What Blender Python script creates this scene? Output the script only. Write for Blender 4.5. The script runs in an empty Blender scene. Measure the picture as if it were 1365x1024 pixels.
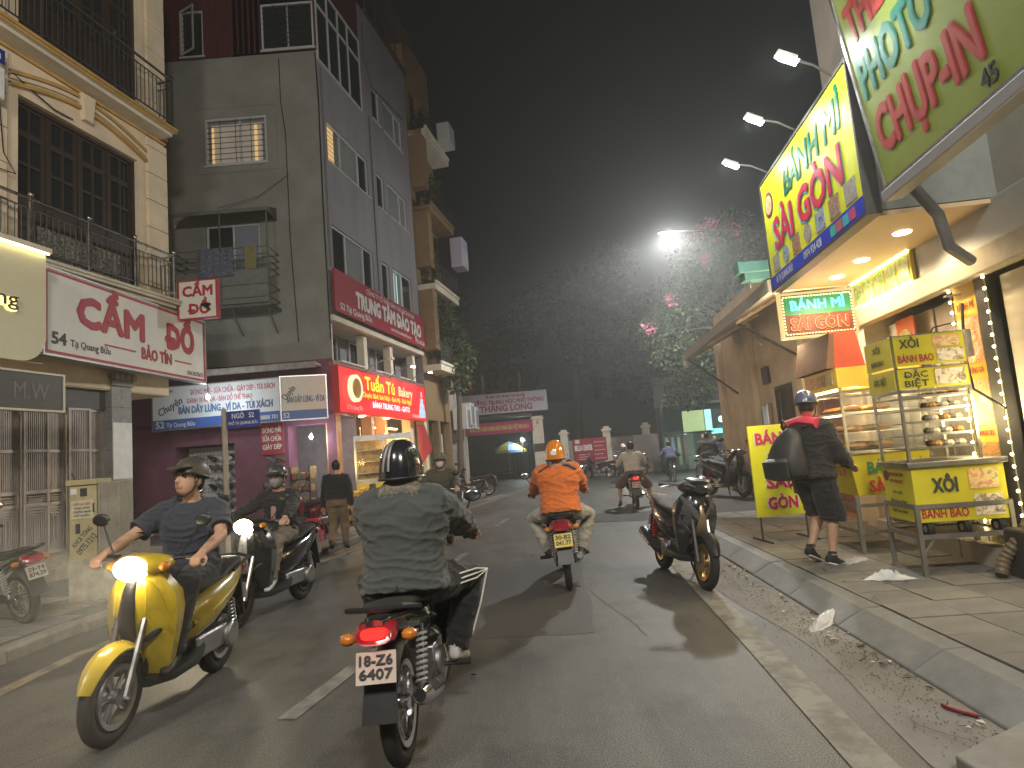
import bpy, bmesh, math, random
from mathutils import Vector as V, Matrix as MX, noise, kdtree
R = math.radians
rnd = random.Random(7)
sc = bpy.context.scene
COL = sc.collection

# ---------------------------------------------------------------- camera
PITCH, ROLL, EYE = R(6.3), R(4.7), 1.5
fw = V((0, math.cos(PITCH), math.sin(PITCH)))
r0, u0 = V((1, 0, 0)), V((0, -math.sin(PITCH), math.cos(PITCH)))
cr = r0 * math.cos(ROLL) - u0 * math.sin(ROLL)
cu = r0 * math.sin(ROLL) + u0 * math.cos(ROLL)
cam = bpy.data.cameras.new('camera'); cam.sensor_width = 36; cam.lens = 36 * 850 / 1365
cam.clip_start = .05; cam.clip_end = 600
co = bpy.data.objects.new('camera', cam); COL.objects.link(co)
co.matrix_world = MX(((cr.x, cu.x, -fw.x, 0), (cr.y, cu.y, -fw.y, 0), (cr.z, cu.z, -fw.z, EYE), (0, 0, 0, 1)))
sc.camera = co

# ---------------------------------------------------------------- night sky and exposure
world = bpy.data.worlds.new('World'); sc.world = world; world.use_nodes = True
bg = world.node_tree.nodes['Background']
bg.inputs[0].default_value = (.92, .97, 1, 1); bg.inputs[1].default_value = .0045
sc.view_settings.view_transform = 'Standard'; sc.view_settings.look = 'None'
sc.view_settings.exposure = 0; sc.view_settings.gamma = 1; sc.view_settings.use_curve_mapping = False
cy = sc.cycles
cy.use_denoising = True
try: cy.denoiser = 'OPENIMAGEDENOISE'
except Exception: pass
cy.max_bounces = 6; cy.diffuse_bounces = 3; cy.glossy_bounces = 3; cy.transmission_bounces = 5
cy.volume_bounces = 0; cy.transparent_max_bounces = 12
cy.sample_clamp_indirect = 3; cy.sample_clamp_direct = 0
cy.caustics_reflective = False; cy.caustics_refractive = False
cy.volume_step_rate = 4

# ---------------------------------------------------------------- materials
MATS = {}
def mat(name, col=(.5, .5, .5), rough=.6, metal=0, var=.12, ns=6, bump=0, bs=80, emit=0, ecol=None, coat=0,
        alpha=1, trans=0, spec=.5, col2=None, thr=None, sheen=0, ior=1.45, stretch=None):
    """procedural principled material: noise-varied colour, optional second colour in patches, fine bump"""
    if name in MATS: return MATS[name]
    m = bpy.data.materials.new(name); m.use_nodes = True
    nt = m.node_tree; N = nt.nodes; L = nt.links; b = N['Principled BSDF']
    c4 = (*col, 1)
    b.inputs['Base Color'].default_value = c4
    b.inputs['Roughness'].default_value = rough; b.inputs['Metallic'].default_value = metal
    b.inputs['Specular IOR Level'].default_value = spec; b.inputs['IOR'].default_value = ior
    if coat: b.inputs['Coat Weight'].default_value = coat; b.inputs['Coat Roughness'].default_value = .08
    if sheen: b.inputs['Sheen Weight'].default_value = sheen; b.inputs['Sheen Roughness'].default_value = .5
    if alpha < 1: b.inputs['Alpha'].default_value = alpha
    if trans: b.inputs['Transmission Weight'].default_value = trans
    if emit:
        b.inputs['Emission Color'].default_value = (*(ecol or col), 1); b.inputs['Emission Strength'].default_value = emit
    if var or bump or col2:
        tc = N.new('ShaderNodeTexCoord')
        src = tc.outputs['Object']
        if stretch:
            mp = N.new('ShaderNodeMapping'); mp.inputs['Scale'].default_value = stretch
            L.new(src, mp.inputs[0]); src = mp.outputs[0]
    if var or col2:
        n = N.new('ShaderNodeTexNoise'); n.inputs['Scale'].default_value = ns; n.inputs['Detail'].default_value = 8
        n.inputs['Roughness'].default_value = .65
        L.new(src, n.inputs['Vector'])
        rp = N.new('ShaderNodeValToRGB'); L.new(n.outputs['Fac'], rp.inputs[0])
        if col2:
            t = .5 if thr is None else thr
            rp.color_ramp.elements[0].position = max(0, t - .08); rp.color_ramp.elements[1].position = min(1, t + .08)
            rp.color_ramp.elements[0].color = c4; rp.color_ramp.elements[1].color = (*col2, 1)
        else:
            rp.color_ramp.elements[0].position = .3; rp.color_ramp.elements[1].position = .7
            rp.color_ramp.elements[0].color = (*[c * (1 - var) for c in col], 1)
            rp.color_ramp.elements[1].color = (*[min(1, c * (1 + var)) for c in col], 1)
        L.new(rp.outputs[0], b.inputs['Base Color'])
        if rough > .12 and rough < .95:
            mr = N.new('ShaderNodeMapRange'); mr.inputs[3].default_value = max(.03, rough - .12); mr.inputs[4].default_value = min(1, rough + .12)
            L.new(n.outputs['Fac'], mr.inputs[0]); L.new(mr.outputs[0], b.inputs['Roughness'])
    if bump:
        n2 = N.new('ShaderNodeTexNoise'); n2.inputs['Scale'].default_value = bs; n2.inputs['Detail'].default_value = 5
        L.new(src, n2.inputs['Vector'])
        bp = N.new('ShaderNodeBump'); bp.inputs['Strength'].default_value = bump; bp.inputs['Distance'].default_value = .01
        L.new(n2.outputs['Fac'], bp.inputs['Height']); L.new(bp.outputs[0], b.inputs['Normal'])
    MATS[name] = m
    return m
def glow(name, col, s, sample=True):
    m = mat(name, (.02, .02, .02), .5, var=0, emit=s, ecol=col)
    if not sample:
        try: m.cycles.emission_sampling = 'NONE'
        except Exception: pass
    return m
def food(name, cols, ns=18, seed=0, rough=.45):
    """a printed food picture: blobs of a few colours"""
    if name in MATS: return MATS[name]
    m = bpy.data.materials.new(name); m.use_nodes = True
    nt = m.node_tree; N = nt.nodes; L = nt.links; b = N['Principled BSDF']; b.inputs['Roughness'].default_value = rough
    tc = N.new('ShaderNodeTexCoord'); mp = N.new('ShaderNodeMapping'); mp.inputs['Location'].default_value = (seed, seed * .7, 0)
    L.new(tc.outputs['Object'], mp.inputs[0])
    n = N.new('ShaderNodeTexNoise'); n.inputs['Scale'].default_value = ns; n.inputs['Detail'].default_value = 4; n.inputs['Distortion'].default_value = 1.2
    L.new(mp.outputs[0], n.inputs['Vector'])
    rp = N.new('ShaderNodeValToRGB'); e = rp.color_ramp.elements
    e[0].position = .3; e[0].color = (*cols[0], 1); e[1].position = .7; e[1].color = (*cols[-1], 1)
    for i, c in enumerate(cols[1:-1]):
        k = e.new(.3 + .4 * (i + 1) / (len(cols) - 1)); k.color = (*c, 1)
    L.new(n.outputs['Fac'], rp.inputs[0]); L.new(rp.outputs[0], b.inputs['Base Color'])
    MATS[name] = m
    return m

# ---------------------------------------------------------------- mesh helpers
class MB:
    def __init__(s, T=None): s.v = []; s.f = []; s.m = []; s.T = T
    def add(s, vs, fs, m=0):
        o = len(s.v)
        s.v += [s.T @ V(p) for p in vs] if s.T else [V(p) for p in vs]
        s.f += [[i + o for i in f] for f in fs]; s.m += [m] * len(fs)
        return s
    def bx(s, x0, x1, y0, y1, z0, z1, m=0):
        return s.add([(x0, y0, z0), (x1, y0, z0), (x1, y1, z0), (x0, y1, z0), (x0, y0, z1), (x1, y0, z1), (x1, y1, z1), (x0, y1, z1)],
                     [(0, 3, 2, 1), (4, 5, 6, 7), (0, 1, 5, 4), (1, 2, 6, 5), (2, 3, 7, 6), (3, 0, 4, 7)], m)
    def cb(s, c, d, m=0):
        return s.bx(c[0] - d[0] / 2, c[0] + d[0] / 2, c[1] - d[1] / 2, c[1] + d[1] / 2, c[2] - d[2] / 2, c[2] + d[2] / 2, m)
    def obox(s, c, d, M, m=0):
        """box of size d turned by matrix M about its centre c"""
        h = [x / 2 for x in d]; M = M.to_3x3()
        vs = [V(c) + M @ V((sx * h[0], sy * h[1], sz * h[2])) for sz in (-1, 1) for sx, sy in ((-1, -1), (1, -1), (1, 1), (-1, 1))]
        return s.add(vs, [(0, 3, 2, 1), (4, 5, 6, 7), (0, 1, 5, 4), (1, 2, 6, 5), (2, 3, 7, 6), (3, 0, 4, 7)], m)
    def loft(s, rings, m=0, cap=True):
        n = len(rings[0]); vs = [p for r in rings for p in r]; fs = []
        for i in range(len(rings) - 1):
            for j in range(n):
                k = (j + 1) % n
                fs.append((i * n + j, i * n + k, (i + 1) * n + k, (i + 1) * n + j))
        if cap: fs.append(tuple(range(n))[::-1]); fs.append(tuple(range((len(rings) - 1) * n, len(rings) * n)))
        return s.add(vs, fs, m)
    def tube(s, pts, r, n=8, m=0, cap=True):
        pts = [V(p) for p in pts]; rs = r if isinstance(r, (list, tuple)) else [r] * len(pts)
        rings = []; a = None
        for i, p in enumerate(pts):
            d = (pts[min(i + 1, len(pts) - 1)] - pts[max(i - 1, 0)])
            if d.length < 1e-9: d = V((0, 0, 1))
            d.normalize()
            if a is None: a = d.orthogonal().normalized()
            else:
                a = a - d * a.dot(d); a = a.normalized() if a.length > 1e-6 else d.orthogonal().normalized()
            b = d.cross(a)
            rings.append([p + (a * math.cos(2 * math.pi * k / n) + b * math.sin(2 * math.pi * k / n)) * rs[i] for k in range(n)])
        return s.loft(rings, m, cap)
    def lathe(s, prof, c=(0, 0, 0), ax='z', n=24, m=0, close=False):
        """prof: (radius, height) pairs swept about an axis; close joins last to first (torus-like)"""
        rings = []
        for rr, h in prof:
            ring = []
            for k in range(n):
                t = 2 * math.pi * k / n; a, b = rr * math.cos(t), rr * math.sin(t)
                p = (a, b, h) if ax == 'z' else ((h, a, b) if ax == 'x' else (b, h, a))
                ring.append(V(c) + V(p))
            rings.append(ring)
        if close: rings.append(rings[0])
        return s.loft(rings, m, cap=not close)
    def ell(s, c, r, n=14, m=0, M=None):
        h = n // 2; rings = []; c = V(c)
        for i in range(h + 1):
            ph = math.pi * (min(max(i, .04), h - .04)) / h - math.pi / 2
            ring = []
            for k in range(n):
                t = 2 * math.pi * k / n
                p = V((r[0] * math.cos(ph) * math.cos(t), r[1] * math.cos(ph) * math.sin(t), r[2] * math.sin(ph)))
                ring.append(c + (M @ p if M else p))
            rings.append(ring)
        return s.loft(rings, m)
    def prism(s, poly, a, b, plane='xy', m=0):
        """polygon in a plane pulled from a to b along the third axis"""
        def P(u, v, w): return {'xy': (u, v, w), 'xz': (u, w, v), 'yz': (w, u, v)}[plane]
        n = len(poly); vs = [P(u, v, a) for u, v in poly] + [P(u, v, b) for u, v in poly]
        fs = [tuple(range(n))[::-1], tuple(range(n, 2 * n))] + [(i, (i + 1) % n, n + (i + 1) % n, n + i) for i in range(n)]
        return s.add(vs, fs, m)
    def mesh(s, name, mats, smooth=40):
        me = bpy.data.meshes.new(name); me.from_pydata([tuple(p) for p in s.v], [], s.f)
        for mt in (mats if isinstance(mats, (list, tuple)) else [mats]): me.materials.append(mt)
        if len(me.materials) > 1: me.polygons.foreach_set('material_index', s.m)
        bm = bmesh.new(); bm.from_mesh(me); bmesh.ops.recalc_face_normals(bm, faces=bm.faces); bm.to_mesh(me); bm.free()
        if smooth:
            me.polygons.foreach_set('use_smooth', [True] * len(me.polygons))
            me.set_sharp_from_angle(angle=R(smooth))
        me.update()
        return me
    def build(s, name, mats, parent=None, smooth=40, bev=0, kind=None, label=None):
        o = bpy.data.objects.new(name, s.mesh(name, mats, smooth)); COL.objects.link(o)
        if parent is not None: o.parent = parent
        if bev:
            b = o.modifiers.new('bevel', 'BEVEL'); b.width = bev; b.segments = 2; b.limit_method = 'ANGLE'; b.angle_limit = R(50)
        if kind: o['kind'] = kind
        if label: o['label'] = label
        return o
def sring(c, u, v, n=16, e=2.0):
    """superellipse ring about c with half axes u, v"""
    c, u, v = V(c), V(u), V(v); out = []
    for k in range(n):
        t = 2 * math.pi * k / n; a, b = math.cos(t), math.sin(t)
        out.append(c + u * math.copysign(abs(a) ** (2 / e), a) + v * math.copysign(abs(b) ** (2 / e), b))
    return out
def ysec(secs, n=16, e=2.6):
    """rings along y: (y, zbottom, ztop, halfwidth[, exponent])"""
    return [sring((0, q[0], (q[1] + q[2]) / 2), (q[3], 0, 0), (0, 0, (q[2] - q[1]) / 2), n, q[4] if len(q) > 4 else e) for q in secs]
def tag(o, label, cat, group=None, kind=None):
    o['label'] = label; o['category'] = cat
    if group: o['group'] = group
    if kind: o['kind'] = kind
    return o
def thing(name, label, cat, loc=(0, 0, 0), rz=0, group=None, rx=0, ry=0):
    o = bpy.data.objects.new(name, None); COL.objects.link(o); o.empty_display_size = .2
    o.location = loc; o.rotation_euler = (rx, ry, rz)
    return tag(o, label, cat, group)
def struct(o): o['kind'] = 'structure'; return o
def inst(o, parent=None, loc=None, rz=None, name=None):
    c = o.copy(); COL.objects.link(c)
    if parent is not None: c.parent = parent
    if loc is not None: c.location = loc
    if rz is not None: c.rotation_euler = (0, 0, rz)
    return c
def copy_tree(o, parent=None):
    c = o.copy(); COL.objects.link(c)
    if parent is not None: c.parent = parent
    for ch in list(o.children): copy_tree(ch, c)
    return c
def light(name, kind, loc, power, col=(1, 1, 1), parent=None, size=.1, spot=None, aim=None, blend=.5):
    l = bpy.data.lights.new(name, kind); l.energy = power; l.color = col
    if kind in ('POINT', 'SPOT'): l.shadow_soft_size = size
    if kind == 'SPOT': l.spot_size = R(spot or 90); l.spot_blend = blend
    if kind == 'AREA': l.size = size
    o = bpy.data.objects.new(name, l); COL.objects.link(o); o.location = loc
    if parent is not None: o.parent = parent
    if aim is not None: o.rotation_euler = (V(aim) - V(loc)).to_track_quat('-Z', 'Y').to_euler()
    return o
_tc = {}
def txt(body, h, w, mt, parent, x, z, y=0, bold=.04, al='C', name='lettering', dep=.004, rot=0, M=None, sh=0):
    """raised lettering in a sign's own frame (x right, z up, facing -y); h = capital height, w = width to fit"""
    k = (body, round(bold, 3), al == 'C')
    if k not in _tc:
        def raw(t_):
            c = bpy.data.curves.new('t', 'FONT'); c.body = t_; c.size = 1 / .69; c.fill_mode = 'FRONT'; c.resolution_u = 2
            o = bpy.data.objects.new('t', c); COL.objects.link(o)
            me = bpy.data.meshes.new_from_object(o.evaluated_get(bpy.context.evaluated_depsgraph_get()))
            q = [tuple(p.co) for p in me.vertices], [tuple(p.vertices) for p in me.polygons]
            bpy.data.objects.remove(o); bpy.data.curves.remove(c); bpy.data.meshes.remove(me)
            return q
        vs, fs = raw(body.replace('Đ', 'D'))
        for i, ch in enumerate(body):          # the barred letter is a D with its stroke laid across
            if ch == 'Đ':
                xr = max(p[0] for p in raw((body[:i] + 'D').replace('Đ', 'D'))[0]); dw = raw('D')[0]; wd = max(p[0] for p in dw) - min(p[0] for p in dw); n_ = len(vs)
                vs += [(xr - wd - .13, .29, -.001), (xr - wd * .45, .29, -.001), (xr - wd * .45, .4, -.001), (xr - wd - .13, .4, -.001)]; fs.append((n_, n_ + 1, n_ + 2, n_ + 3))
        _tc[k] = (vs, fs)
    vs, fs = _tc[k]
    if not vs: return None
    x0 = min(p[0] for p in vs); x1 = max(p[0] for p in vs)
    sx = (w / (x1 - x0)) if w else h
    ox = {'C': -(x0 + x1) / 2, 'L': -x0, 'R': -x1}[al]
    b = MB(); offs = [(0, 0)] if not bold else ([(-bold, 0), (bold, 0), (0, bold * .8), (0, -bold * .8), (0, 0)] if bold < .05 else [(bold * q * math.cos(a * math.pi / 6), bold * q * math.sin(a * math.pi / 6)) for q, st in ((1, 1), (.55, 2)) for a in range(0, 12, st)] + [(0, 0)])
    for i, (dx, dy) in enumerate(offs):
        bh = bold * h
        b.add([((p[0] + ox) * sx + (dx * h) + sh * p[1] * h, -y - dep - i * .0004, p[1] * h + dy * h) for p in vs], fs)
    me = bpy.data.meshes.new(name); me.from_pydata([tuple(p) for p in b.v], [], b.f); me.materials.append(mt)
    o = bpy.data.objects.new(name, me); COL.objects.link(o); o.parent = parent
    loc = MX.Translation((x, 0, z)) @ MX.Rotation(rot, 4, 'Y')
    o.matrix_local = (M @ loc) if M else loc
    return o
def wall(b, w, h, holes, x0=0, z0=0, y=0, d=.22, m=0):
    """flat wall in the xz plane at depth y with rectangular openings and their reveals"""
    xs = sorted({x0, x0 + w} | {q for a in holes for q in (a[0], a[1])}); zs = sorted({z0, z0 + h} | {q for a in holes for q in (a[2], a[3])})
    for i in range(len(xs) - 1):
        for j in range(len(zs) - 1):
            cx, cz = (xs[i] + xs[i + 1]) / 2, (zs[j] + zs[j + 1]) / 2
            if any(a[0] < cx < a[1] and a[2] < cz < a[3] for a in holes): continue
            b.add([(xs[i], y, zs[j]), (xs[i + 1], y, zs[j]), (xs[i + 1], y, zs[j + 1]), (xs[i], y, zs[j + 1])], [(0, 1, 2, 3)], m)
    for a in holes:
        p = [(a[0], a[2]), (a[1], a[2]), (a[1], a[3]), (a[0], a[3])]
        for i in range(4):
            q, t = p[i], p[(i + 1) % 4]
            b.add([(q[0], y, q[1]), (t[0], y, t[1]), (t[0], y + d, t[1]), (q[0], y + d, q[1])], [(0, 1, 2, 3)], m)
def frame_rect(b, x0, x1, z0, z1, y0, y1, t, m=0):
    b.bx(x0, x1, y0, y1, z1 - t, z1, m); b.bx(x0, x1, y0, y1, z0, z0 + t, m)
    b.bx(x0, x0 + t, y0, y1, z0 + t, z1 - t, m); b.bx(x1 - t, x1, y0, y1, z0 + t, z1 - t, m)

ORD = ('first', 'second', 'third', 'fourth', 'fifth', 'sixth', 'seventh', 'eighth', 'ninth', 'tenth', 'eleventh')
ROW = ('lowest', 'second lowest', 'third lowest', 'fourth lowest', 'fifth lowest', 'sixth lowest')
# common materials
white = mat('white_paint', (.72, .72, .69), .5)
offwhite = mat('warm_white_plaster', (.66, .6, .48), .8, ns=2, var=.14, bump=.15)
black = mat('black_plastic', (.016, .016, .017), .42)
blackg = mat('gloss_black_paint', (.014, .014, .016), .18, coat=.8, var=.2)
rubber = mat('tyre_rubber', (.02, .019, .018), .85, bump=.3, bs=120)
chrome = mat('chrome', (.62, .62, .63), .18, metal=1, var=.1)
steel = mat('brushed_steel', (.42, .42, .42), .34, metal=1, var=.2, ns=14)
alu = mat('cast_aluminium', (.36, .36, .37), .45, metal=1, var=.2)
darkmetal = mat('dark_painted_metal', (.05, .048, .045), .5, var=.3)
redm = mat('red_enamel', (.42, .022, .03), .4)
glass = mat('clear_glass', (.3, .33, .33), .05, alpha=.09, var=0, spec=.6)
winglass = mat('window_glass_dark', (.022, .026, .028), .08, var=0, spec=.7)
# ================================================================ street lamps (the lit one in view and its row mates behind the camera)
lampm = glow('street_lamp_led', (1, .96, .88), 90)
polem = mat('dark_lamp_pole', (.04, .04, .04), .6)
def street_lamp(loc, side, h, label, power, col=(1, .95, .86), up=False, ar=2.1):
    t = thing('street_lamp', label, 'street lamp', loc, 0, 'street lamps along the road'); a = side * ar
    MB().tube([(0, 0, 0), (0, 0, h * .5), (0, 0, h - .3)], [.11, .085, .06], 12).lathe([(.17, 0), (.17, .25), (.12, .3)]).build('pole', polem, t)
    MB().tube([(0, 0, h - .35), (side * .3, 0, h + .15), (a * .55, 0, h + .4), (a - side * .3, 0, h + .45)], .032, 8).build('arm', polem, t)
    MB().loft([sring((a + side * x, 0, h + .45), (0, wy, 0), (0, 0, hz), 12, 3) for x, wy, hz in ((-.4, .05, .04), (-.25, .14, .06), (.2, .16, .05), (.4, .08, .03))]).build('lamp_head', polem, t)
    MB().bx(a - .2, a + .2, -.11, .11, h + .385, h + .4).build('lens', lampm, t)
    if up: light('lamp_light', 'POINT', (a, 0, h + .25), power * .14, col, t, .14); light('lamp_light', 'SPOT', (a, 0, h + .36), power * .5, col, t, .3, 156, (a, 0, 0), .25)
    else: light('lamp_light', 'POINT', (a, 0, h + .25), power, col, t, .7)
    return t
street_lamp((9.9, 22, .15), -1, 8.3, 'tall lit street lamp glaring above the flowering tree', 9500, (.97, .97, .94), True, 3.9)
street_lamp((-6.4, -2.5, .12), 1, 7.6, 'street lamp on the left pavement behind the viewer', 1800, (1, .93, .84))
street_lamp((3.4, -4, .15), -1, 7.8, 'street lamp on the right pavement behind the viewer', 3700, (1, .93, .83))

# ================================================================ ground
def asphalt():
    m = bpy.data.materials.new('asphalt'); m.use_nodes = True
    nt = m.node_tree; N = nt.nodes; L = nt.links; b = N['Principled BSDF']
    tc = N.new('ShaderNodeTexCoord')
    def nz(s, d, r=.6):
        n = N.new('ShaderNodeTexNoise'); n.inputs['Scale'].default_value = s; n.inputs['Detail'].default_value = d; n.inputs['Roughness'].default_value = r
        L.new(tc.outputs['Object'], n.inputs['Vector']); return n
    a = nz(.45, 6); g = nz(120, 2, .8); w = N.new('ShaderNodeTexVoronoi'); w.inputs['Scale'].default_value = 150
    L.new(tc.outputs['Object'], w.inputs['Vector'])
    r1 = N.new('ShaderNodeValToRGB'); L.new(a.outputs['Fac'], r1.inputs[0])
    r1.color_ramp.elements[0].position = .32; r1.color_ramp.elements[1].position = .68
    r1.color_ramp.elements[0].color = (.057, .055, .051, 1); r1.color_ramp.elements[1].color = (.09, .087, .08, 1)
    r2 = N.new('ShaderNodeValToRGB'); L.new(g.outputs['Fac'], r2.inputs[0])
    r2.color_ramp.elements[0].position = .38; r2.color_ramp.elements[1].position = .72
    r2.color_ramp.elements[0].color = (.25, .25, .25, 1); r2.color_ramp.elements[1].color = (2.6, 2.6, 2.5, 1)
    mx = N.new('ShaderNodeMix'); mx.data_type = 'RGBA'; mx.blend_type = 'MULTIPLY'; mx.inputs[0].default_value = 1
    L.new(r1.outputs[0], mx.inputs[6]); L.new(r2.outputs[0], mx.inputs[7])
    mp = N.new('ShaderNodeMapping'); mp.inputs['Scale'].default_value = (2.2, .22, 1); L.new(tc.outputs['Object'], mp.inputs[0])
    st = nz(1.0, 9, .7); L.new(mp.outputs[0], st.inputs['Vector']); bl = nz(1.7, 10, .7)
    out = mx.outputs[2]
    for n_, lo, hi, c0, c1 in ((st, .36, .66, .72, 1.16), (bl, .33, .52, .62, 1.06)):       # wheel tracks and oil stains
        rr = N.new('ShaderNodeValToRGB'); L.new(n_.outputs['Fac'], rr.inputs[0]); rr.color_ramp.elements[0].position = lo; rr.color_ramp.elements[1].position = hi
        rr.color_ramp.elements[0].color = (c0, c0, c0, 1); rr.color_ramp.elements[1].color = (c1, c1, c1, 1)
        m2 = N.new('ShaderNodeMix'); m2.data_type = 'RGBA'; m2.blend_type = 'MULTIPLY'; m2.inputs[0].default_value = 1; L.new(out, m2.inputs[6]); L.new(rr.outputs[0], m2.inputs[7]); out = m2.outputs[2]
    L.new(out, b.inputs['Base Color'])
    mr = N.new('ShaderNodeMapRange'); mr.inputs[3].default_value = .5; mr.inputs[4].default_value = .76
    L.new(a.outputs['Fac'], mr.inputs[0]); L.new(mr.outputs[0], b.inputs['Roughness'])
    bp = N.new('ShaderNodeBump'); bp.inputs['Strength'].default_value = .3; bp.inputs['Distance'].default_value = .004
    L.new(w.outputs['Distance'], bp.inputs['Height']); L.new(bp.outputs[0], b.inputs['Normal'])
    return m
asph = asphalt()
road = struct(MB().bx(-55, 55, -18, 105, -.3, 0).build('road', asph, smooth=0))
linew = mat('worn_white_road_paint', (.2, .19, .165), .75, col2=(.12, .114, .1), thr=.52, ns=5, bump=.2)
liney = mat('worn_yellow_road_paint', (.24, .2, .13), .75, col2=(.12, .11, .095), thr=.52, ns=5, bump=.2)
def strip(path, w, z, h=.003):
    b = MB(); L_ = []; R_ = []
    for i, p in enumerate(path):
        d = V(path[min(i + 1, len(path) - 1)]) - V(path[max(i - 1, 0)]); n = V((d.y, -d.x)).normalized()
        L_.append(V(p) - n * w / 2); R_.append(V(p) + n * w / 2)
    for i in range(len(path) - 1):
        b.add([(*L_[i], z), (*R_[i], z), (*R_[i + 1], z), (*L_[i + 1], z)], [(0, 1, 2, 3)])
    return b
strip([(1.06, -6), (1.46, 3), (1.63, 5), (1.78, 7), (1.97, 9.3), (2.4, 11.5)], .2, .008).build('edge_line', linew, road, 0)
strip([(-4.3, -6), (-4.12, 5), (-4.18, 6.1), (-3.75, 9), (-2.9, 13), (-1.7, 18.9), (-.2, 25.6), (.6, 29.5)], .14, .006).build('edge_line', liney, road, 0)
for a, b_, w in (((-1.55, 4.1), (-1.36, 5.05), .13), ((-1.15, 9.2), (-.95, 10.4), .13), ((-.6, 14), (-.35, 15.4), .13), ((-1.35, 22.3), (-.65, 25), .35), ((-1.95, -1.5), (-1.8, 0), .13)):
    strip([a, b_], w, .005).build('lane_dash', linew, road, 0)
# cut lines of a trench patch in the asphalt
patch = mat('fresh_asphalt_patch', (.05, .048, .045), .8, bump=.5, bs=120)
MB().add([(1.35, 13.2, .004), (3.3, 12.6, .004), (3.5, 14.2, .004), (1.6, 14.8, .004)], [(0, 1, 2, 3)]).build('patch', patch, road, 0)
b = MB()
for p, q in (((1.35, 13.2), (3.3, 12.6)), ((1.35, 13.2), (1.6, 14.8)), ((1.6, 14.8), (3.5, 14.2))):
    b.v += strip([p, q], .05, .008).v; k = len(b.v); b.f.append([k - 4, k - 3, k - 2, k - 1]); b.m.append(0)
b.build('patch_edge', mat('tar_seam', (.014, .014, .014), .4), road, 0)
for k, (poly, c) in enumerate((([(-1.1, 5.6), (.5, 5.4), (.75, 8.9), (.2, 9.3), (-.9, 9.0)], (.058, .056, .052)), ([(-3.9, 1.5), (-2.1, 1.3), (-1.9, 3.3), (-2.6, 3.6), (-3.8, 3.3)], (.054, .052, .048)), ([(-2.9, 9.6), (-1.7, 9.4), (-1.2, 12.5), (-2.3, 13)], (.085, .082, .076)))):
    pp = []
    for (p, q) in zip(poly, poly[1:] + poly[:1]):
        for i in range(8): u = i / 8; pp.append((p[0] + (q[0] - p[0]) * u + rnd.uniform(-.03, .03), p[1] + (q[1] - p[1]) * u + rnd.uniform(-.03, .03), .0022 + .0002 * k))
    MB().add(pp, [tuple(range(len(pp)))]).build('patch', mat('asphalt_repair_%d' % k, c, .66, var=.35, ns=60, bump=.4, bs=150), road, 0)
# concrete gutter on the right
gut = mat('gutter_concrete', (.16, .155, .14), .85, var=.3, ns=2.2, bump=.4, bs=40, stretch=(1, .5, 1))
def kx(y): return 2.03 + .0515 * y
gpath = [(kx(y) - .42 + .08 * math.sin(y * 1.7), y) for y in [-6 + .5 * i for i in range(32)]]
b = MB()
for i in range(len(gpath) - 1):
    p, q = gpath[i], gpath[i + 1]
    for u in range(4):
        a0, a1 = u / 4, (u + 1) / 4
        P = lambda t, s_: (t[0] + (kx(t[1]) - t[0]) * s_, t[1], .004 + .012 * s_ + .006 * noise.noise(V((t[0] + s_, t[1] * 2, 3))))
        b.add([P(p, a0), P(p, a1), P(q, a1), P(q, a0)], [(0, 1, 2, 3)])
b.build('gutter', gut, road)
crk = mat('crack_shadow', (.03, .028, .025), .95)
for i in range(7):
    y = 2.4 + i * .8 + rnd.uniform(-.2, .2); x = kx(y) - rnd.uniform(.12, .38); pts = [(x, y)]
    for k in range(5): pts.append((pts[-1][0] + rnd.uniform(-.07, .07), pts[-1][1] + rnd.uniform(-.01, .1)))
    strip(pts, .005, .0215).build('crack', crk, road, 0)

for (x, y, n_, dx, dy) in ((.9, 5.2, 12, -.02, .2), (-2.2, 8.5, 14, .03, .3), (-3.2, 3.2, 10, .05, .15)):
    pts = [(x, y)]
    for k in range(n_): pts.append((pts[-1][0] + dx + rnd.uniform(-.02, .02), pts[-1][1] + dy * rnd.uniform(.4, 1.2)))
    strip(pts, .0045, .004).build('crack', crk, road, 0)
# kerb stones
granite = mat('granite_kerb', (.15, .155, .155), .7, var=.25, ns=5, bump=.25, bs=90)
oldkerb = mat('old_concrete_kerb', (.2, .18, .15), .85, var=.3, ns=4, bump=.3)
def walk(path, step):
    out = []; d = 0; nxt = 0
    for p, q in zip(path, path[1:]):
        p, q = V(p), V(q); ln = (q - p).length
        while nxt <= d + ln:
            t = (nxt - d) / ln; out.append((p.lerp(q, t), math.atan2(q.y - p.y, q.x - p.x))); nxt += step
        d += ln
    return out
def kerb(name, label, path, prof, mt, step=1.0):
    t = thing(name, label, 'kerb'); t['kind'] = 'structure'
    me = MB().prism(prof, .006, step - .006, 'xz').mesh('kerb_stone', mt, 0)
    for P, a in walk(path, step):
        o = bpy.data.objects.new('kerb_stone', me); COL.objects.link(o); o.parent = t
        o.location = (P.x, P.y, rnd.uniform(-.004, .004)); o.rotation_euler = (0, rnd.uniform(-.006, .006), a - math.pi / 2)
        bv = o.modifiers.new('bevel', 'BEVEL'); bv.width = .012; bv.segments = 2
    return t
RK = [(1.72, -6), (2.504, 9.2), (2.95, 11.5), (3.9, 15), (5.4, 19.5), (7.6, 26), (10.5, 34), (15, 44)]
LK = [(-4.9, -6), (-4.78, 6), (-4.7, 7.3), (-4.1, 9.8), (-3.5, 12.3), (-2.75, 17), (-2.1, 21), (-1.3, 25.4)]
kerb('kerb_right', 'sloping grey granite kerb along the right pavement', RK, [(0, -.1), (0, .035), (.2, .145), (.34, .152), (.34, -.1)], granite)
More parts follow.
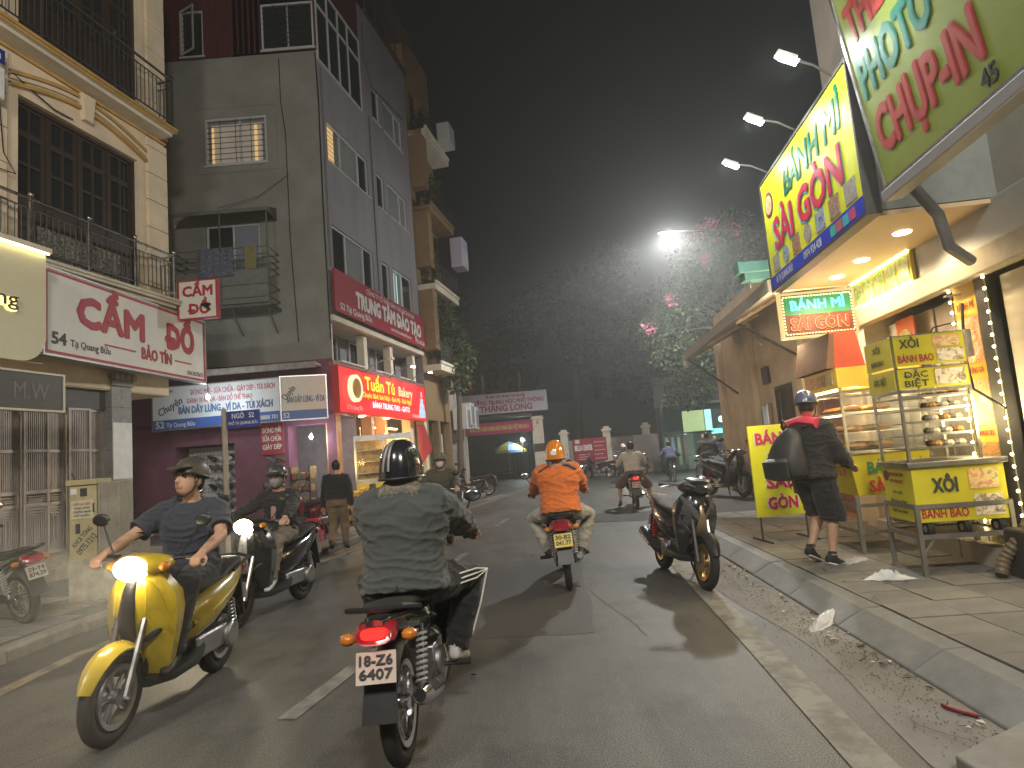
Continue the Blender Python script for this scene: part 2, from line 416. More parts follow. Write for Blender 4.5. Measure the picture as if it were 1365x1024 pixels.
kerb('kerb_left', 'low worn kerb along the left pavement', LK, [(0, -.1), (0, .1), (-.03, .125), (-.16, .125), (-.16, -.1)], oldkerb)
# pavements
bed = mat('pavement_bedding', (.09, .085, .075), .95, var=.3, bump=.4)
def off(path, d):
    out = []
    for i, p in enumerate(path):
        e = V(path[min(i + 1, len(path) - 1)]) - V(path[max(i - 1, 0)]); n = V((e.y, -e.x)).normalized(); out.append(tuple(V(p) + n * d))
    return out
pr = struct(MB().prism(off(RK, .335) + [(40, 44), (40, -6)], -.1, .138).build('pavement_right', bed, smooth=0))
pl = struct(MB().prism(off(LK, -.155) + [(-3.2, 30.5), (-40, 30.5), (-40, -6)], -.1, .104).build('pavement_left', bed, smooth=0))
pavs = [mat('paving_slab_%s' % n, c, .78, var=.22, ns=5, bump=.3, bs=50) for n, c in (('grey', (.17, .165, .15)), ('dull', (.145, .14, .13)), ('warm', (.185, .175, .15)))]
tm = [MB().prism([(-.195, -.195), (.195, -.195), (.195, .195), (-.195, .195)], 0, .05).mesh('slab', m, 0) for m in pavs]
def slabs(parent, o, ang, nx, ny, z, keep):
    a = R(ang)
    for j in range(ny):
        for i in range(nx):
            u, w = (i + .5) * .4, (j + .5) * .4
            x = o[0] + u * math.cos(a) + w * math.sin(a); y = o[1] - u * math.sin(a) + w * math.cos(a)
            if not keep(x, y): continue
            s = bpy.data.objects.new('slab', rnd.choice(tm)); COL.objects.link(s); s.parent = parent
            s.location = (x, y, z - .05 + rnd.uniform(-.004, .004)); s.rotation_euler = (rnd.uniform(-.006, .006), rnd.uniform(-.006, .006), -a)
slabs(pr, (kx(1.4) + .345, 1.4), 2.95, 7, 26, .152, lambda x, y: x < 5.0)
slabs(pl, (-7.6, 5.2), 6, 7, 9, .118, lambda x, y: x < -5.15 and x > -8)
slabs(pl, (-5.2, 11.2), 11, 4, 11, .118, lambda x, y: x < -3.75 + (y - 11.3) * .17)

# ================================================================ signs
def sign(name, label, cat, loc, rz, w, h, d, mt, group=None, rx=0, border=None, bw=.03, edge=None):
    """a flat sign board: own frame has x along the reading direction, front at -y, origin bottom centre"""
    t = thing(name, label, cat, loc, rz, group, rx=rx)
    MB().bx(-w / 2, w / 2, -d / 2, d / 2, 0, h).build('board', mt, t, 0, .006)
    if border:
        b = MB(); frame_rect(b, -w / 2 + bw * .6, w / 2 - bw * .6, bw * .6, h - bw * .6, -d / 2 - .008, -d / 2 - .001, bw); b.build('border', border, t, 0)
    if edge:
        b = MB(); frame_rect(b, -w / 2 - .02, w / 2 + .02, -.02, h + .02, -d / 2 - .015, d / 2 + .01, .03); b.build('edge_trim', edge, t, 0)
    return t
TL = R(90 - 11)          # frames of things that face the street from the left: x runs away from the camera

# ================================================================ left: cream house no. 54
cream = mat('cream_wall_paint', (.74, .62, .45), .8, ns=1.2, var=.16, bump=.12, bs=30)
ochre = mat('ochre_moulding_paint', (.5, .31, .1), .7, var=.2, ns=5)
brownw = mat('dark_brown_timber', (.045, .03, .022), .5, var=.3, stretch=(8, 8, 1))
irong = mat('wrought_iron_dark', (.035, .033, .03), .5, var=.3)
stain = mat('stainless_rail', (.5, .49, .46), .25, metal=1, var=.15)
gatem = mat('bronze_gate_paint', (.48, .43, .39), .38, metal=.4, var=.2, ns=3)
H54 = thing('cream_house', 'cream narrow house with ochre mouldings, balconies and a folding gate', 'house', (-7.98, 11.48, 0), TL)
b = MB()
wall(b, 11.42, 10.6, [(-1.06, 1.66, 5.5, 8.45), (-1.06, 1.72, 9.45, 12.4)], x0=-9, z0=3.4, d=.3)
b.bx(2.419, 2.42, 0, 7, 3.4, 14); b.bx(-9, 2.42, 0.02, 7, 3.38, 3.4); b.bx(-9, 2.42, 0, 7, 13.99, 14)
b.bx(-9, -3.1, 0, .3, .1, 3.4); b.bx(-9, 1.34, .32, .4, .1, 3.38); b.bx(1.3, 1.34, .32, 7, .1, 3.38)
b.build('wall', cream, H54, 0)
for s0, s1, z0, z1 in ((1.86, 2.44, 5.2, 9.1), (-1.95, -1.3, 5.2, 9.1), (1.9, 2.44, 9.4, 13.8), (-1.95, -1.35, 9.4, 13.8)):
    z = z0
    while z < z1 - .1:
        t = min(z + .62, z1); MB().bx(s0, s1, -.07, 0, z, t - .012).build('pilaster_stone', cream, H54, 0, .01); z = t
for k, (rad, y0, mm) in enumerate(((.0, -.075, ochre), (.13, -.05, cream), (.22, -.065, ochre))):   # shallow arch over the balcony door
    pts = [(-1.25 + 3.1 * i / 14, 8.5 + rad + .32 * math.sin(math.pi * i / 14)) for i in range(15)]
    b = MB()
    for p, q in zip(pts, pts[1:]):
        b.add([(p[0], y0, p[1]), (q[0], y0, q[1]), (q[0], y0, q[1] + .07), (p[0], y0, p[1] + .07), (p[0], 0, p[1]), (q[0], 0, q[1]), (q[0], 0, q[1] + .07), (p[0], 0, p[1] + .07)],
              [(0, 1, 2, 3), (0, 4, 5, 1), (3, 2, 6, 7)])
    b.build('arch_moulding', mm, H54, 0)
MB().prism([(.2, 8.62), (.4, 8.62), (.46, 9.15), (.14, 9.15)], -.12, 0, 'xz').build('keystone', cream, H54, 0, .015)
for z in (9.15, 9.25): MB().bx(-1.95, 2.44, -.06 - (z - 9.15) * .5, 0, z, z + .06).build('moulding', ochre, H54, 0, .01)
def panelled_door(s0, s1, z0, z1, n):
    d = MB(); w = (s1 - s0) / n
    frame_rect(d, s0, s1, z0, z1, .1, .2, .07)
    holes = []
    for i in range(n):
        for (h0, h1) in ((.42, .6), (.62, .78), (.82, .96)):
            for c in (0, 1):
                x0 = s0 + i * w + .08 + c * (w - .16) / 2 + .02; holes.append((x0, x0 + (w - .16) / 2 - .04, z0 + (z1 - z0) * h0, z0 + (z1 - z0) * h1))
    wall(d, s1 - s0 - .1, z1 - z0 - .1, holes, x0=s0 + .05, z0=z0 + .05, y=.15, d=.05)
    for i in range(n):
        d.bx(s0 + i * w + .1, s0 + (i + 1) * w - .1, .135, .15, z0 + .15, z0 + (z1 - z0) * .37)
        if i: d.bx(s0 + i * w - .02, s0 + i * w + .02, .125, .15, z0 + .06, z1 - .06)
    o = d.build('balcony_door', brownw, H54, 0)
    w0, h_ = holes[0][1] - holes[0][0], 1
    for a in holes: MB().bx(a[0], a[1], .19, .195, a[2], a[3]).build('pane', winglass, o, 0)
panelled_door(-1.06, 1.66, 5.5, 8.45, 4); panelled_door(-1.06, 1.72, 9.45, 12.4, 4)
for z, s0, s1 in ((9.33, -4, 2.25), (5.38, -4, 2.25)):
    b = MB(); b.bx(s0, s1, -.45, 0, z - .06, z); b.bx(s0, s1 - .02, -.4, 0, z - .13, z - .06); b.build('balcony_slab', offwhite, H54, 0, .01)
    b = MB(); b.bx(s0, s1 + .05, -.5, -.4, z, z + .06); b.bx(s0, s1 + .03, -.48, -.45, z - .06, z - .003); b.build('balcony_lip', ochre if z > 9 else offwhite, H54, 0, .012)
def railing(z, s0, s1, mt, ht, posts, balm, y=-.43):
    b = MB(); b.tube([(s0, y, z + ht), (s1, y, z + ht), (s1, 0, z + ht)], .028, 8).tube([(s0, y, z + .14), (s1, y, z + .14), (s1, 0, z + .14)], .018, 8).tube([(s0, y, z + ht - .17), (s1, y, z + ht - .17), (s1, 0, z + ht - .17)], .016, 8)
    r = b.build('railing', mt, H54)
    for p in posts: MB().tube([(p, y, z), (p, y, z + ht + .04)], .03, 8).ell((p, y, z + ht + .08), (.045, .045, .045), 10).build('railing_post', mt, r)
    q = MB(); x = s0 + .1
    while x < s1:
        q.tube([(x, y, z + .14), (x, y, z + ht - .17)], .0095, 5); x += .115
    for k in range(3): q.tube([(s1, y + .11 + k * .11, z + .14), (s1, y + .11 + k * .11, z + ht - .17)], .0095, 5)
    q.build('baluster', balm, r)
railing(9.38, -4, 2.2, irong, 1.15, (-1.0, .6, 2.2), irong)
railing(5.42, -4, 2.15, stain, .98, (-1.2, -.05, 1.05, 2.15), irong)
b = MB()
for k in range(9): b.bx(-.85 + k * .17, -.78 + k * .17, -.36, -.34, 5.5, 6.0)
b.bx(-1.0, .75, -.35, -.335, 5.46, 6.02); b.build('patterned_screen', mat('pale_screen', (.3, .29, .25), .8, col2=(.05, .05, .045), thr=.5, ns=22), H54, 0)
# gate, steps, pillar
tread = mat('worn_step_stone', (.26, .225, .17), .75, var=.25, ns=3, bump=.2)
for k, (z, y) in enumerate(((.45, -.0), (.29, -.34))):
    for i in range(4): MB().bx(-3.4 + i * 1.2, -2.21 + i * 1.2, -.36 + y, .3 if k == 0 else -.365, .1, z).build('step', tread, H54, 0, .008)
MB().bx(-3.4, .85, .12, .32, 3.3, 3.4).bx(-3.4, .85, .12, .3, 3.0, 3.3).build('gate_lintel', mat('grey_lintel', (.12, .12, .12), .6), H54, 0)
d = MB(); W_, z0, z1 = .43, .46, 3.0
frame_rect(d, 0, W_, z0, z1, -.03, .03, .04); d.bx(.04, W_ - .04, -.025, .025, 1.28, 1.34); d.bx(.04, W_ - .04, -.025, .025, 1.5, 1.56); d.bx(.04, W_ - .04, -.025, .025, 2.2, 2.25)
d.bx(.04, W_ - .04, .0, .012, .5, 1.28)
for k in range(4): frame_rect(d, .06 + k * .035, W_ - .06 - k * .035, .55 + k * .045, 1.24 - k * .045, -.028, 0, .014)
for k in range(3): d.bx(.08, W_ - .08, -.02, .005, 1.37 + k * .04, 1.385 + k * .04)
x = .06
while x < W_ - .05: d.bx(x, x + .014, -.012, .012, 1.56, 2.96); x += .034
gme = d.mesh('gate_panel', gatem, 0)
for i in range(10):
    o = bpy.data.objects.new('gate_panel', gme); COL.objects.link(o); o.parent = H54
    o.location = (-3.45 + i * .43, .1 + (.05 if i % 2 else 0), 0); o.rotation_euler = (0, 0, R(7) * (1 if i % 2 else -1))
MB().tube([(-.06, -.03, 1.1), (-.06, -.08, 1.15), (-.06, -.08, 1.75), (-.06, -.03, 1.8)], .016, 8).build('gate_handle', steel, H54)
gt = mat('grey_wall_tile', (.3, .3, .29), .25, var=.12, ns=9)
for i in range(2):
    for j in range(8): MB().bx(.85 + i * .25, 1.095 + i * .25, -.02, .3, .12 + j * .42, .12 + j * .42 + .413).build('tile', gt, H54, 0)
MB().bx(.86, 1.33, -.035, -.021, 1.65, 2.75).build('white_panel', white, H54, 0)
b = MB(); b.bx(.82, 1.37, -.06, .3, 3.48, 3.58); b.bx(.78, 1.41, -.1, .3, 3.6, 3.72)
for k in range(4): b.ell((.88 + k * .14, -.1, 3.66), (.07, .05, .09), 8)
b.build('capital', mat('grey_plaster_capital', (.33, .32, .29), .8), H54)
b = MB(); b.tube([(-1.22, -.04, 8.75), (-.8, -.06, 8.6), (-.4, -.05, 8.5), (.0, -.04, 8.52)], .014, 6); b.tube([(-1.5, -.05, 9), (-1.42, -.06, 8), (-1.45, -.05, 7), (-1.4, -.06, 6)], .012, 6)
b.tube([(-1.48, -.09, 8.2), (-1.4, -.1, 7.2), (-1.2, -.12, 6.9), (-1.9, -.1, 6.85)], .01, 6).build('cable', black, H54)
mb_ = thing('meter_box', 'pale wall box with a small blue plate on the cream house', 'box', H54.matrix_world @ V((0, 0, 0)), TL)
mb_.location = (-7.98 + (-1.72) * math.sin(R(11)) + .1, 11.48 - 1.72 * math.cos(R(11)), 8.0)
MB().bx(-.16, .16, -.2, -.03, 0, .55).build('case', white, mb_, 0, .02); MB().bx(-.14, .14, -.215, -.203, .6, .85).build('number_plate', mat('blue_plate', (.02, .04, .2), .4), mb_, 0)
txt('54', .1, None, white, mb_, 0, .66, .216)

# ---- signs on the cream house
redt = mat('sign_red', (.45, .03, .05), .45); bluet = mat('sign_blue', (.03, .08, .32), .45); greyt = mat('sign_dark_grey', (.06, .06, .065), .5)
signw = mat('sign_white_face', (.76, .74, .67), .4, var=.09, ns=1.5, bump=.3, bs=2.5)
S = sign('pawnshop_sign', 'large white pawnshop sign with red lettering above the folding gate', 'sign', (-7.36, 12.38, 3.73), R(90 - 4.5), 4.63, 1.45, .16, signw, border=redt, bw=.045, edge=mat('sign_frame_grey', (.4, .4, .38), .4, metal=.6))
txt('CẦM', .5, 1.72, redt, S, -.72, .62, .08, .085); txt('ĐỒ', .5, .98, redt, S, 1.35, .62, .08, .085)
txt('BẢO TÍN', .22, .95, redt, S, .55, .26, .08, .06); txt('54', .19, .3, greyt, S, -2.0, .2, .08, .06); txt('Tạ Quang Bửu', .12, .95, greyt, S, -1.28, .2, .08, .04)
txt('024.36275673', .09, .6, greyt, S, 1.9, .12, .08, .03)
for x0, x1 in ((-.95, -.1), (1.15, 1.75)): MB().bx(x0, x1, -.088, -.081, .35, .38).build('rule_line', redt, S, 0)
MB().tube([(-2.2, .1, .9), (-2.2, .6, .9)], .02, 6).tube([(1.2, .1, .9), (1.2, .5, .9)], .02, 6).build('bracket', darkmetal, S)
S = sign('projecting_pawnshop_sign', 'small square white sign with red letters jutting out above the alley', 'sign', (-6.72, 13.7, 5.02), R(-2), .84, .84, .12, signw, edge=redt)
txt('CẦM', .22, .66, redt, S, 0, .5, .06, .06); txt('ĐỒ', .22, .46, redt, S, .02, .1, .06, .06)
MB().tube([(-.4, 0, .45), (-1.0, 0.15, .45)], .018, 6).build('bracket', darkmetal, S)
MB().ell((.2, -.1, .28), (.12, .05, .04), 8).tube([(.1, -.08, .3), (.3, -.14, .16)], .025, 6).build('camera_unit', black, S)
# glowing rounded sign at the picture's left edge and the framed plaque below it
cm = mat('cream_sign_face', (.62, .58, .4), .5, var=.04)
S = sign('rounded_cream_sign', 'rounded cream sign lit along its top beside the pawnshop sign', 'sign', (-7.27, 8.55, 3.44), TL, 2.0, .01, .02, cm)
poly = [(-1, 1.72), (-1, 0)] + [(1 - .42 + .42 * math.sin(a), .42 - .42 * math.cos(a)) for a in [i * math.pi / 16 for i in range(9)]] + [(1, 1.72)]
MB().prism(poly, -.06, .06, 'xz').build('face', cm, S, 30)
MB().bx(-1.02, 1.04, -.14, .06, 1.72, 1.8).build('light_hood', offwhite, S, 0, .006)
MB().bx(-1, 1.0, -.13, -.1, 1.695, 1.715).build('light_bar', glow('warm_led_bar', (1, .86, .45), 9), S, 0)
txt('ing', .2, .42, mat('dark_bronze_letters', (.05, .04, .03), .4), S, .3, .78, .1, .03, dep=.02)
txt('ing', .2, .46, glow('letter_halo', (1, .8, .25), 2.2), S, .3, .775, .062, .07)
S = sign('framed_plaque_sign', 'dark plaque with a pale frame below the rounded cream sign', 'sign', (-7.2, 8.55, 2.72), TL, 2.45, .55, .1, mat('dark_plaque', (.09, .085, .075), .35, var=.3, stretch=(1, 1, 30)), edge=mat('pale_frame', (.6, .56, .42), .4))
txt('M.W', .24, .55, mat('engraved_grey', (.16, .15, .13), .4), S, .7, .16, .05, .02)
# ================================================================ left: grey corner block no. 52
greyw = mat('grey_rendered_wall', (.25, .25, .225), .85, ns=.9, var=.2, bump=.12, bs=25)
mauve = mat('mauve_grey_wall', (.25, .235, .26), .85, ns=.9, var=.2, bump=.12, bs=25, stretch=(1, 1, .35))
purple = mat('purple_shop_wall', (.17, .06, .1), .75, ns=2, var=.28, bump=.15)
clad = mat('maroon_cladding', (.085, .018, .02), .55, var=.2, ns=3)
upvc = mat('white_window_frame', (.5, .5, .5), .45, var=.1)
curt = mat('grey_curtain', (.16, .165, .155), .85, var=.35, ns=3, stretch=(9, 9, .3))
H52 = thing('grey_corner_building', 'grey five storey corner building with white windows and maroon top', 'building', (-4.80, 17.1, 0), TL)
FW = MX.Rotation(-TL, 4, 'Z')        # the alley side: x along world X, faces the camera
WIN = {'a': (.36, 3.2), 'b': (3.84, 6.8)}
ROWS = [(7.1, 8.4), (10.3, 11.56), (13.5, 14.75)]
holes = []
for i, (z0, z1) in enumerate(ROWS):
    if i < 2: holes += [(.36, 3.2, z0, z1)]
    holes += [(3.9, 4.55, z0 - .03, z1 - .05), (4.9, 6.75, z0, z1)]
b = MB(); wall(b, 7.4, 12.7, [h for h in holes if h[3] < 13.2] , z0=.9 + 3.6, d=.16, x0=0) if False else None
b = MB()
wall(b, 7.4, 7.5, [h for h in holes if h[3] < 13], z0=5.7, d=.16); wall(b, 7.4, 1.3, [], z0=4.42, y=.9)
wall(b, 4.4, 4.0, [h for h in holes if h[3] > 13], x0=3.0, z0=13.2, d=.16)
b.bx(7.399, 7.4, 0, 9, 0, 17.2); b.bx(3.0, 3.02, .01, 9, 13.2, 17.2); b.bx(3.0, 7.4, 0.005, 9, 17.18, 17.2)
b.build('street_wall', mauve, H52, 0)
b = MB(FW); fh = [(-3.28, -1.54, 10.24, 11.63), (-3.35, -1.85, 6.9, 8.5)]
wall(b, 6.8, 8.96, fh, x0=-6.8, z0=4.5, d=.16); b.build('alley_wall', greyw, H52, 0)
b = MB(FW); wall(b, 4.4, 4.6, [(-3.9, -3.25, 13.57, 15.0), (-1.57, -.06, 13.57, 15.0)], x0=-6.8, z0=13.46, y=-.02, d=.16)
b.bx(-2.4, -2.399, 0, .5, 13.46, 18)
wall(b, 2.4, 4.6, [(-1.57, -.06, 13.5, 15.0)], x0=-2.4, z0=13.46, y=-.02, d=.16); b.build('maroon_cladding', clad, H52, 0)
b = MB(FW)
k = -6.75
while k < -.05:
    if not (-3.95 < k < -3.2 or -1.62 < k): b.bx(k, k + .05, -.04, -.02, 13.5, 18)
    k += .16
b.build('cladding_rib', clad, H52, 0)
MB().bx(.02, 3.0, -.01, .1, 15.7, 18.0).build('cladding_panel', clad, H52, 0)
MB().bx(-.02, 7.4, .05, 9, 4.3, 4.42).build('floor_slab', greyw, H52, 0)
MB(FW).bx(-6.8, 0, .3, 6, 12, 12.1).build('floor_slab', greyw, H52, 0)
def window(parent, x0, x1, z0, z1, cols, T=None, y=.08, pane=winglass, bars=False, curtain=None, fr=upvc, t=.055):
    b = MB(T); frame_rect(b, x0, x1, z0, z1, y - .03, y + .03, t); n = len(cols); xx = x0
    for c in cols[:-1]:
        xx += c; b.bx(xx - .025, xx + .025, y - .028, y + .028, z0 + t, z1 - t)
    b.bx(x0 - .04, x1 + .04, -.05, y - .03, z0 - .05, z0 - .003)
    o = b.build('window', fr, parent, 0); xx = x0
    for i, c in enumerate(cols):
        p = pane[i] if isinstance(pane, (list, tuple)) else pane
        MB(T).bx(xx + .03, xx + c - .03, y + .005, y + .012, z0 + t * .6, z1 - t * .6).build('pane', p, o, 0); xx += c
    if bars:
        q = MB(T); z = z0 + .16
        while z < z1 - .1: q.bx(x0 + .05, x1 - .05, y - .06, y - .048, z, z + .014); z += .16
        for k in range(1, 4): xk = x0 + (x1 - x0) * k / 4; q.bx(xk - .007, xk + .007, y - .072, y - .061, z0 + .06, z1 - .06)
        q.build('grille', irong, o, 0)
    if curtain:
        q = MB(T); n = 14
        for k in range(n * (1 if x1 - x0 < 1 else 2)):
            N_ = n * (1 if x1 - x0 < 1 else 2); xa = x0 + .05 + (x1 - x0 - .1) * k / N_; xb = x0 + .05 + (x1 - x0 - .1) * (k + 1) / N_; d = .03 if k % 2 else -.02
            q.add([(xa, y + .12 + d, z0), (xb, y + .12 - d, z0), (xb, y + .12 - d, z1), (xa, y + .12 + d, z1)], [(0, 1, 2, 3)])
        q.build('curtain', curtain, o)
    return o
gl2 = mat('thin_window_glass', (.5, .55, .55), .06, alpha=.25, var=0)
litw = mat('lit_warm_interior', (.5, .34, .16), .8, emit=1.1, ecol=(1, .62, .22), var=.4, ns=2.2, stretch=(6, 6, 1))
litc = mat('lit_cool_interior', (.5, .6, .56), .8, emit=1.0, ecol=(.62, 1, .9), var=.3)
litd = mat('dim_lit_interior', (.3, .25, .2), .8, emit=.22, ecol=(1, .82, .62), var=.5, ns=2)
cols3 = (.9, 1.25, .69)
window(H52, .36, 3.2, 7.1, 8.4, cols3, bars=False, pane=[winglass, gl2, winglass], curtain=curt)
window(H52, .36, 3.2, 10.3, 11.56, cols3, pane=[gl2, gl2, winglass], curtain=curt)
for z0, z1 in ROWS:
    window(H52, 3.9, 4.55, z0 - .03, z1 - .05, (.65,), curtain=curt if z0 > 9 else None)
    window(H52, 4.9, 6.75, z0, z1, (1.2, .65) if z0 > 8 else (.35, .6, .9), pane=gl2 if z0 > 8 else [gl2, gl2, winglass], curtain=None if z0 < 8 else curt)
MB().bx(.45, .98, .12, .125, 10.36, 11.5).build('lit_room', litw, H52, 0)
b = MB()
for k in range(8): b.bx(.42, 1.2, .035, .045, 10.42 + k * .14, 10.432 + k * .14)
b.build('grille', irong, H52, 0)
MB().bx(4.95, 5.75, .2, .21, 7.2, 8.35).build('lit_room', litc, H52, 0)
b = MB()                                       # glazed corner on the top storey
for x in (.02, .72, 1.42, 2.1, 2.98): b.bx(x - .03, x + .03, -.03, .04, 13.2, 15.7)
for z in (13.2, 14.95, 15.7): b.bx(0, 3.0, -.035, .035, z - .03, z + .03)
gzo = b.build('corner_glazing', upvc, H52, 0)
MB().bx(.03, 2.97, 0, .008, 13.25, 15.68).build('pane', winglass, gzo, 0)
window(H52, -1.57, -.06, 13.57, 15.0, (.755, .755), T=FW, y=.02, bars=True); o_ = window(H52, -3.9, -3.25, 13.57, 15.0, (.65,), T=FW, y=.06, bars=True)
T_ = FW @ MX.Translation((-3.9, -.02, 0)) @ MX.Rotation(R(-28), 4, 'Z'); b = MB(T_); frame_rect(b, 0, .6, 13.6, 14.97, -.03, 0, .05); q = b.build('open_sash', upvc, o_, 0); 
window(H52, -3.28, -1.54, 10.24, 11.63, (.98, .76), T=FW, y=.04, pane=gl2, bars=True)
b = MB(FW); b.bx(-3.24, -1.58, .3, .31, 10.26, 11.6); b.build('lit_room', litd, H52, 0)
for x, w, m_ in ((-3.2, .07, litw), (-1.98, .09, litw), (-1.75, .12, clad)): MB(FW).bx(x, x + w, .22, .23, 10.35, 11.5).build('inner_shutter', m_, H52, 0)
b = MB(FW); frame_rect(b, -3.6, -1.25, 10.0, 11.95, -.02, -.001, .025); b.build('window_surround', greyw, H52, 0)
window(H52, -3.35, -1.85, 6.9, 8.5, (.75, .75), T=FW, y=.1, pane=[winglass, mat('bluish_blind', (.2, .22, .27), .5)])
# caged balcony with its canopy
cage = mat('painted_cage_steel', (.11, .12, .11), .6, var=.3)
b = MB(FW); b.add([(-3.85, -.02, 8.85), (-1.35, -.02, 8.85), (-1.3, -.85, 8.55), (-3.9, -.85, 8.55)], [(0, 1, 2, 3)]); b.bx(-3.9, -1.3, -.87, -.84, 8.46, 8.56)
b.add([(-1.35, -.02, 8.85), (-1.3, -.85, 8.55), (-1.3, -.85, 8.46), (-1.35, -.02, 8.46)], [(0, 1, 2, 3)]); b.build('canopy', mat('canopy_sheet', (.13, .135, .12), .7, var=.2, stretch=(1, 14, 1), ns=4), H52, 0)
b = MB(FW)
for z in (7.5, 7.3, 7.12, 6.94, 6.5, 6.15): b.tube([(-3.85, -.0, z), (-3.85, -.8, z), (-1.35, -.8, z), (-1.35, 0, z)], .018, 6)
for x in (-3.85, -2.6, -1.35): b.tube([(x, -.8, 5.95), (x, -.8, 8.46)], .022, 6)
b.bx(-3.88, -1.32, -.82, 0, 5.9, 5.97)
for x in (-3.6, -2.4, -1.45): b.tube([(x, 0, 5.3), (x, -.65, 5.9)], .025, 6)
cg = b.build('balcony_cage', cage, H52)
MB(FW).bx(-3.83, -1.37, -.79, -.78, 6.0, 6.9).build('cage_panel', mat('cage_sheet', (.17, .18, .17), .6, var=.15), cg, 0)
for x0, x1, z0, m_ in ((-3.2, -2.25, 6.75, mat('blue_patterned_cloth', (.05, .06, .1), .9, col2=(.17, .19, .24), thr=.5, ns=26)), (-1.95, -1.65, 6.9, mat('yellow_cloth', (.24, .22, .1), .9))):
    lt = thing('hanging_laundry', 'blue patterned cloth hung over the balcony cage rail' if x0 < -3 else 'small yellow towel hung over the balcony cage rail', 'laundry', H52.location, TL)
    b = MB(FW); n = 10
    for k in range(n):
        xa, xb = x0 + (x1 - x0) * k / n, x0 + (x1 - x0) * (k + 1) / n; ya, yb = -.83 - .02 * (k % 2), -.83 - .02 * ((k + 1) % 2)
        b.add([(xa, ya, 7.53), (xb, yb, 7.53), (xb, yb, z0), (xa, ya, z0), (xa, ya + .05, 7.53), (xb, yb + .05, 7.53)], [(0, 1, 2, 3), (0, 4, 5, 1)])
    b.build('cloth', m_, lt)
b = MB(FW); b.tube([(-1.1, -.02, 13.3), (-1.1, -.02, 12), (-1.0, -.02, 11), (-1.0, -.02, 8), (-.9, -.02, 5)], .012, 5).tube([(-.95, -.03, 9.8), (-1.8, -.1, 9.2), (-2.9, -.2, 8.9)], .008, 5).tube([(-.05, -.03, 13.4), (-.02, -.03, 12), (-.04, -.03, 9), (-.02, -.03, 5)], .02, 6).build('cable', black, H52)
for pp, rr in (([(3.35, -.03, 16.6), (3.3, -.03, 15.3), (3.75, -.03, 14.9), (3.8, -.03, 14.6), (6.9, -.04, 14.95)], .025), ([(3.5, -.03, 13.3), (3.5, -.03, 7.2)], .02), ([(.12, -.03, 13), (.12, -.03, 7.1)], .014)): MB().tube(pp, rr, 6).build('drain_pipe', mat('drain_grey', (.12, .12, .13), .6), H52)
MB(FW).ell((-4.15, -.12, 8.55), (.06, .06, .1), 10).bx(-4.2, -4.1, -.1, 0, 8.6, 8.66).build('dome_lamp', white, H52)
# roof-top shed on the right part
b = MB()
for k in range(4): b.tube([(4.2 + k, .2, 17.2), (4.2 + k, .2, 18.8)], .03, 6)
b.add([(3.8, -.5, 18.6), (7.6, -.5, 18.5), (7.6, 4, 19.2), (3.8, 4, 19.3)], [(0, 1, 2, 3)]); b.bx(3.6, 7.5, -.1, .1, 17.2, 17.35)
b.build('roof_shed', mat('rusty_sheet', (.07, .055, .05), .7, var=.4), H52, 0)

# ---- ground floor of the corner: shop 52 on the alley side, bakery on the street side
b = MB(FW); wall(b, 6.8, 4.4, [(-4.35, -2.75, .14, 2.42), (-1.3, -.25, .14, 2.75)], x0=-6.8, z0=.1, y=0, d=.7); b.build('purple_wall', purple, H52, 0)
MB(FW).bx(-6.7, -.02, 2.2, 2.25, .1, 4.3).bx(-6.7, -.02, .0, 2.2, 3.0, 3.04).build('shop_back_wall', mat('shop_inner_white', (.24, .21, .24), .7, var=.2), H52, 0)
gridw = mat('white_mesh_panel', (.62, .63, .62), .5, var=.2, ns=40)
gp = MB(FW).bx(-4.3, -2.8, .62, .68, .5, 2.38).build('display_board', gridw, H52, 0)
b = MB(FW)
for k in range(16): b.bx(-4.28 + k * .1, -4.272 + k * .1, .6, .612, .55, 2.36)
for k in range(18): b.bx(-4.3, -2.8, .588, .6, .56 + k * .1, .568 + k * .1)
b.build('wire_grid', steel, gp, 0)
shoe_ms = [mat('shoe_black', (.03, .03, .032), .45), mat('shoe_grey', (.12, .12, .13), .5), mat('shoe_brown', (.09, .05, .03), .45), mat('shoe_white', (.5, .5, .48), .5)]
sm = []
for m_ in shoe_ms:
    b = MB(); b.loft([sring((0, y, z), (w, 0, 0), (0, 0, h), 10, 2.4) for y, z, w, h in ((-.14, .05, .02, .03), (-.12, .06, .038, .06), (-.05, .055, .035, .055), (.03, .04, .042, .04), (.1, .032, .044, .03), (.14, .025, .025, .02))])
    b.bx(-.04, .04, -.14, .13, 0, .014); sm.append(b.mesh('shoe', m_))
def shoe(i, loc, rz, label, grp):
    o = bpy.data.objects.new('hung_shoe', sm[i]); COL.objects.link(o); o.location = loc; o.rotation_euler = (R(35), 0, rz)
    return tag(o, label, 'shoe', grp)
for j in range(6):
    for i in range(7):
        if i in (2,) and j > 1: continue
        k_ = rnd.choice((0, 0, 1, 1, 2, 3)); shoe(k_, (-4.80 - 4.2 + i * .2 + rnd.uniform(-.02, .02), 17.1 + .5, .75 + j * .26), R(80 + rnd.uniform(-15, 15)), ('black', 'grey', 'brown', 'white')[k_] + ' shoe, ' + ORD[i] + ' along the ' + ROW[j] + ' row of the white wire board', 'shoes on the wire board')
for j in range(6):
    for i in range(2):
        k_ = rnd.choice((0, 0, 1, 2)); shoe(k_, (-4.80 - 1.75 + i * .22, 17.1 - .12, .85 + j * .2), R(80 + rnd.uniform(-15, 15)), ('black', 'grey', 'brown')[k_] + ' shoe, ' + ORD[i] + ' in the ' + ROW[j] + ' row under the red notice', 'shoes under the red notice')
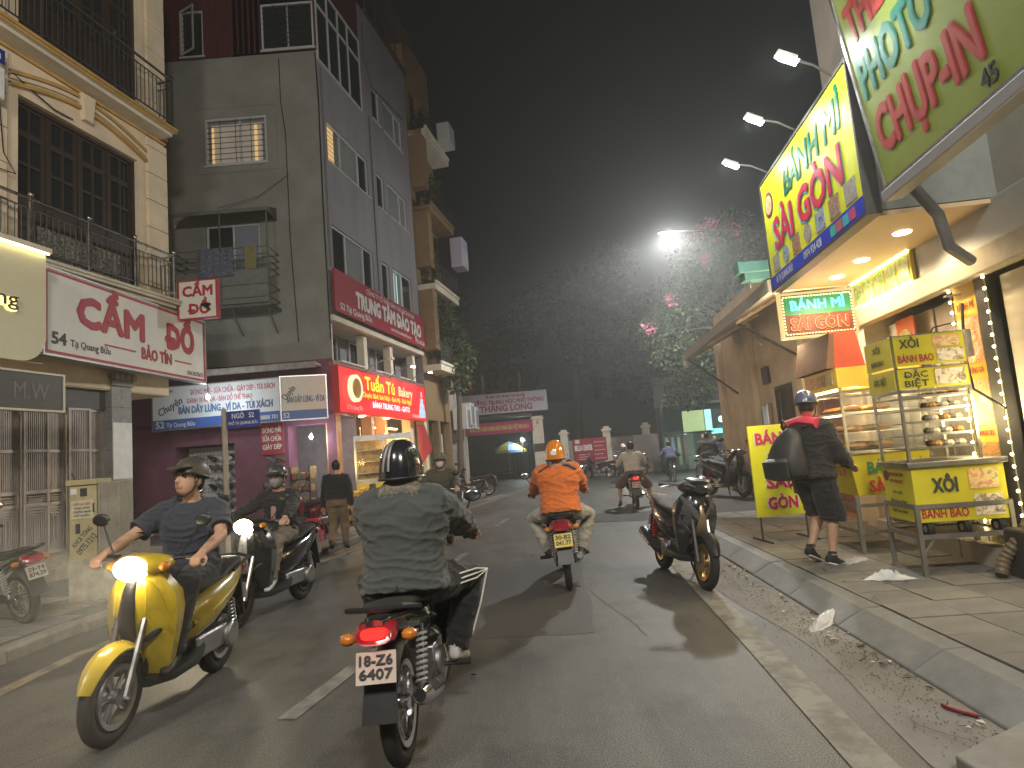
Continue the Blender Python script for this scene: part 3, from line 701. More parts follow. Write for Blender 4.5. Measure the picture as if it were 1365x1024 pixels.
S = sign('shoe_repair_sign', 'long white shop sign in red and blue lettering with a hanging bulb', 'sign', (-7.8, 16.72, 2.87), R(-1.4), 3.4, 1.14, .12, mat('sign_pale_blue_white', (.66, .69, .72), .4, var=.06), edge=steel)
MB().bx(-1.69, 1.69, -.066, -.061, .01, .27).build('blue_band', mat('blue_sign_band', (.05, .12, .4), .4), S, 0)
sred = mat('faded_red_letters', (.5, .12, .14), .5); sblue = mat('faded_blue_letters', (.08, .14, .3), .5)
txt('ĐÓNG MỚI - SỬA CHỮA - GIÀY DÉP - TÚI XÁCH', .14, 2.25, sred, S, .45, .88, .061, .03); txt('ĐÁNH XI ÁO DA - BÁN ĐỒ THỂ THAO', .13, 1.75, sred, S, .1, .66, .061, .03)
txt('BÁN DÂY LƯNG - VÍ DA - TÚI XÁCH', .18, 2.5, sblue, S, .25, .4, .061, .05); txt('Chuyên', .19, .7, greyt, S, -1.2, .52, .061, .03, rot=R(-28), sh=.2)
txt('LÊ CẢNH', .08, .4, greyt, S, -1.35, .98, .061, .02); txt('52', .17, .22, white, S, -1.5, .06, .068, .04); txt('Tạ Quang Bửu', .11, .75, white, S, -.95, .07, .068, .03); txt('- 097 8888 701', .11, .75, white, S, 1.25, .07, .068, .03)
S = sign('corner_shop_sign', 'short white sign panel turned at the corner beside the red bakery sign', 'sign', (-5.5, 16.72, 2.87), R(14), 1.15, 1.14, .1, mat('sign_warm_white', (.6, .57, .5), .4, var=.06), edge=steel)
MB().bx(-.57, .57, -.057, -.052, .01, .24).build('blue_band', MATS['blue_sign_band'], S, 0)
txt('BÁN DÂY LƯNG - VÍ DA', .16, .95, sblue, S, .05, .45, .052, .03); txt('Chuyên', .16, .4, greyt, S, -.32, .66, .052, .02, rot=R(-50)); txt('52', .13, .15, white, S, -.45, .06, .058, .03)
S = sign('red_repair_notice', 'small red notice with white letters under the white shop sign', 'notice', (-6.5, 17.02, 2.02), 0, .62, .84, .03, mat('notice_red', (.3, .03, .045), .5))
for i, t_ in enumerate(('ĐÓNG MỚI', 'SỬA CHỮA', 'GIÀY DÉP')): txt(t_, .13, .5, white, S, 0, .58 - i * .22, .015, .03)
bulbm = glow('cool_bulb', (.85, .95, 1), 160)
def bulb(loc, label, power, col=(.85, .95, 1), drop=.5, ms=bulbm, grp='bare bulbs at the shop'):
    t = thing('hanging_bulb', label, 'light bulb', loc, 0, grp)
    MB().tube([(0, 0, .08), (0, 0, drop)], .006, 5).build('cord', black, t); MB().lathe([(.022, .03), (.025, .09), (.015, .1)], n=10).build('socket', white, t)
    MB().ell((0, 0, -.02), (.045, .045, .06), 12).build('globe', ms, t); light('bulb_light', 'POINT', (0, 0, -.13), power, col, t, .05)
    return t
bulb((-7.55, 15.7, 3.55), 'lit bare bulb hanging in front of the white shoe repair sign', 26)
bulb((-5.42, 16.9, 2.42), 'lit bare bulb hanging below the corner sign panel', 45)
MB(FW).bx(-5.3, -.3, -.55, 0, 4.28, 4.34).bx(-5.3, -.3, -.57, -.54, 4.2, 4.36).build('awning_sheet', mat('old_awning', (.28, .27, .25), .7, var=.3), H52, 0)
# bakery front
warmwall = mat('bakery_orange_wall', (.42, .2, .08), .6, var=.2)
for s0, s1 in ((0.0, .25), (2.25, 2.5), (3.3, 3.5), (5.6, 6.0), (7.1, 7.4)): MB().bx(s0, s1, -.02, .3, .1, 4.3).build('shop_column', warmwall if s0 < 5 else offwhite, H52, 0)
MB().bx(0, 7.4, 2.6, 2.65, .1, 4.3).bx(0, 7.4, .3, 2.6, 3.3, 3.35).build('bakery_inner_wall', mat('bakery_inner', (.6, .42, .16), .7, var=.2), H52, 0)
MB().bx(0, 7.4, 0, .28, 3.35, 4.45).build('fascia', mat('brown_fascia', (.2, .15, .12), .7), H52, 0)
breadm = [mat('bread_crust', (.5, .24, .06), .5, var=.4, ns=20), mat('pastry_yellow', (.62, .4, .1), .45, var=.3, ns=20), mat('wrapped_cake', (.6, .55, .45), .3, var=.4, ns=20)]
shelf = thing('bakery_shelf', 'tall warm-lit bakery shelf packed with bread behind glass', 'shelf', (-4.80, 17.1, .12), TL)
b = MB()
for k in range(7): b.bx(2.55, 5.5, .5, 1.0, .1 + k * .36, .13 + k * .36)
b.bx(2.55, 2.6, .5, 1, .1, 2.6); b.bx(5.45, 5.5, .5, 1, .1, 2.6); b.build('rack', steel, shelf, 0)
bm_ = [MB().ell((0, 0, .05), (.11, .07, .06), 8).mesh('bread_loaf', m_) for m_ in breadm] + [MB().bx(-.09, .09, -.08, .08, 0, .14).mesh('cake_box', breadm[2], 0)]
fx = lambda s_, y_, z_: (-4.80 + s_ * math.sin(R(11)) + y_ * -math.cos(R(11)), 17.1 + s_ * math.cos(R(11)) + y_ * math.sin(R(11)), z_)
for k in range(6):
    for i in range(11):
        o = bpy.data.objects.new('bread_loaf', rnd.choice(bm_)); COL.objects.link(o); o.location = fx(2.72 + i * .26, .62, .26 + k * .36); o.rotation_euler = (0, 0, rnd.uniform(0, 3))
        tag(o, 'bread piece, ' + ORD[i] + ' along the ' + ROW[k] + ' warm-lit bakery shelf', 'bread', 'bread on the bakery shelf')
MB().bx(2.6, 5.4, .4, .44, 2.58, 2.62).build('strip_lamp', glow('bakery_strip', (1, .72, .25), 20), shelf, 0)
light('shelf_light', 'POINT', (3.4, -.02, 2.3), 200, (1, .62, .18), shelf, .1); light('shelf_light', 'POINT', (4.4, -.5, 1.2), 90, (1, .66, .22), shelf, .1)
cab = thing('glass_display_cabinet', 'tall glass cabinet with a yellow bread poster in front of the bakery corner', 'cabinet', fx(-.15, -.55, .12), TL + R(-70))
b = MB(); frame_rect(b, 0, .78, 1.0, 2.1, -.03, .03, .045); frame_rect(b, .8, 1.5, 1.0, 2.1, -.03, .03, .045); b.bx(0, 1.5, -.03, .45, 2.1, 2.2); b.bx(0, 1.5, -.02, .45, .95, 1.0)
for x in (.02, 1.48): b.bx(x - .025, x + .025, .4, .45, 0, 2.1)
b.build('frame', steel, cab, 0); MB().bx(.05, 1.45, -.005, .005, 1.04, 2.06).build('glass', glass, cab, 0)
MB().bx(.04, 1.46, .4, .42, 1.02, 2.08).build('cabinet_back', mat('cabinet_back', (.55, .36, .12), .6, var=.5, ns=9), cab, 0)
for k in range(3): MB().bx(.05, 1.45, .05, .4, 1.2 + k * .3, 1.21 + k * .3).build('glass_shelf', steel, cab, 0)
MB().bx(.02, .8, -.03, .02, .12, .95).build('poster', mat('yellow_poster', (.6, .55, .09), .5, var=.15), cab, 0)
txt('BÁNH MÌ', .1, .55, redt, cab, .42, .72, .03, .03); txt('Bánh', .17, .5, mat('green_letters', (.04, .22, .08), .5), cab, .42, .42, .03, .04)
light('cabinet_light', 'POINT', (1.15, .2, 1.9), 40, (1, .7, .35), cab, .05)
S = sign('bakery_sign', 'long red lit bakery sign with yellow lettering and a round logo', 'sign', fx(2.9, -.3, 2.97), TL, 6.8, 1.23, .16, mat('lit_red_sign', (.55, .02, .03), .4, emit=.75, ecol=(1, .02, .015), var=.08), edge=redm)
yel = glow('yellow_lit_letters', (1, .55, .02), 2.0); whl = glow('white_lit_letters', (.75, .95, 1), 1.6)
txt('Tuấn Tú', .36, 2.2, yel, S, -.75, .72, .09, .05, dep=.04); txt('Bakery', .3, 1.25, glow('cream_lit_letters', (1, .75, .35), 1.4), S, 1.35, .72, .09, .04, dep=.04)
txt('Chuyên: Bánh Sinh Nhật - Bánh Mỳ - Bánh Ngọt', .15, 3.9, yel, S, .0, .5, .09, .03); txt('BÁNH TRUNG THU - GATO', .17, 3.0, whl, S, .15, .22, .09, .04, dep=.03)
txt('52 Tạ Quang Bửu', .12, 1.0, white, S, -2.5, .1, .09, .02); txt('0243.868.52.52', .1, 1.0, white, S, 2.5, .08, .09, .02)
MB().lathe([(.01, -.1), (.38, -.1), (.38, -.2), (.01, -.2)], (-2.55, 0, .68), 'y', 24).build('round_logo', glow('logo_lit', (1, .9, .55), 1.2), S)
MB().lathe([(.22, -.201), (.25, -.215), (.28, -.201)], (-2.55, 0, .68), 'y', 20).build('logo_ring', mat('logo_ring', (.55, .3, .05), .5), S)
b = MB()
for k, (w_, h_) in enumerate(((.3, .26), (.22, .24), (.13, .2), (.05, .2))): b.bx(3.0 - w_, 3.0 + w_, -.1, -.09, .1 + k * .24, .1 + k * .24 + h_)
b.build('cake_picture', mat('cake_print', (.35, .5, .62), .4, emit=.5, ecol=(.6, .85, 1), col2=(.2, .25, .5), thr=.5, ns=14), S, 0)
for k, xx in enumerate((-1.6, .2, 1.9)):
    lp = MB().tube([(xx, 0, 1.23), (xx + .1, -.35, 1.5), (xx + .15, -.75, 1.62)], .015, 6).build('spot_arm', steel, S)
    MB().bx(xx + .05, xx + .27, -.86, -.74, 1.56, 1.62).build('spot_head', white, lp, 0)
    if k: MB().bx(xx + .07, xx + .25, -.85, -.75, 1.548, 1.556).build('spot_lens', glow('spot_lens_cool', (1, .98, .9), 45), lp, 0); light('spot', 'SPOT', (xx + .16, -.8, 1.5), 60, (1, .95, .85), S, .04, 110, (xx + .1, -.05, .5))
for xx in (-1.7, .1): MB().lathe([(.01, -.02), (.09, -.02), (.09, -.03), (.01, -.03)], (xx, .1, -.01), 'z', 12).build('downlight', glow('downlight_warm', (1, .9, .72), 30), S); light('downlight', 'POINT', (xx, -.05, -.15), 25, (1, .82, .55), S, .06)
S = sign('training_centre_banner', 'long red banner with white training centre lettering on the grey facade', 'banner', fx(3.65, -.16, 5.8), TL, 7.35, 1.2, .06, mat('banner_red', (.33, .022, .04), .55, var=.12))
txt('CÔNG TY CỔ PHẦN ĐÀO TẠO BÁCH KHOA', .15, 4.2, white, S, .5, .95, .03, .03); txt('TRUNG TÂM ĐÀO TẠO', .44, 5.6, white, S, .45, .38, .03, .08)
txt('52 Tạ Quang Bửu', .18, 2.1, white, S, -2.35, .1, .03, .03); txt('www.daotaobachkhoa.vn', .12, 1.9, white, S, 1.2, .13, .03, .02); txt('0936.345.268', .14, 1.0, white, S, 3.1, .1, .03, .03)
MB().bx(0, 7.4, -.1, .9, 5.55, 5.7).build('soffit_slab', offwhite, H52, 0, .01)
for s0 in (.02, 2.3, 4.4, 6.6): MB().bx(s0, s0 + .24, .1 if s0 else .02, .34, 4.46, 5.54).build('upper_column', offwhite, H52, 0)
for s0 in (.5, 2.8, 4.9): window(H52, s0, s0 + 1.5, 4.5, 5.5, (.75, .75), y=.85)
curt_ = thing('red_awning_cloth', 'red cloth curtain draped beside the bakery entrance', 'curtain', fx(5.9, -.15, .0), TL)
b = MB(); n = 12
for k in range(n):
    xa, xb = k * .09, (k + 1) * .09; d0, d1 = .05 * (k % 2), .05 * ((k + 1) % 2)
    b.add([(xa * .7, -d0, 2.85), (xb * .7, -d1, 2.85), (xb * 1.2, -d1 - .1, 1.5 + .5 * k / n), (xa * 1.2, -d0 - .1, 1.5 + .5 * (k - 1) / n)], [(0, 1, 2, 3)])
b.build('cloth', mat('red_cloth', (.35, .02, .03), .8, var=.2), curt_)

# ================================================================ left: tan balcony house, shuttered kiosk, planter tree
tan = mat('tan_wall_paint', (.24, .155, .08), .8, var=.2, ns=1.5)
HT = thing('tan_balcony_house', 'narrow tan house with stacked plant-filled balconies past the grey building', 'house', fx(7.45, 0, 0), TL)
b = MB(); wall(b, 3.2, 19, [(.5, 1.5, z, z + 2.2) for z in (5.2, 8.4, 11.6, 14.8)] + [(1.9, 2.9, z, z + 2.2) for z in (5.2, 8.4, 11.6, 14.8)] + [(.2, 1.45, .14, 3.1), (1.7, 3.0, .14, 3.1)], z0=.1, d=.3)
b.bx(0, .001, 0, 8, .1, 19); b.bx(3.199, 3.2, 0, 8, .1, 19); b.bx(0, 3.2, 0, 8, 18.9, 19); b.build('wall', tan, HT, 0)
for z in (5.2, 8.4, 11.6, 14.8):
    for s0 in (.5, 1.9): MB().bx(s0, s0 + 1.0, .15, .18, z, z + 2.2).build('door', brownw, HT, 0)
    MB().bx(0, 3.2, -.75, 0, z - .25, z).bx(0, 3.2, -.8, -.7, z, z + .12).build('balcony_slab', offwhite if z != 11.6 else tan, HT, 0, .02)
    b = MB(); b.tube([(0, -.74, z + .9), (3.2, -.74, z + .9)], .03, 6)
    for k in range(17): b.tube([(.1 + k * .19, -.74, z), (.1 + k * .19, -.74, z + .9)], .012, 5)
    b.build('railing', irong, HT)
for z in (7.6, 10.9, 14.2): MB().bx(.0, .5, -.6, 0, z - 1.8, z + .6).build('pier', tan, HT, 0, .01)
MB().bx(.1, 3.1, .8, .85, .1, 3.2).build('shop_back', mat('dim_shop', (.1, .09, .085), .8, var=.4, ns=3), HT, 0)
for k in range(4): MB().bx(1.8 + k * .28, 2.0 + k * .28, .3, .36, 1.2 + .1 * (k % 2), 2.6).build('hung_garment', mat('garment_%d' % (k % 3), ((.5, .5, .48), (.3, .32, .34), (.42, .38, .36))[k % 3], .8), HT, 0, .03)
ac = mat('aircon_white', (.5, .5, .5), .45)
for i, (s_, y_, z_, lab) in enumerate(((2.2, -1.05, 9.6, 'white signboard box high on the tan balcony house'), (1.6, -1.0, 14.9, 'grey rooftop water box on the upper tan balcony'))):
    t = thing('wall_box', lab, 'box', fx(7.45 + s_, y_, z_), TL)
    MB().bx(0, .9, -.3, .25, 0, 1.3 if i == 0 else .9).build('case', mat('pale_lilac_box', (.4, .37, .47), .5) if i == 0 else ac, t, 0, .03); MB().bx(.1, .8, -.31, -.301, .15, .75).build('front_panel', ac, t, 0)
KS = thing('shuttered_kiosk', 'small shuttered shop with aluminium box units above beside the school gate', 'shop', fx(10.75, .1, 0), TL)
b = MB(); b.bx(0, 2.2, 0, 5, .1, .2); b.bx(0, .15, 0, 5, .2, 5.0); b.bx(2.05, 2.2, 0, 5, .2, 5); b.bx(0, 2.2, 0, 5, 5, 5.2); b.bx(1.0, 1.15, 0, .2, .2, 5); b.bx(.15, 2.05, .02, .2, 2.7, 5); b.build('wall', mat('kiosk_plaster', (.35, .33, .3), .8, var=.2), KS, 0)
for s0, s1 in ((.15, 1.0), (1.15, 2.05)):
    sh = MB()
    for k in range(18): sh.bx(s0, s1, .1 + .015 * (k % 2), .13, .22 + k * .137, .22 + k * .137 + .13)
    sh.build('roller_shutter', mat('roller_shutter_grey', (.4, .42, .42), .45, metal=.4, var=.15), KS, 0)
for i, (s_, z_, w_) in enumerate(((.05, 2.75, .6), (.75, 2.95, .65), (1.5, 2.8, .6))):
    t = thing('aluminium_sign_box', ('first', 'middle', 'farthest')[i] + ' of the three grey box signs above the shutters', 'sign', fx(10.75 + s_, -.35, z_), TL, 'box signs above the shutters')
    MB().bx(0, w_, -.35, .3, 0, 1.0).build('case', ac, t, 0, .03)
    b = MB()
    for k in range(9): b.bx(.08, w_ - .08, -.362, -.35, .1 + k * .085, .14 + k * .085)
    b.build('louvre', steel, t, 0)

# ================================================================ school gate
gatew = mat('gate_cream_paint', (.68, .6, .5), .7, var=.14, ns=2)
GT = thing('school_gate', 'cream pillared school gate with a white name board above the opening', 'gate', (0, 36, 0))
for x0, x1, h in ((-3.5, -2.8, 3.6), (.95, 1.55, 3.55)):
    p = MB(); p.bx(x0, x1, 0, .6, 0, h - .2); p.bx(x0 - .06, x1 + .06, -.06, .66, h - .2, h - .1); p.bx(x0 - .02, x1 + .02, -.02, .62, h - .1, h)
    frame_rect(p, x0 + .1, x1 - .1, .4, h - .6, -.02, 0, .04); po = p.build('pillar', gatew, GT, 0, .01)
    MB().prism([((x0 + x1) / 2 - .07, h - .45), ((x0 + x1) / 2 + .07, h - .45), ((x0 + x1) / 2 + .05, h - .25), ((x0 + x1) / 2 - .05, h - .25)], -.05, -.003, 'xz').build('crest', mat('gold_crest', (.45, .3, .05), .5), po, 0)
MB().bx(.95, 1.55, -.025, -.021, 1.55, 2.0).build('brown_plaque', brownw, GT, 0)
MB().bx(-2.9, 1.0, .2, .4, 3.6, 3.8).build('beam', darkmetal, GT, 0)
bd = MB().bx(-2.95, 1.9, -.05, .05, 3.86, 5.0).build('name_board', mat('name_board_lilac', (.5, .45, .52), .5, var=.08), GT, 0)
nred = mat('name_board_red', (.35, .03, .07), .5)
for t_, h_, w_, z_ in (('SỞ GIÁO DỤC VÀ ĐÀO TẠO HÀ NỘI', .15, 2.2, 4.74), ('TRƯỜNG TRUNG HỌC PHỔ THÔNG', .22, 4.3, 4.4), ('THĂNG LONG', .34, 2.95, 3.98)): txt(t_, h_, w_, nred, GT, -.45, z_, .05, .05)
for x, m_ in ((-2.4, redm), (-1.7, MATS['yellow_cloth']), (.4, MATS['yellow_cloth'])):
    MB().tube([(x, 0, 5.0), (x, 0, 6.3)], .02, 6).add([(x, 0, 6.2), (x + .12, .05, 6.0), (x + .1, .02, 5.4), (x, 0, 5.3)], [(0, 1, 2, 3)]).build('flag', m_, GT, 0)
bn = sign('welcome_banner', 'pink red banner strung across the school gate opening', 'banner', (-.92, 35.9, 2.72), R(-1.3), 3.8, .66, .03, mat('banner_pink_red', (.36, .03, .09), .6))
txt('NHIỆT LIỆT CHÀO MỪNG NGÀY NHÀ GIÁO VIỆT NAM 20-11', .24, 3.3, mat('banner_yellow', (.6, .42, .12), .5), bn, 0, .2, .015, .03)
yardw = mat('yard_wall', (.14, .15, .14), .8, var=.3)
yw = struct(MB().bx(-12, 14, 52, 52.3, 0, 5.5).build('school_yard_wall', yardw, smooth=0))
fg = thing('yard_fence', 'dark bar fence inside the school yard behind the umbrella', 'fence', (0, 46, 0))
for i in range(26): MB().bx(-4 + i * .28, -3.96 + i * .28, -.02, .02, 0, 2.4).build('bar', irong, fg, 0)
MB().bx(-4.1, 3.4, -.03, .03, 2.3, 2.36).bx(-4.1, 3.4, -.03, .03, .3, .36).build('rail', irong, fg, 0)
um = thing('yard_umbrella', 'blue and yellow striped umbrella standing inside the school gate', 'umbrella', (-.55, 40, 0))
MB().tube([(0, 0, 0), (0, 0, 2.3)], .025, 8).build('pole', steel, um); MB().lathe([(.22, 0), (.22, .1), (.05, .12)], n=14).build('base', black, um)
uc = [mat('umbrella_blue', (.16, .25, .6), .7), mat('umbrella_yellow', (.65, .62, .12), .7)]
for k in range(8):
    a0, a1 = k * math.pi / 4, (k + 1) * math.pi / 4; P = lambda a, r_, z_: (r_ * math.cos(a), r_ * math.sin(a), z_)
    MB().add([(0, 0, 2.35), P(a0, .6, 2.12), P(a1, .6, 2.12), P(a0, 1.1, 1.78), P(a1, 1.1, 1.78), P(a0, 1.12, 1.62), P(a1, 1.12, 1.62)], [(0, 1, 2), (1, 3, 4, 2), (3, 5, 6, 4)]).build('canopy_panel', uc[k % 2], um, 0)
bulb((.3, 39.6, 2.6), 'lit white lamp beside the umbrella inside the school gate', 160, (.9, 1, .95), 2.5, grp=None) if False else None
t = thing('yard_lamp', 'lit white lamp on a post beside the yard umbrella', 'lamp', (.35, 39.3, 0)); MB().tube([(0, 0, 0), (0, 0, 2.3)], .03, 8).build('post', darkmetal, t); MB().ell((0, 0, 2.36), (.09, .09, .09), 12).build('globe', bulbm, t); light('lamp_light', 'POINT', (0, -.2, 2.3), 130, (.88, 1, .95), t, .08)
# school wall with red banners to the right of the gate
SW = thing('school_wall', 'low school boundary wall with capped pillars right of the gate', 'wall', (1.7, 35.6, 0), R(-14))
MB().bx(0, 9.5, 0, .25, 0, 2.0).build('wall_panel', mat('school_wall_paint', (.3, .27, .23), .8, var=.25), SW, 0)
for x in (.75, 3.1, 5.2, 7.4, 9.3): MB().bx(x, x + .4, -.08, .33, 0, 2.35).bx(x - .06, x + .46, -.14, .39, 2.35, 2.5).bx(x + .05, x + .35, -.02, .27, 2.5, 2.62).build('pillar', gatew, SW, 0, .01)
for i, (x, w_, t_, lab) in enumerate(((1.75, 1.15, 'BELLA CENTER', 'red poster headed with big white letters on the school wall'), (2.62, .78, None, 'red poster with lines of small text on the school wall'))):
    S = sign('wall_poster', lab, 'poster', SW.matrix_world @ V((0, 0, 0)), R(-14), w_ if i else 1.1, 1.25, .02, mat('poster_red', (.33, .02, .045), .55, var=.1))
    a = R(-14); x += .25
    S.location = (1.7 + x * math.cos(a) + .12 * math.sin(a), 35.6 + x * math.sin(a) - .12 * math.cos(a), .8)
    if t_: txt(t_, .3, .95, white, S, 0, .6, .01, .04)
    for k in range(5 if not t_ else 3): MB().bx(-.3, .3 - .1 * (k % 2), -.016, -.012, .12 + k * (.12 if t_ else .22), .15 + k * (.12 if t_ else .22)).build('text_line', offwhite, S, 0)
    if t_: MB().bx(-.45, -.2, -.016, -.012, 1.0, 1.2).build('crest', offwhite, S, 0)
pb = thing('pale_wall_board', 'large pale notice board on the school wall behind the white-shirted rider', 'board', (7.0, 34.05, 0), R(-14)); MB().bx(-.8, .9, -.05, 0, .5, 2.0).build('board', mat('pale_board', (.4, .36, .35), .6, var=.15), pb, 0); MB().bx(-.7, -.62, -.02, .02, 0, .5).bx(.7, .78, -.02, .02, 0, .5).build('leg', darkmetal, pb, 0)
# ================================================================ right: sandwich shop row (x of each frame runs towards the camera, front faces the street)
TR = R(264)
RO = (4.557, 8.02)
def fr(s_, y_, z_):      # point on the right facade: s_ towards the camera, y_ into the building
    c, s0 = math.cos(TR), math.sin(TR)
    return (RO[0] + s_ * c - y_ * s0, RO[1] + s_ * s0 + y_ * c, z_)
plast = mat('stained_grey_plaster', (.46, .45, .42), .85, var=.2, ns=1.3, bump=.15)
sheet = mat('grey_metal_sheet', (.5, .49, .46), .45, metal=.35, var=.15, stretch=(6, 1, 1))
RB = thing('sandwich_shop_building', 'plain grey plastered shop building behind the food carts', 'building', (*RO, 0), TR)
b = MB(); b.bx(-.3, 7.5, 0, 5, 2.95, 8.2); b.bx(-.3, -.1, 0, 5, .1, 2.95); b.bx(3.2, 7.5, .35, .4, .1, 2.95); b.bx(3.2, 3.24, 0, .4, .1, 2.95); b.build('wall', plast, RB, 0)
MB().bx(-.3, 7.5, -.14, -.001, 2.74, 2.96).build('beam', mat('beam_plaster', (.4, .35, .28), .8, var=.15), RB, 0, .015)
MB().bx(1.2, 7.5, -.06, -.002, 2.97, 3.35).build('tarp_panel', mat('grey_tarp', (.42, .44, .45), .6, var=.12, ns=2), RB, 0, .02)
b = MB()
for k in range(10): b.bx(-.1 + k * .21, .1 + k * .21, .3 + .02 * (k % 2), .34, .3, 2.74)
b.build('corrugated_wall', sheet, RB, 0)
plin = mat('pale_plinth_stone', (.5, .46, .4), .7, var=.2, ns=3)
for i in range(4): MB().bx(-.1 + i * .9, .79 + i * .9, -.18, .5, .14, .34).build('plinth_stone', plin, RB, 0, .01)
MB().bx(2.32, 2.46, -.05, .06, .15, 2.74).build('dark_post', darkmetal, RB, 0)
MB().tube([(2.2, -.1, 2.55), (2.22, -.16, 2.1), (2.3, -.18, 1.75), (2.6, -.12, 1.55)], .013, 6).tube([(.9, .25, 2.45), (1.1, .2, 2.5), (1.6, .2, 2.48)], .008, 5).tube([(2.1, -.1, 2.7), (2.0, -.14, 2.66), (2.3, -.16, 2.62)], .008, 5).build('cable', black, RB)
MB().bx(2.18, 2.26, -.16, -.1, 2.05, 2.3).build('power_strip', MATS['warm_white_plaster'] if False else steel, RB, 0)
MB().bx(2.58, 5.2, .02, .05, .4, 2.7).build('grey_panel', mat('frosted_panel', (.48, .42, .34), .3, var=.2, ns=2), RB, 0)
MB().bx(2.5, 3.3, -.25, .3, .14, .55).build('dark_box', darkmetal, RB, 0, .02)
hs = MB(); hs.tube([(2.62 - .04 * math.sin(i * .25), -.38 + .012 * i, .18 + .02 * i if i < 20 else .58 + .01 * (i - 20)) for i in range(28)], [.055 if i % 2 else .045 for i in range(28)], 10); hs.build('drain_hose', mat('brown_hose', (.13, .1, .07), .5), RB)
# menu posters between LED strings
posty = mat('poster_yellow', (.7, .46, .03), .5, var=.05)
foods = [food('hotdog_print', [(.55, .12, .04), (.8, .55, .3), (.75, .25, .08), (.85, .75, .5)], 9, 1), food('chips_print', [(.5, .14, .05), (.75, .45, .2), (.7, .3, .12), (.8, .65, .45)], 9, 5), food('sausage_print', [(.4, .1, .04), (.65, .3, .1), (.3, .2, .05), (.8, .6, .35)], 9, 9), food('sandwich_print', [(.3, .2, .05), (.8, .6, .3), (.35, .4, .1), (.7, .3, .12)], 9, 13)]
bun = food('bun_print', [(.12, .08, .05), (.75, .65, .48), (.85, .8, .68)], 16, 3); soup = food('rice_print', [(.35, .3, .28), (.75, .35, .15), (.8, .65, .3), (.3, .35, .12)], 16, 7)
PT = thing('menu_poster', 'tall yellow menu poster with sandwich pictures between LED strings', 'poster', (*RO, 0), TR)
MB().bx(1.95, 2.3, -.03, 0, .3, 2.74).build('sheet', posty, PT, 0)
for k, m_ in enumerate(foods):
    z = 2.0 - k * .58; MB().bx(1.965, 2.285, -.036, -.031, z, z + .42).build('food_picture', m_, PT, 0)
txt('BÁNH MÌ', .07, .26, redt, PT, 2.12, 2.5, .031, .03)
for k, t_ in enumerate(('TRỨNG GÀ', 'BÁNH MÌ XÚC XÍCH', 'BÁNH MÌ XÁ XÍU', 'BÁNH MÌ TRỨNG')): txt(t_, .05, .26, redt, PT, 2.12, 1.9 - k * .58 if k else 1.9, .031, .03)
PT2 = thing('burger_poster', 'small red and yellow burger poster on the wall beside the LED sign', 'poster', fr(.55, .2, 2.1), TR)
MB().bx(-.2, .2, -.02, 0, 0, .62).build('sheet', mat('orange_red_print', (.7, .17, .04), .5, var=.1), PT2, 0); MB().lathe([(.01, -.03), (.16, -.03), (.16, -.021)], (0, 0, .33), 'y', 18).build('burger_picture', foods[3], PT2, 0); txt('BURGER', .07, .3, MATS['banner_yellow'], PT2, 0, .06, .02, .03)
ledw = glow('led_bulb_warm', (1, .8, .36), 30, sample=False)
ledme = MB().ell((0, 0, 0), (.014, .014, .014), 6).mesh('bulb', ledw)
def led_string(name, label, pts, n, power, grp='LED strings at the sandwich shop'):
    t = thing(name, label, 'LED string', pts[0], 0, grp); p0 = V(pts[0])
    MB().tube([V(p) - p0 for p in pts], .006, 5).build('wire', mat('led_wire', (.3, .28, .2), .5), t)
    for i in range(n):
        u = i / (n - 1) * (len(pts) - 1); k = min(int(u), len(pts) - 2); q = V(pts[k]).lerp(V(pts[k + 1]), u - k)
        o = bpy.data.objects.new('bulb', ledme); COL.objects.link(o); o.parent = t; o.location = q - p0 + V((-.012, 0, 0))
    m_ = [V(a) for a in pts]; mid = m_[0].lerp(m_[-1], .5)
    light('string_light', 'POINT', mid - p0 + V((-.1, -.03, 0)), power, (1, .78, .38), t, .25)
    return t
led_string('led_string', 'warm LED string up the left edge of the menu poster', [fr(1.93, -.04, .32), fr(1.93, -.04, 2.72)], 24, 26)
led_string('led_string', 'warm LED string beside the dark post right of the menu poster', [fr(2.5, -.06, .32), fr(2.5, -.06, 2.72)], 24, 30)
# canopy with soffit and its signs
CN = thing('shop_canopy', 'lit canopy soffit projecting over the pavement under the big yellow sign', 'canopy', (*RO, 0), TR)
soff = mat('cream_soffit', (.66, .5, .3), .5, var=.06)
MB().bx(.0, 2.75, -1.0, -.005, 3.3, 3.34).build('soffit', soff, CN, 0)
MB().bx(0, .04, -1.0, 0, 3.35, 4.65).bx(2.71, 2.75, -1.0, 0, 3.35, 4.6).bx(0.05, 2.7, -1.0, 0, 4.55, 4.6).build('canopy_side', mat('canopy_grey', (.25, .27, .26), .5), CN, 0)
for i, s_ in enumerate((.55, 1.25, 2.15)):
    MB().lathe([(.01, 3.298), (.06, 3.298), (.075, 3.29), (.08, 3.298)], (s_, -.5, 0), 'z', 16).build('downlight', glow('downlight_soffit', (1, .88, .65), 14), CN)
    light('downlight', 'SPOT', (s_, -.5, 3.27), 95, (1, .76, .42), CN, .06, 150, (s_, -.5, 0))
yface = mat('sign_yellow_face', (.7, .74, .012), .4, var=.06, bump=.25, bs=2.5)
S = sign('sandwich_sign', 'big yellow sandwich shop sign lit by three arm lamps', 'sign', (3.345, 6.65, 3.3), TR, 2.75, 1.4, .1, yface, edge=darkmetal)
gre = mat('sign_green_letters', (.0, .17, .08), .4); pnk = mat('sign_crimson_letters', (.62, .03, .09), .4); cya = mat('sign_cyan_shadow', (.2, .62, .66), .4)
txt('BÁNH MÌ', .3, 1.62, gre, S, .3, .93, .05, .06, sh=.12)
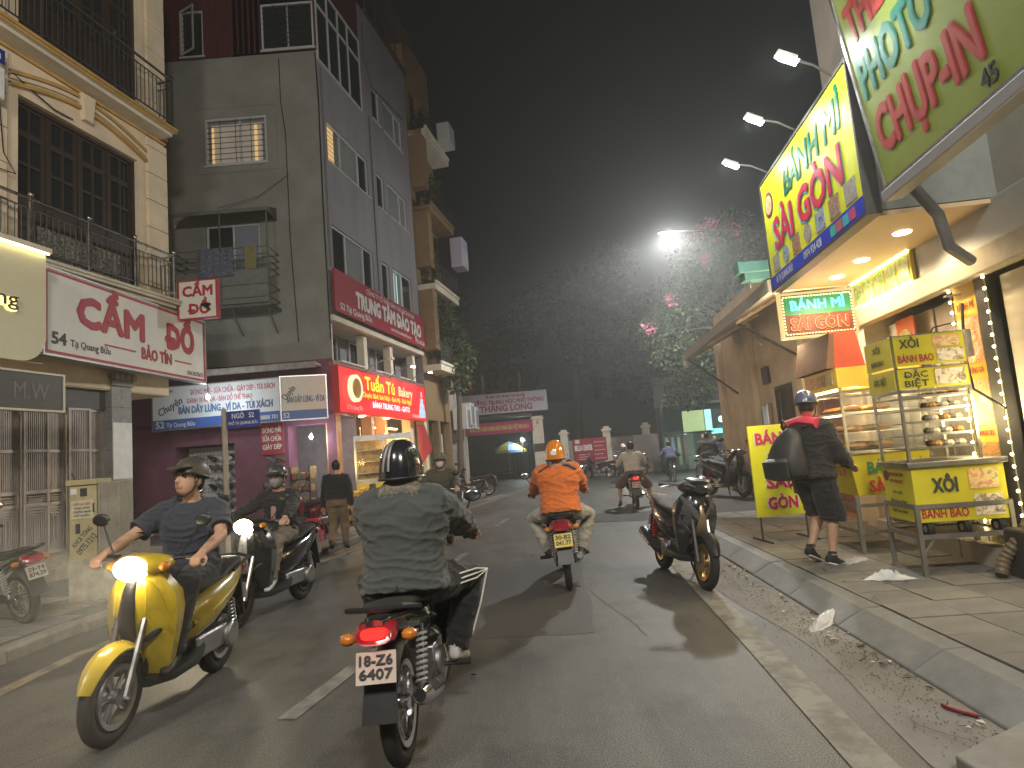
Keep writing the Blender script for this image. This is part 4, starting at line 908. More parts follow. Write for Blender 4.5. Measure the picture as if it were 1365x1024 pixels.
txt('SÀI GÒN', .36, 2.1, cya, S, -.02, .435, .05, .085); txt('SÀI GÒN', .36, 2.06, pnk, S, .0, .44, .055, .06)
MB().bx(-1.37, 1.37, -.058, -.051, .005, .17).build('blue_band', mat('sign_royal_blue', (.015, .04, .5), .4), S, 0)
txt('45 TẠ QUANG BỬU', .08, .62, white, S, -.85, .05, .058, .02); txt('0974 924 428', .085, .52, white, S, .1, .05, .058, .02)
for k, c in enumerate(((.05, .4, .3), (.5, .1, .1), (.05, .4, .5), (.5, .05, .2))): MB().bx(.6 + k * .15, .73 + k * .15, -.062, -.059, .04, .14).build('delivery_badge', mat('badge_%d' % k, c, .5), S, 0)
for k in range(7):
    pm = [food('dish_a', [(.04, .06, .14), (.4, .38, .34), (.3, .16, .08)], 20, 2), food('dish_b', [(.02, .03, .16), (.36, .42, .5), (.08, .14, .35)], 18, 4), food('dish_c', [(.3, .42, .38), (.3, .09, .06), (.45, .36, .16)], 18, 6)][k % 3]
    MB().prism([(-1.1 + k * .37 + .12 * math.cos(a) * .9, .3 + .1 * math.sin(a)) for a in [i * math.pi / 6 for i in range(12)]] if k in (1, 3) else [(-1.22 + k * .37, .2), (-.98 + k * .37, .2), (-.98 + k * .37, .4), (-1.22 + k * .37, .4)], -.058, -.051, 'xz').build('dish_picture', pm, S, 0)
MB().lathe([(.01, -.056), (.16, -.056), (.16, -.051)], (-1.12, 0, 1.05), 'y', 24).build('round_logo', mat('logo_dark', (.12, .03, .06), .5), S); MB().lathe([(.01, -.06), (.12, -.06), (.12, -.057)], (-1.12, 0, 1.05), 'y', 24).build('logo_disc', foods[0], S)
for i, (p, q) in enumerate((((2.98, 7.74, 4.93), (3.48, 7.71, 4.72)), ((2.86, 6.62, 4.92), (3.36, 6.61, 4.7)), ((2.74, 5.49, 4.9), (3.25, 5.56, 4.66)))):
    t = thing('arm_lamp', ('farthest', 'middle', 'nearest')[i] + ' lit arm lamp above the big yellow sandwich sign', 'lamp', q, 0, 'arm lamps above the yellow sign')
    d = V(p) - V(q)
    MB().tube([(0, 0, 0), d * .5 + V((0, 0, .04)), d * .92], .012, 6).build('arm', steel, t)
    MB().obox(d, (.19, .1, .04), MX.Rotation(R(25), 4, 'Y')).build('lamp_head', white, t, 0, .01)
    MB().obox(d + V((.02, 0, -.032)), (.165, .085, .01), MX.Rotation(R(25), 4, 'Y')).build('lens', glow('arm_lamp_lens', (.95, 1, .95), 90), t, 0)
    light('lamp_light', 'SPOT', d + V((.02, 0, -.08)), 34, (.97, 1, .93), t, .06, 140, d + V((.48, 0, -.6)), .6)
    light('lamp_spill', 'POINT', d + V((-.08, 0, -.1)), 14, (.95, 1, .95), t, .06)
# LED sign hung across the canopy end
S = sign('led_sign', 'small hanging LED sign with cyan and red glowing words', 'sign', (3.94, 8.0, 2.68), R(-3), .9, .55, .06, mat('led_panel_black', (.03, .03, .03), .4), edge=glow('led_edge', (1, .75, .3), .9))
MB().bx(-.42, .42, -.036, -.031, .28, .53).build('green_panel', mat('led_green_back', (.02, .12, .06), .5, emit=.28, ecol=(.05, .8, .3)), S, 0); MB().bx(-.42, .42, -.036, -.031, .02, .28).build('red_panel', mat('led_red_back', (.1, .025, .015), .5, emit=.1, ecol=(1, .2, .06)), S, 0)
txt('BÁNH MÌ', .12, .66, glow('led_cyan', (.12, .95, .85), 2.6), S, 0, .34, .037, .05); txt('SÀI GÒN', .14, .7, glow('led_yellow_rim', (1, .62, .2), 1.5), S, 0, .09, .037, .09); txt('SÀI GÒN', .14, .7, glow('led_red', (1, .02, .01), 2.2), S, 0, .09, .046, .05)
b = MB()
for i in range(22):
    for z in (.035, .515): b.bx(-.42 + i * .039, -.4 + i * .039, -.045, -.037, z - .006, z + .006)
for i in range(12):
    for x in (-.425, .425): b.bx(x - .006, x + .006, -.045, -.037, .05 + i * .039, .068 + i * .039)
b.build('led_dot', glow('led_dots', (1, .75, .25), 5, False), S, 0, kind='stuff'); MB().tube([(-.4, 0, .55), (-.4, 0, .62)], .008, 5).tube([(.4, 0, .55), (.4, 0, .62)], .008, 5).build('hanger', steel, S)
light('led_sign_light', 'POINT', (-.1, -.3, .28), 8, (1, .6, .35), S, .2); light('led_sign_light', 'POINT', (-.3, .4, .1), 110, (1, .74, .45), S, .2)
# framed dish pictures on the fascia with LED dots
S = sign('picture_fascia', 'row of green and yellow dish pictures framed in LED dots under the canopy', 'sign', fr(.75, -.1, 2.96), TR, 1.45, .34, .04, mat('fascia_yellow', (.5, .42, .04), .5, emit=.03, ecol=(.8, .7, .1)))
for k in range(5): MB().bx(-.68 + k * .28, -.44 + k * .28, -.027, -.021, .04, .3).build('dish_picture', food('green_dish', [(.02, .3, .05), (.3, .5, .1), (.6, .6, .4), (.1, .4, .1)], 12, 4), S, 0)
for i in range(26):
    for z in (.01, .335):
        o = bpy.data.objects.new('bulb', ledme); COL.objects.link(o); o.parent = S; o.location = (-.71 + i * .057, -.035, z)
light('fascia_light', 'POINT', (0, -.35, .05), 5, (1, .78, .35), S, .2)
# photo shop sign above
S = sign('photo_shop_sign', 'large leaning yellow green photo shop sign at the top right', 'sign', (3.06, 3.43, 3.42), TR, 3.2, 2.2, .1, mat('sign_dull_yellow', (.25, .31, .05), .45, var=.06), rx=R(7), edge=steel)
S.rotation_euler = (R(7), 0, TR)
grn2 = mat('photo_green_letters', (.02, .2, .14), .45); red2 = mat('photo_red_letters', (.45, .06, .05), .45)
txt('CHỤP-IN', .34, 1.3, red2, S, -.83, .24, .05, .07); txt('PHOTO', .31, 1.02, grn2, S, -1.0, .74, .05, .07); txt('THẺ', .3, .55, red2, S, -1.22, 1.2, .05, .07); txt('45', .11, .15, greyt, S, -.2, .06, .05, .05)
MB().bx(-1.62, 1.62, -.1, .06, -.12, -.03).build('gutter', mat('grey_gutter', (.35, .36, .37), .5, metal=.4), S, 0, .01)
MB().tube([(-1.5, .1, -.1), (-1.48, .2, -.35), (-1.55, .25, -.6), (-1.75, .5, -.72)], .045, 10).build('down_pipe', mat('grey_pipe', (.2, .2, .19), .5), S)
t = thing('arm_lamp', 'lit lamp in front of the photo shop sign', 'lamp', (2.62, 4.35, 4.72), 0, 'arm lamps above the yellow sign')
MB().tube([(.45, 0, .5), (.1, 0, .3), (0, 0, .05)], .012, 6).build('arm', steel, t); MB().lathe([(.02, .06), (.07, .03), (.09, -.02), (.02, -.02)], n=14).build('lamp_head', white, t); MB().lathe([(.01, -.022), (.08, -.022), (.01, -.03)], n=14).build('lens', MATS['arm_lamp_lens'], t)
light('lamp_light', 'POINT', (0, 0, -.12), 3, (.95, 1, .97), t, .05)

# ================================================================ right: old house with a deep awning, far kiosks
beige = mat('beige_house_wall', (.62, .52, .38), .8, var=.2, ns=1.8, bump=.12)
TH = R(265)
HB = thing('beige_awning_house', 'old beige house with a deep street awning past the sandwich shop', 'house', (4.78, 8.35, 0), TH)
b = MB(); wall(b, 8.6, 4.6, [(-2.25, -1.2, .14, 2.5), (-4.3, -3.2, 1.0, 2.4)], x0=-8.6, z0=.1, d=.2); b.bx(-8.6, 0, 4.5, 5, 0, .1); b.bx(-.01, 0, 0, 4.5, .1, 4.7); b.bx(-8.6, -8.59, 0, 4.5, .1, 4.7); b.build('wall', beige, HB, 0)
for s_ in (-8.4, -5.6, -2.7, -.6): MB().bx(s_, s_ + .35, -.12, 0, .1, 3.9).build('pilaster', beige, HB, 0, .015)
b = MB(); frame_rect(b, -2.25, -1.2, .14, 2.5, .02, .1, .07); dd = b.build('door_frame', mat('orange_brown_frame', (.4, .2, .07), .5), HB, 0)
b = MB()
for k in range(15): b.bx(-2.17 + k * .066, -2.155 + k * .066, .04, .055, .2, 2.44)
b.build('door_grille', mat('red_brown_grille', (.25, .1, .08), .5), dd, 0); MB().bx(-2.2, -1.25, .16, .18, .14, 2.45).build('door_leaf', mat('dim_door', (.1, .08, .06), .6), dd, 0)
b = MB(); frame_rect(b, -4.3, -3.2, 1.0, 2.4, .02, .08, .06); ww = b.build('window', darkmetal, HB, 0); b = MB()
for k in range(12): b.bx(-4.22 + k * .09, -4.205 + k * .09, .0, .015, 1.05, 2.35)
b.build('grille', darkmetal, ww, 0); MB().bx(-4.25, -3.25, .1, .11, 1.05, 2.35).build('pane', winglass, ww, 0)
MB().bx(-4.85, -4.5, -.1, 0, 1.5, 2.1).build('meter_box', steel, HB, 0, .02); MB().prism([(-4.75, 2.5), (-4.35, 2.5), (-4.4, 2.85), (-4.75, 2.85)], -.06, 0, 'xz').build('plaque', brownw, HB, 0)
tin = mat('awning_underside', (.6, .55, .46), .7, var=.2, ns=2)
b = MB(); b.add([(-6.9, -1.1, 3.5), (-.2, -1.1, 3.5), (-.2, .0, 4.05), (-6.9, .0, 4.05), (-6.9, -1.1, 3.56), (-.2, -1.1, 3.56), (-.2, 0, 4.11), (-6.9, 0, 4.11)], [(0, 1, 2, 3), (4, 5, 6, 7), (0, 1, 5, 4), (1, 2, 6, 5), (3, 0, 4, 7)]); b.build('awning_sheet', tin, HB, 0)
for k in range(6):
    y = -1.0 + k * .19; MB().bx(-6.85, -.25, y, y + .05, 3.5 + (y + 1.1) * .5 - .06, 3.5 + (y + 1.1) * .5).build('batten', mat('awning_batten', (.45, .38, .28), .7, var=.2), HB, 0)
for x in (-6.9, -4.7, -2.4, -.25): MB().obox((x + .04, -.55, 3.7), (.08, 1.2, .09), MX.Rotation(math.atan(.5), 4, 'X')).build('rafter', beige, HB, 0)
MB().bx(-6.95, -.15, -1.18, -1.1, 3.42, 3.6).build('eave_board', mat('eave_grey', (.38, .37, .34), .6), HB, 0)
for pp in ([(-6.9, -1.1, 3.45), (-6.9, 0, 2.5)], [(-2.4, -1.1, 3.45), (-2.4, 0, 2.7)]): MB().tube(pp, .025, 6).build('brace', darkmetal, HB)
MB().tube([(-6.95, -1.15, 3.3), (-6.95, -1.15, 3.55)], .05, 8).build('gutter_end', ac, HB)
t = thing('teal_security_camera', 'teal box fixed over the awning edge beside the yellow sign', 'security_camera', (3.62, 8.7, 3.72)); MB().bx(-.38, .12, -.12, .12, 0, .16).build('case', mat('teal_case', (.12, .3, .27), .5), t, 0, .02); MB().bx(-.3, .1, -.1, .1, -.1, 0).build('visor', mat('teal_case', (.12, .3, .27), .5), t, 0); MB().tube([(-.2, 0, 0), (-.2, 0, -.2)], .012, 5).tube([(0, 0, 0), (0, 0, -.2)], .012, 5).build('bracket', steel, t)  # teal security camera housing with its visor, holds no lamp
FK = thing('far_lit_shop', 'far teal-lit shop with glowing white sign beyond the parked bikes', 'shop', (8.4, 31, 0), R(-8))
b = MB(); b.bx(-1.3, 4.6, 3, 3.2, 0, 5); b.bx(-1.3, -1.2, 0, 3, 0, 3.2); b.bx(4.5, 4.6, 0, 3, 0, 5); b.bx(-1.3, 4.6, 0, 3, 3.2, 3.3); b.build('wall', mat('shop_dim_grey', (.12, .14, .14), .7, var=.2), FK, 0)
MB().bx(.9, 4.5, -.1, .1, 2.0, 2.9).build('sign_box', mat('dark_sign_box', (.04, .05, .055), .5), FK, 0)
txt('e ơi ii', .4, 1.25, glow('cyan_white_letters', (.5, 1, .95), 3), FK, 2.0, 2.25, .11, .05)
for x0, w_, m_ in ((-.3, 1.0, mat('lime_sign', (.5, .55, .2), .5, emit=.5, ecol=(.75, 1, .5), var=.3, ns=5)), (.75, .3, glow('pale_teal_sign', (.5, 1, .9), 1.2))): MB().bx(x0, x0 + w_, -.12, -.02, 1.9, 2.9).build('lit_panel', m_, FK, 0)
for k in range(6): MB().bx(1.0 + k * .55, 1.5 + k * .55, -.06, -.02, 1.72, 1.95).build('lit_strip', glow('cyan_strip', (.2, .95, .85), 2.2), FK, 0)
MB().bx(-1.2, 1.0, -.9, 0, 1.8, 1.86).build('awning', mat('dark_green_awning', (.05, .09, .08), .7), FK, 0)
for k in range(4): MB().bx(-1.1 + k * .3, -.95 + k * .3, 1.4, 1.5, .3, 1.7).build('hanging_goods', mat('goods_%d' % k, ((.5, .6, .6), (.3, .4, .5), (.55, .5, .3), (.4, .2, .2))[k], .7), FK, 0)
light('shop_light', 'POINT', (-.3, -.4, 1.7), 30, (.6, 1, .92), FK, .1); light('shop_light', 'POINT', (2.2, -.6, 1.8), 75, (.5, 1, .92), FK, .1)

# ================================================================ food carts, A-board
cyel = mat('cart_yellow', (.62, .55, .03), .45, var=.1, ns=3); ink = mat('cart_dark_letters', (.06, .07, .06), .5)
C2 = thing('steamed_bun_cart', 'tall yellow steamed bun rack cart on a steel stand nearest the kerb', 'cart', (3.87, 5.98, .15), R(-7))
b = MB()
for x, y in ((-.38, -.3), (.38, -.3), (-.38, .28), (.38, .28)): b.bx(x - .018, x + .018, y - .018, y + .018, 0, .62)
for z in (.34, .6):
    b.bx(-.38, .38, -.315, -.285, z - .02, z + .02); b.bx(-.38, .38, .265, .295, z - .02, z + .02); b.bx(-.395, -.365, -.3, .28, z - .02, z + .02); b.bx(.365, .395, -.3, .28, z - .02, z + .02)
for x in (-.36, .36): b.tube([(x, -.3, .2), (x * .7, -.3, .34)], .012, 5)
b.build('stand', mat('grey_angle_steel', (.2, .19, .17), .55, metal=.5, var=.25), C2, 0)
MB().bx(-.38, .38, -.3, .28, .33, .345).build('lower_tray', steel, C2, 0)
MB().bx(-.38, .38, -.3, .28, .46, .94).build('base_panel', cyel, C2, 0, .006); MB().bx(-.41, .41, -.33, .31, .94, .99).build('worktop', steel, C2, 0, .006)
for x in (-.28, .02, .3):
    w_ = MB().lathe([(.02, -.02), (.07, -.025), (.075, 0), (.07, .025), (.02, .02)], (x, -.24, .4), 'x', 16).build('wheel', rubber, C2); MB().lathe([(.005, -.027), (.03, -.027), (.03, .027), (.005, .027)], (x, -.24, .4), 'x', 12).build('hub', steel, w_)
b = MB()
for x, y in ((-.37, -.28), (.22, -.28), (-.37, .26), (.22, .26)): b.bx(x - .012, x + .012, y - .012, y + .012, .99, 2.12)
for z in (2.12, 1.82, 1.62):
    b.bx(-.37, .22, -.292, -.268, z - .012, z + .012); b.bx(-.37, .22, .248, .272, z - .012, z + .012); b.bx(-.382, -.358, -.28, .26, z - .012, z + .012); b.bx(.208, .232, -.28, .26, z - .012, z + .012)
b.build('rack_frame', steel, C2, 0)
for k in range(5):
    z = 1.1 + k * .115; MB().bx(-.36, .21, -.27, .25, z, z + .008).bx(-.36, .21, -.275, -.27, z, z + .02).build('tray', steel, C2, 0)
MB().bx(-.37, .22, -.3, -.292, 1.85, 2.12).bx(-.395, -.385, -.28, .26, 1.85, 2.12).bx(-.37, .22, -.3, -.292, 1.64, 1.82).bx(-.395, -.385, -.28, .26, 1.64, 1.82).build('header_panel', cyel, C2, 0)
MB().bx(-.36, .21, .262, .268, 1.0, 1.62).build('rack_glass', glass, C2, 0)
txt('XÔI', .08, .16, ink, C2, -.24, 2.01, .3, .04); txt('BÁNH BAO', .065, .3, redt, C2, -.2, 1.88, .3, .03); txt('ĐẶC', .055, .2, ink, C2, -.22, 1.74, .3, .04); txt('BIỆT', .055, .2, ink, C2, -.22, 1.66, .3, .04)
txt('XÔI', .12, .2, ink, C2, -.12, .72, .3, .05); txt('BÁNH BAO', .075, .38, redt, C2, -.15, .5, .3, .03)
for x0, x1, z0, z1, m_ in ((-.04, .18, 2.0, 2.1, soup), (-.02, .2, 1.87, 1.98, bun), (-.06, .19, 1.66, 1.8, bun), (.08, .32, .73, .9, soup), (.1, .33, .5, .68, bun)): MB().bx(x0, x1, -.307, -.301, z0, z1).build('food_picture', m_, C2, 0)
LM = MX.Translation((-.38, 0, 0)) @ MX.Rotation(R(-90), 4, 'Z')
for t_, h_, w_, z_ in (('XÔI', .06, .16, 2.01), ('BÁNH BAO', .05, .26, 1.89), ('ĐẶC BIỆT', .06, .26, 1.71)): txt(t_, h_, w_, ink, C2, 0, z_, .016, .03, M=LM)
for t_, h_, w_, z_ in (('BÁNH MÌ SÀI GÒN', .035, .3, .86), ('0974 924 428', .03, .25, .8), ('Xôi ruốc', .03, .2, .7), ('Bánh bao trứng', .03, .3, .62), ('Bánh bao chay', .03, .28, .53)): txt(t_, h_, w_, redt if z_ > .75 else ink, C2, .0, z_, .003, .03, M=LM)
MB(LM).lathe([(.005, -.006), (.05, -.006), (.05, -.002)], (-.2, 0, .86), 'y', 14).build('round_logo', MATS['logo_dark'], C2, 0)
bunm = [mat('steamed_bun', (.72, .66, .52), .6, var=.08), mat('sticky_rice_pack', (.6, .32, .12), .5, var=.4, ns=30)]
bme = [MB().ell((0, 0, .03), (.045, .045, .035), 8).mesh('food_piece', m_) for m_ in bunm]
for k in range(5):
    for i in range(6):
        o = bpy.data.objects.new('food_piece', bme[0 if (k + i) % 3 else 1]); COL.objects.link(o); o.location = V((3.87, 5.98, .15)) + MX.Rotation(R(-7), 3, 'Z') @ V((-.08 + .1 * (i % 3), -.2 + .12 * (i // 3), 1.108 + k * .115)); tag(o, ('white bun, ', 'rice pack, ')[0 if (k + i) % 3 else 1] + ORD[i % 3] + (' in front' if i < 3 else ' at the back') + ' on the ' + ROW[k] + ' bun cart tray', 'food', 'food on the steamed bun trays')
light('rack_light', 'POINT', (0, .0, 1.58), 1.6, (1, .78, .42), C2, .05)
C1 = thing('glass_sandwich_cart', 'glass-cased sandwich cart with warm-lit bread behind the bun rack', 'cart', (4.02, 7.4, .15), R(-6))
b = MB()
for x, y in ((-.38, -.46), (.38, -.46), (-.38, .46), (.38, .46)): b.bx(x - .02, x + .02, y - .02, y + .02, 0, .6)
for z in (.22, .5):
    b.bx(-.38, .38, -.475, -.445, z - .018, z + .018); b.bx(-.395, -.365, -.46, .46, z - .018, z + .018); b.bx(.365, .395, -.46, .46, z - .018, z + .018)
b.build('stand', MATS['grey_angle_steel'], C1, 0)
MB().add([(-.34, -.42, .6), (.38, -.42, .6), (.38, .46, .6), (-.34, .46, .6), (-.42, -.48, 1.05), (.42, -.48, 1.05), (.42, .5, 1.05), (-.42, .5, 1.05)], [(0, 3, 2, 1), (4, 5, 6, 7), (0, 1, 5, 4), (1, 2, 6, 5), (2, 3, 7, 6), (3, 0, 4, 7)]).build('base_panel', cyel, C1, 0, .005)
MB().bx(-.45, .45, -.51, .53, 1.05, 1.09).build('worktop', steel, C1, 0, .006)
grl = mat('cart_green_letters', (.03, .2, .08), .5)
LT = MX.Translation((0, -.05, 0)) @ MX.Rotation(R(-7), 4, 'X')
txt('BÁNH MÌ', .12, .55, grl, C1, .05, .84, .56, .05, M=MX.Translation((0, .1, 0))); txt('SÀI GÒN', .12, .55, redt, C1, .05, .64, .555, .05, M=MX.Translation((0, .1, 0)))
LM1 = MX.Translation((-.405, 0, 0)) @ MX.Rotation(R(-90), 4, 'Z'); txt('BÁNH MÌ SÀI GÒN', .1, .75, redt, C1, 0, .82, .01, .04, M=LM1)
b = MB()
for x, y in ((-.4, -.46), (.4, -.46), (-.4, .48), (.4, .48)): b.bx(x - .013, x + .013, y - .013, y + .013, 1.09, 1.95)
for z in (1.5, 1.72, 1.94): b.bx(-.4, .4, -.472, -.448, z - .012, z + .012); b.bx(-.412, -.388, -.46, .48, z - .012, z + .012); b.bx(-.4, .4, .468, .492, z - .012, z + .012); b.bx(.388, .412, -.46, .48, z - .012, z + .012)
b.build('case_frame', steel, C1, 0)
MB().bx(-.4, .4, -.462, -.458, 1.1, 1.93).bx(-.402, -.398, -.45, .47, 1.1, 1.93).build('case_glass', glass, C1, 0)
for z in (1.28, 1.5): MB().bx(-.38, .38, -.44, .46, z, z + .008).build('case_shelf', steel, C1, 0)
hd = MB().bx(-.43, .43, -.5, .52, 1.78, 2.0).build('header_panel', mat('header_yellow', (.7, .48, .05), .5, emit=.1, ecol=(1, .65, .1)), C1, 0)
for k in range(4): MB(LM1).bx(-.44 + k * .22, -.26 + k * .22, -.04, -.03, 1.83, 1.96).build('dish_picture', foods[k], C1, 0)
for z in (1.75, 1.47): MB().bx(-.41, -.38, -.44, .46, z, z + .02).build('lamp_strip', glow('case_lamp', (1, .82, .5), 7), C1, 0)
light('case_light', 'POINT', (-.15, -.2, 1.68), 12, (1, .74, .36), C1, .08); light('case_light', 'POINT', (-.1, .2, 1.42), 8, (1, .74, .36), C1, .08)
bg_ = MB().ell((0, 0, .035), (.12, .04, .04), 8).mesh('baguette', breadm[0])
for k, z in enumerate((1.1, 1.29, 1.51)):
    for i in range(10):
        o = bpy.data.objects.new('baguette', bg_); COL.objects.link(o); o.location = V((4.02, 7.4, .15)) + MX.Rotation(R(-6), 3, 'Z') @ V((-.25 + .27 * (i % 2), -.36 + .16 * (i // 2), z)); o.rotation_euler = (0, 0, rnd.uniform(-.3, .3)); tag(o, 'baguette, ' + ORD[i // 2] + ' of the ' + ('street side', 'shop side')[i % 2] + ' column on the ' + ROW[k] + ' glass cart shelf', 'bread', 'bread in the glass cart')
um2 = thing('folded_cart_awning', 'brown and red cloth awning folded above the glass sandwich cart', 'awning', (3.98, 7.55, 2.16), R(-6))
MB().add([(-.44, -.55, 0), (-.44, .5, 0), (-.36, .5, .42), (-.36, -.55, .4), (-.34, -.55, 0), (-.34, .5, 0), (-.3, .5, .42), (-.3, -.55, .4)], [(0, 1, 2, 3), (4, 7, 6, 5), (0, 3, 7, 4), (1, 5, 6, 2), (3, 2, 6, 7)]).build('side_cloth', mat('brown_cloth', (.16, .08, .05), .8, var=.2), um2, 0, .01)
MB().add([(-.345, -.56, -.02), (-.02, -.56, -.02), (-.06, -.5, .42), (-.34, -.5, .42), (-.345, -.54, -.02), (-.02, -.54, -.02), (-.06, -.48, .42), (-.34, -.48, .42)], [(0, 1, 2, 3), (7, 6, 5, 4), (0, 4, 5, 1), (3, 2, 6, 7), (0, 3, 7, 4), (1, 5, 6, 2)]).build('front_cloth', mat('red_brown_cloth', (.4, .06, .03), .8, var=.15), um2, 0)
MB().tube([(-.3, -.4, -.02), (-.3, -.4, .05)], .015, 6).tube([(-.3, .4, -.02), (-.3, .4, .05)], .015, 6).build('support', steel, um2)
AB = thing('yellow_sign_board', 'yellow board with red and white sandwich lettering standing behind the waiting man', 'sign board', (3.32, 8.3, .15), R(4))
MB().bx(-.35, .35, -.015, .015, .3, 1.46).build('board', mat('board_yellow', (.66, .66, .02), .45, var=.05), AB, 0, .004)
for x_ in (-.3, .3): MB().tube([(x_, .02, .3), (x_, .02, 0)], .012, 6).tube([(x_, -.25, .01), (x_, .3, .01)], .014, 6).build('stand', darkmetal, AB)
bred = mat('board_red_letters', (.5, .02, .06), .5)
for t_, z_, x_, w_ in (('BÁNH', 1.22, -.02, .48), ('MÌ', .95, .0, .24), ('SÀI', .66, -.03, .3), ('GÒN', .4, .0, .38)): txt(t_, .14, w_ * 1.04, white, AB, x_, z_, .015, .1); txt(t_, .14, w_, bred, AB, x_, z_, .02, .06)
# ================================================================ trees and plants
leafg = mat('leaf_green', (.05, .085, .022), .55, var=.4, ns=2.5); leafd = mat('leaf_dark', (.016, .027, .01), .6, var=.4, ns=1.2); leafl = mat('leaf_light', (.085, .115, .03), .5, var=.3, ns=3)
petal = mat('bougainvillea_pink', (.36, .1, .17), .6, var=.25, ns=4); bark = mat('bark', (.085, .065, .05), .9, var=.35, ns=6, bump=.6, bs=25, stretch=(1, 1, .3))
def leaves(b, c, r, n, size, rg, m=0, flat=1.0):
    for _ in range(n):
        while True:
            p = V((rg.uniform(-1, 1), rg.uniform(-1, 1), rg.uniform(-1, 1)))
            if .25 < p.length < 1: break
        if noise.noise(p * 2.3 + V(c)) < -.12: continue
        q = V((p.x * r[0], p.y * r[1], p.z * r[2])) + V(c); s = size * rg.uniform(.6, 1.3)
        d = V((rg.gauss(0, 1), rg.gauss(0, 1), rg.gauss(-.4, .8))).normalized(); e = d.cross(V((rg.gauss(0, 1), rg.gauss(0, 1), rg.gauss(0, 1)))).normalized()
        mm = m if isinstance(m, int) else rg.choice(m)
        b.add([q, q + d * s * .5 + e * s * .26, q + d * s, q + d * s * .5 - e * s * .26], [(0, 1, 2, 3)], mm)
def tree(name, label, loc, clumps, h, tr, n, size, group=None, ms=(leafg, leafd, leafl), limb=True, seed=1, flowers=None):
    rg = random.Random(seed); t = thing(name, label, 'tree', loc, 0, group)
    b = MB(); top = V((rg.uniform(-.3, .3), rg.uniform(-.3, .3), h)); b.tube([(0, 0, 0), (.05, .04, h * .3), top * .65 + V((.1, 0, 0)), top], [tr * 1.3, tr, tr * .8, tr * .5], 9)
    if limb:
        for c, r in clumps: b.tube([top * .75, (top * .75).lerp(V(c), .5) + V((0, 0, .15)), c], [tr * .45, tr * .28, tr * .1], 6)
    b.build('trunk', bark, t)
    b = MB()
    for c, r in clumps: leaves(b, c, r, n, size, rg, (0, 0, 1, 2))
    me = b
    o = me.build('crown', list(ms), t, 0)
    if flowers:
        b = MB()
        for c, r in flowers: leaves(b, c, r, 90, .16, rg)
        b.build('blossom', petal, t, 0)
    return t
B0 = (10.2, 27.6, .15)
def rel(p): return (p[0] * 1.6 - B0[0], p[1] * 1.6 - B0[1], (p[2] - 1.5) * 1.6 + 1.5 - B0[2])
tree('flowering_tree', 'flowering climber tree with pink blossom behind the awning house', B0,
     [(rel((4.3, 17, 4.4)), (1.30, 1.30, 1.16)), (rel((4.9, 17, 5.3)), (1.30, 1.30, 1.16)), (rel((5.5, 17, 6.4)), (1.59, 1.45, 1.30)), (rel((6.3, 17.2, 7.0)), (1.59, 1.45, 1.30)), (rel((4.6, 16.6, 3.6)), (1.45, 1.30, 1.01)), (rel((5.9, 17.6, 5.4)), (1.74, 1.59, 1.74)), (rel((4.6, 17, 2.9)), (1.30, 1.16, 1.01))],
     8.0, .2, 1900, .19, ms=(leafd, leafd, leafg), seed=3, flowers=[(rel((3.75, 16.6, 4.5)), (0.36, 0.29, 0.29)), (rel((5.4, 16.4, 6.9)), (0.72, 0.43, 0.43)), (rel((5.35, 16.4, 6.2)), (0.29, 0.29, 0.29)), (rel((6.25, 16.5, 7.0)), (0.36, 0.29, 0.29)), (rel((5.6, 16.4, 7.2)), (0.43, 0.29, 0.29)), (rel((4.3, 16.4, 5.2)), (0.29, 0.29, 0.29))])
tree('street_tree', 'leafy street tree in front of the tan balcony house', (-2.4, 26.3, .12), [((-.2, 0, 6.2), (.9, .9, 1.1)), ((.1, 0, 5.0), (.8, .8, .9)), ((-.5, 0, 7.4), (.7, .8, .9)), ((.35, .1, 5.6), (.6, .6, .8))], 5.5, .13, 1500, .2, seed=5)
for i, (x, z, r_) in enumerate(((-3.2, 9.6, .6), (-2.7, 12.7, .5), (-3.0, 8.2, .5), (-2.9, 15.6, .4))):
    t = thing('balcony_plant', ('trailing plant on the second tan balcony', 'potted shrub on the third tan balcony', 'low trailing plant on the lowest tan balcony', 'small plant on the top tan balcony')[i], 'plant', (x, 26.0, z - 1), 0, 'plants on the tan balconies')
    b = MB(); leaves(b, (0, 0, .9), (r_, 1.3, .8), 900, .16, random.Random(i + 20), (0, 1)); b.build('foliage', [leafg, leafd], t, 0)
    MB().lathe([(.12, .0), (.18, .3), (.2, .32), (.02, .3)], n=12).build('pot', mat('clay_pot', (.25, .1, .05), .8), t)
for i, (x, y, hh, rr) in enumerate(((-7, 55, 15, 4.2), (-1, 58, 14, 4.5), (4.5, 46, 14, 4.2), (10, 44, 12, 3.8), (16, 41, 13, 4), (22, 34, 12, 4.2), (8, 60, 19, 5), (13.5, 30, 9, 2.6))):
    rg = random.Random(40 + i)
    cl = [((rg.uniform(-.6, .6) * rr, rg.uniform(-.6, .6) * rr, hh * rg.uniform(.5, 1.0)), (rr * rg.uniform(.4, .62), rr * rg.uniform(.4, .6), rr * rg.uniform(.32, .5))) for _ in range(7)]
    tree('yard_tree', ('dark tall tree left behind the school gate', 'dark broad tree straight behind the school gate', 'dark tree rising behind the red wall posters', 'dark tree behind the right end of the school wall', 'dark tree above the far lit shop', 'dark tree behind the beige awning house', 'tallest dark tree far behind the school yard', 'dark tree beside the far lit shop')[i], (x, y, 0), cl, hh * .8, .3, 1500, .42, 'dark trees behind the school wall', ms=(leafd, leafd, leafg), seed=60 + i)
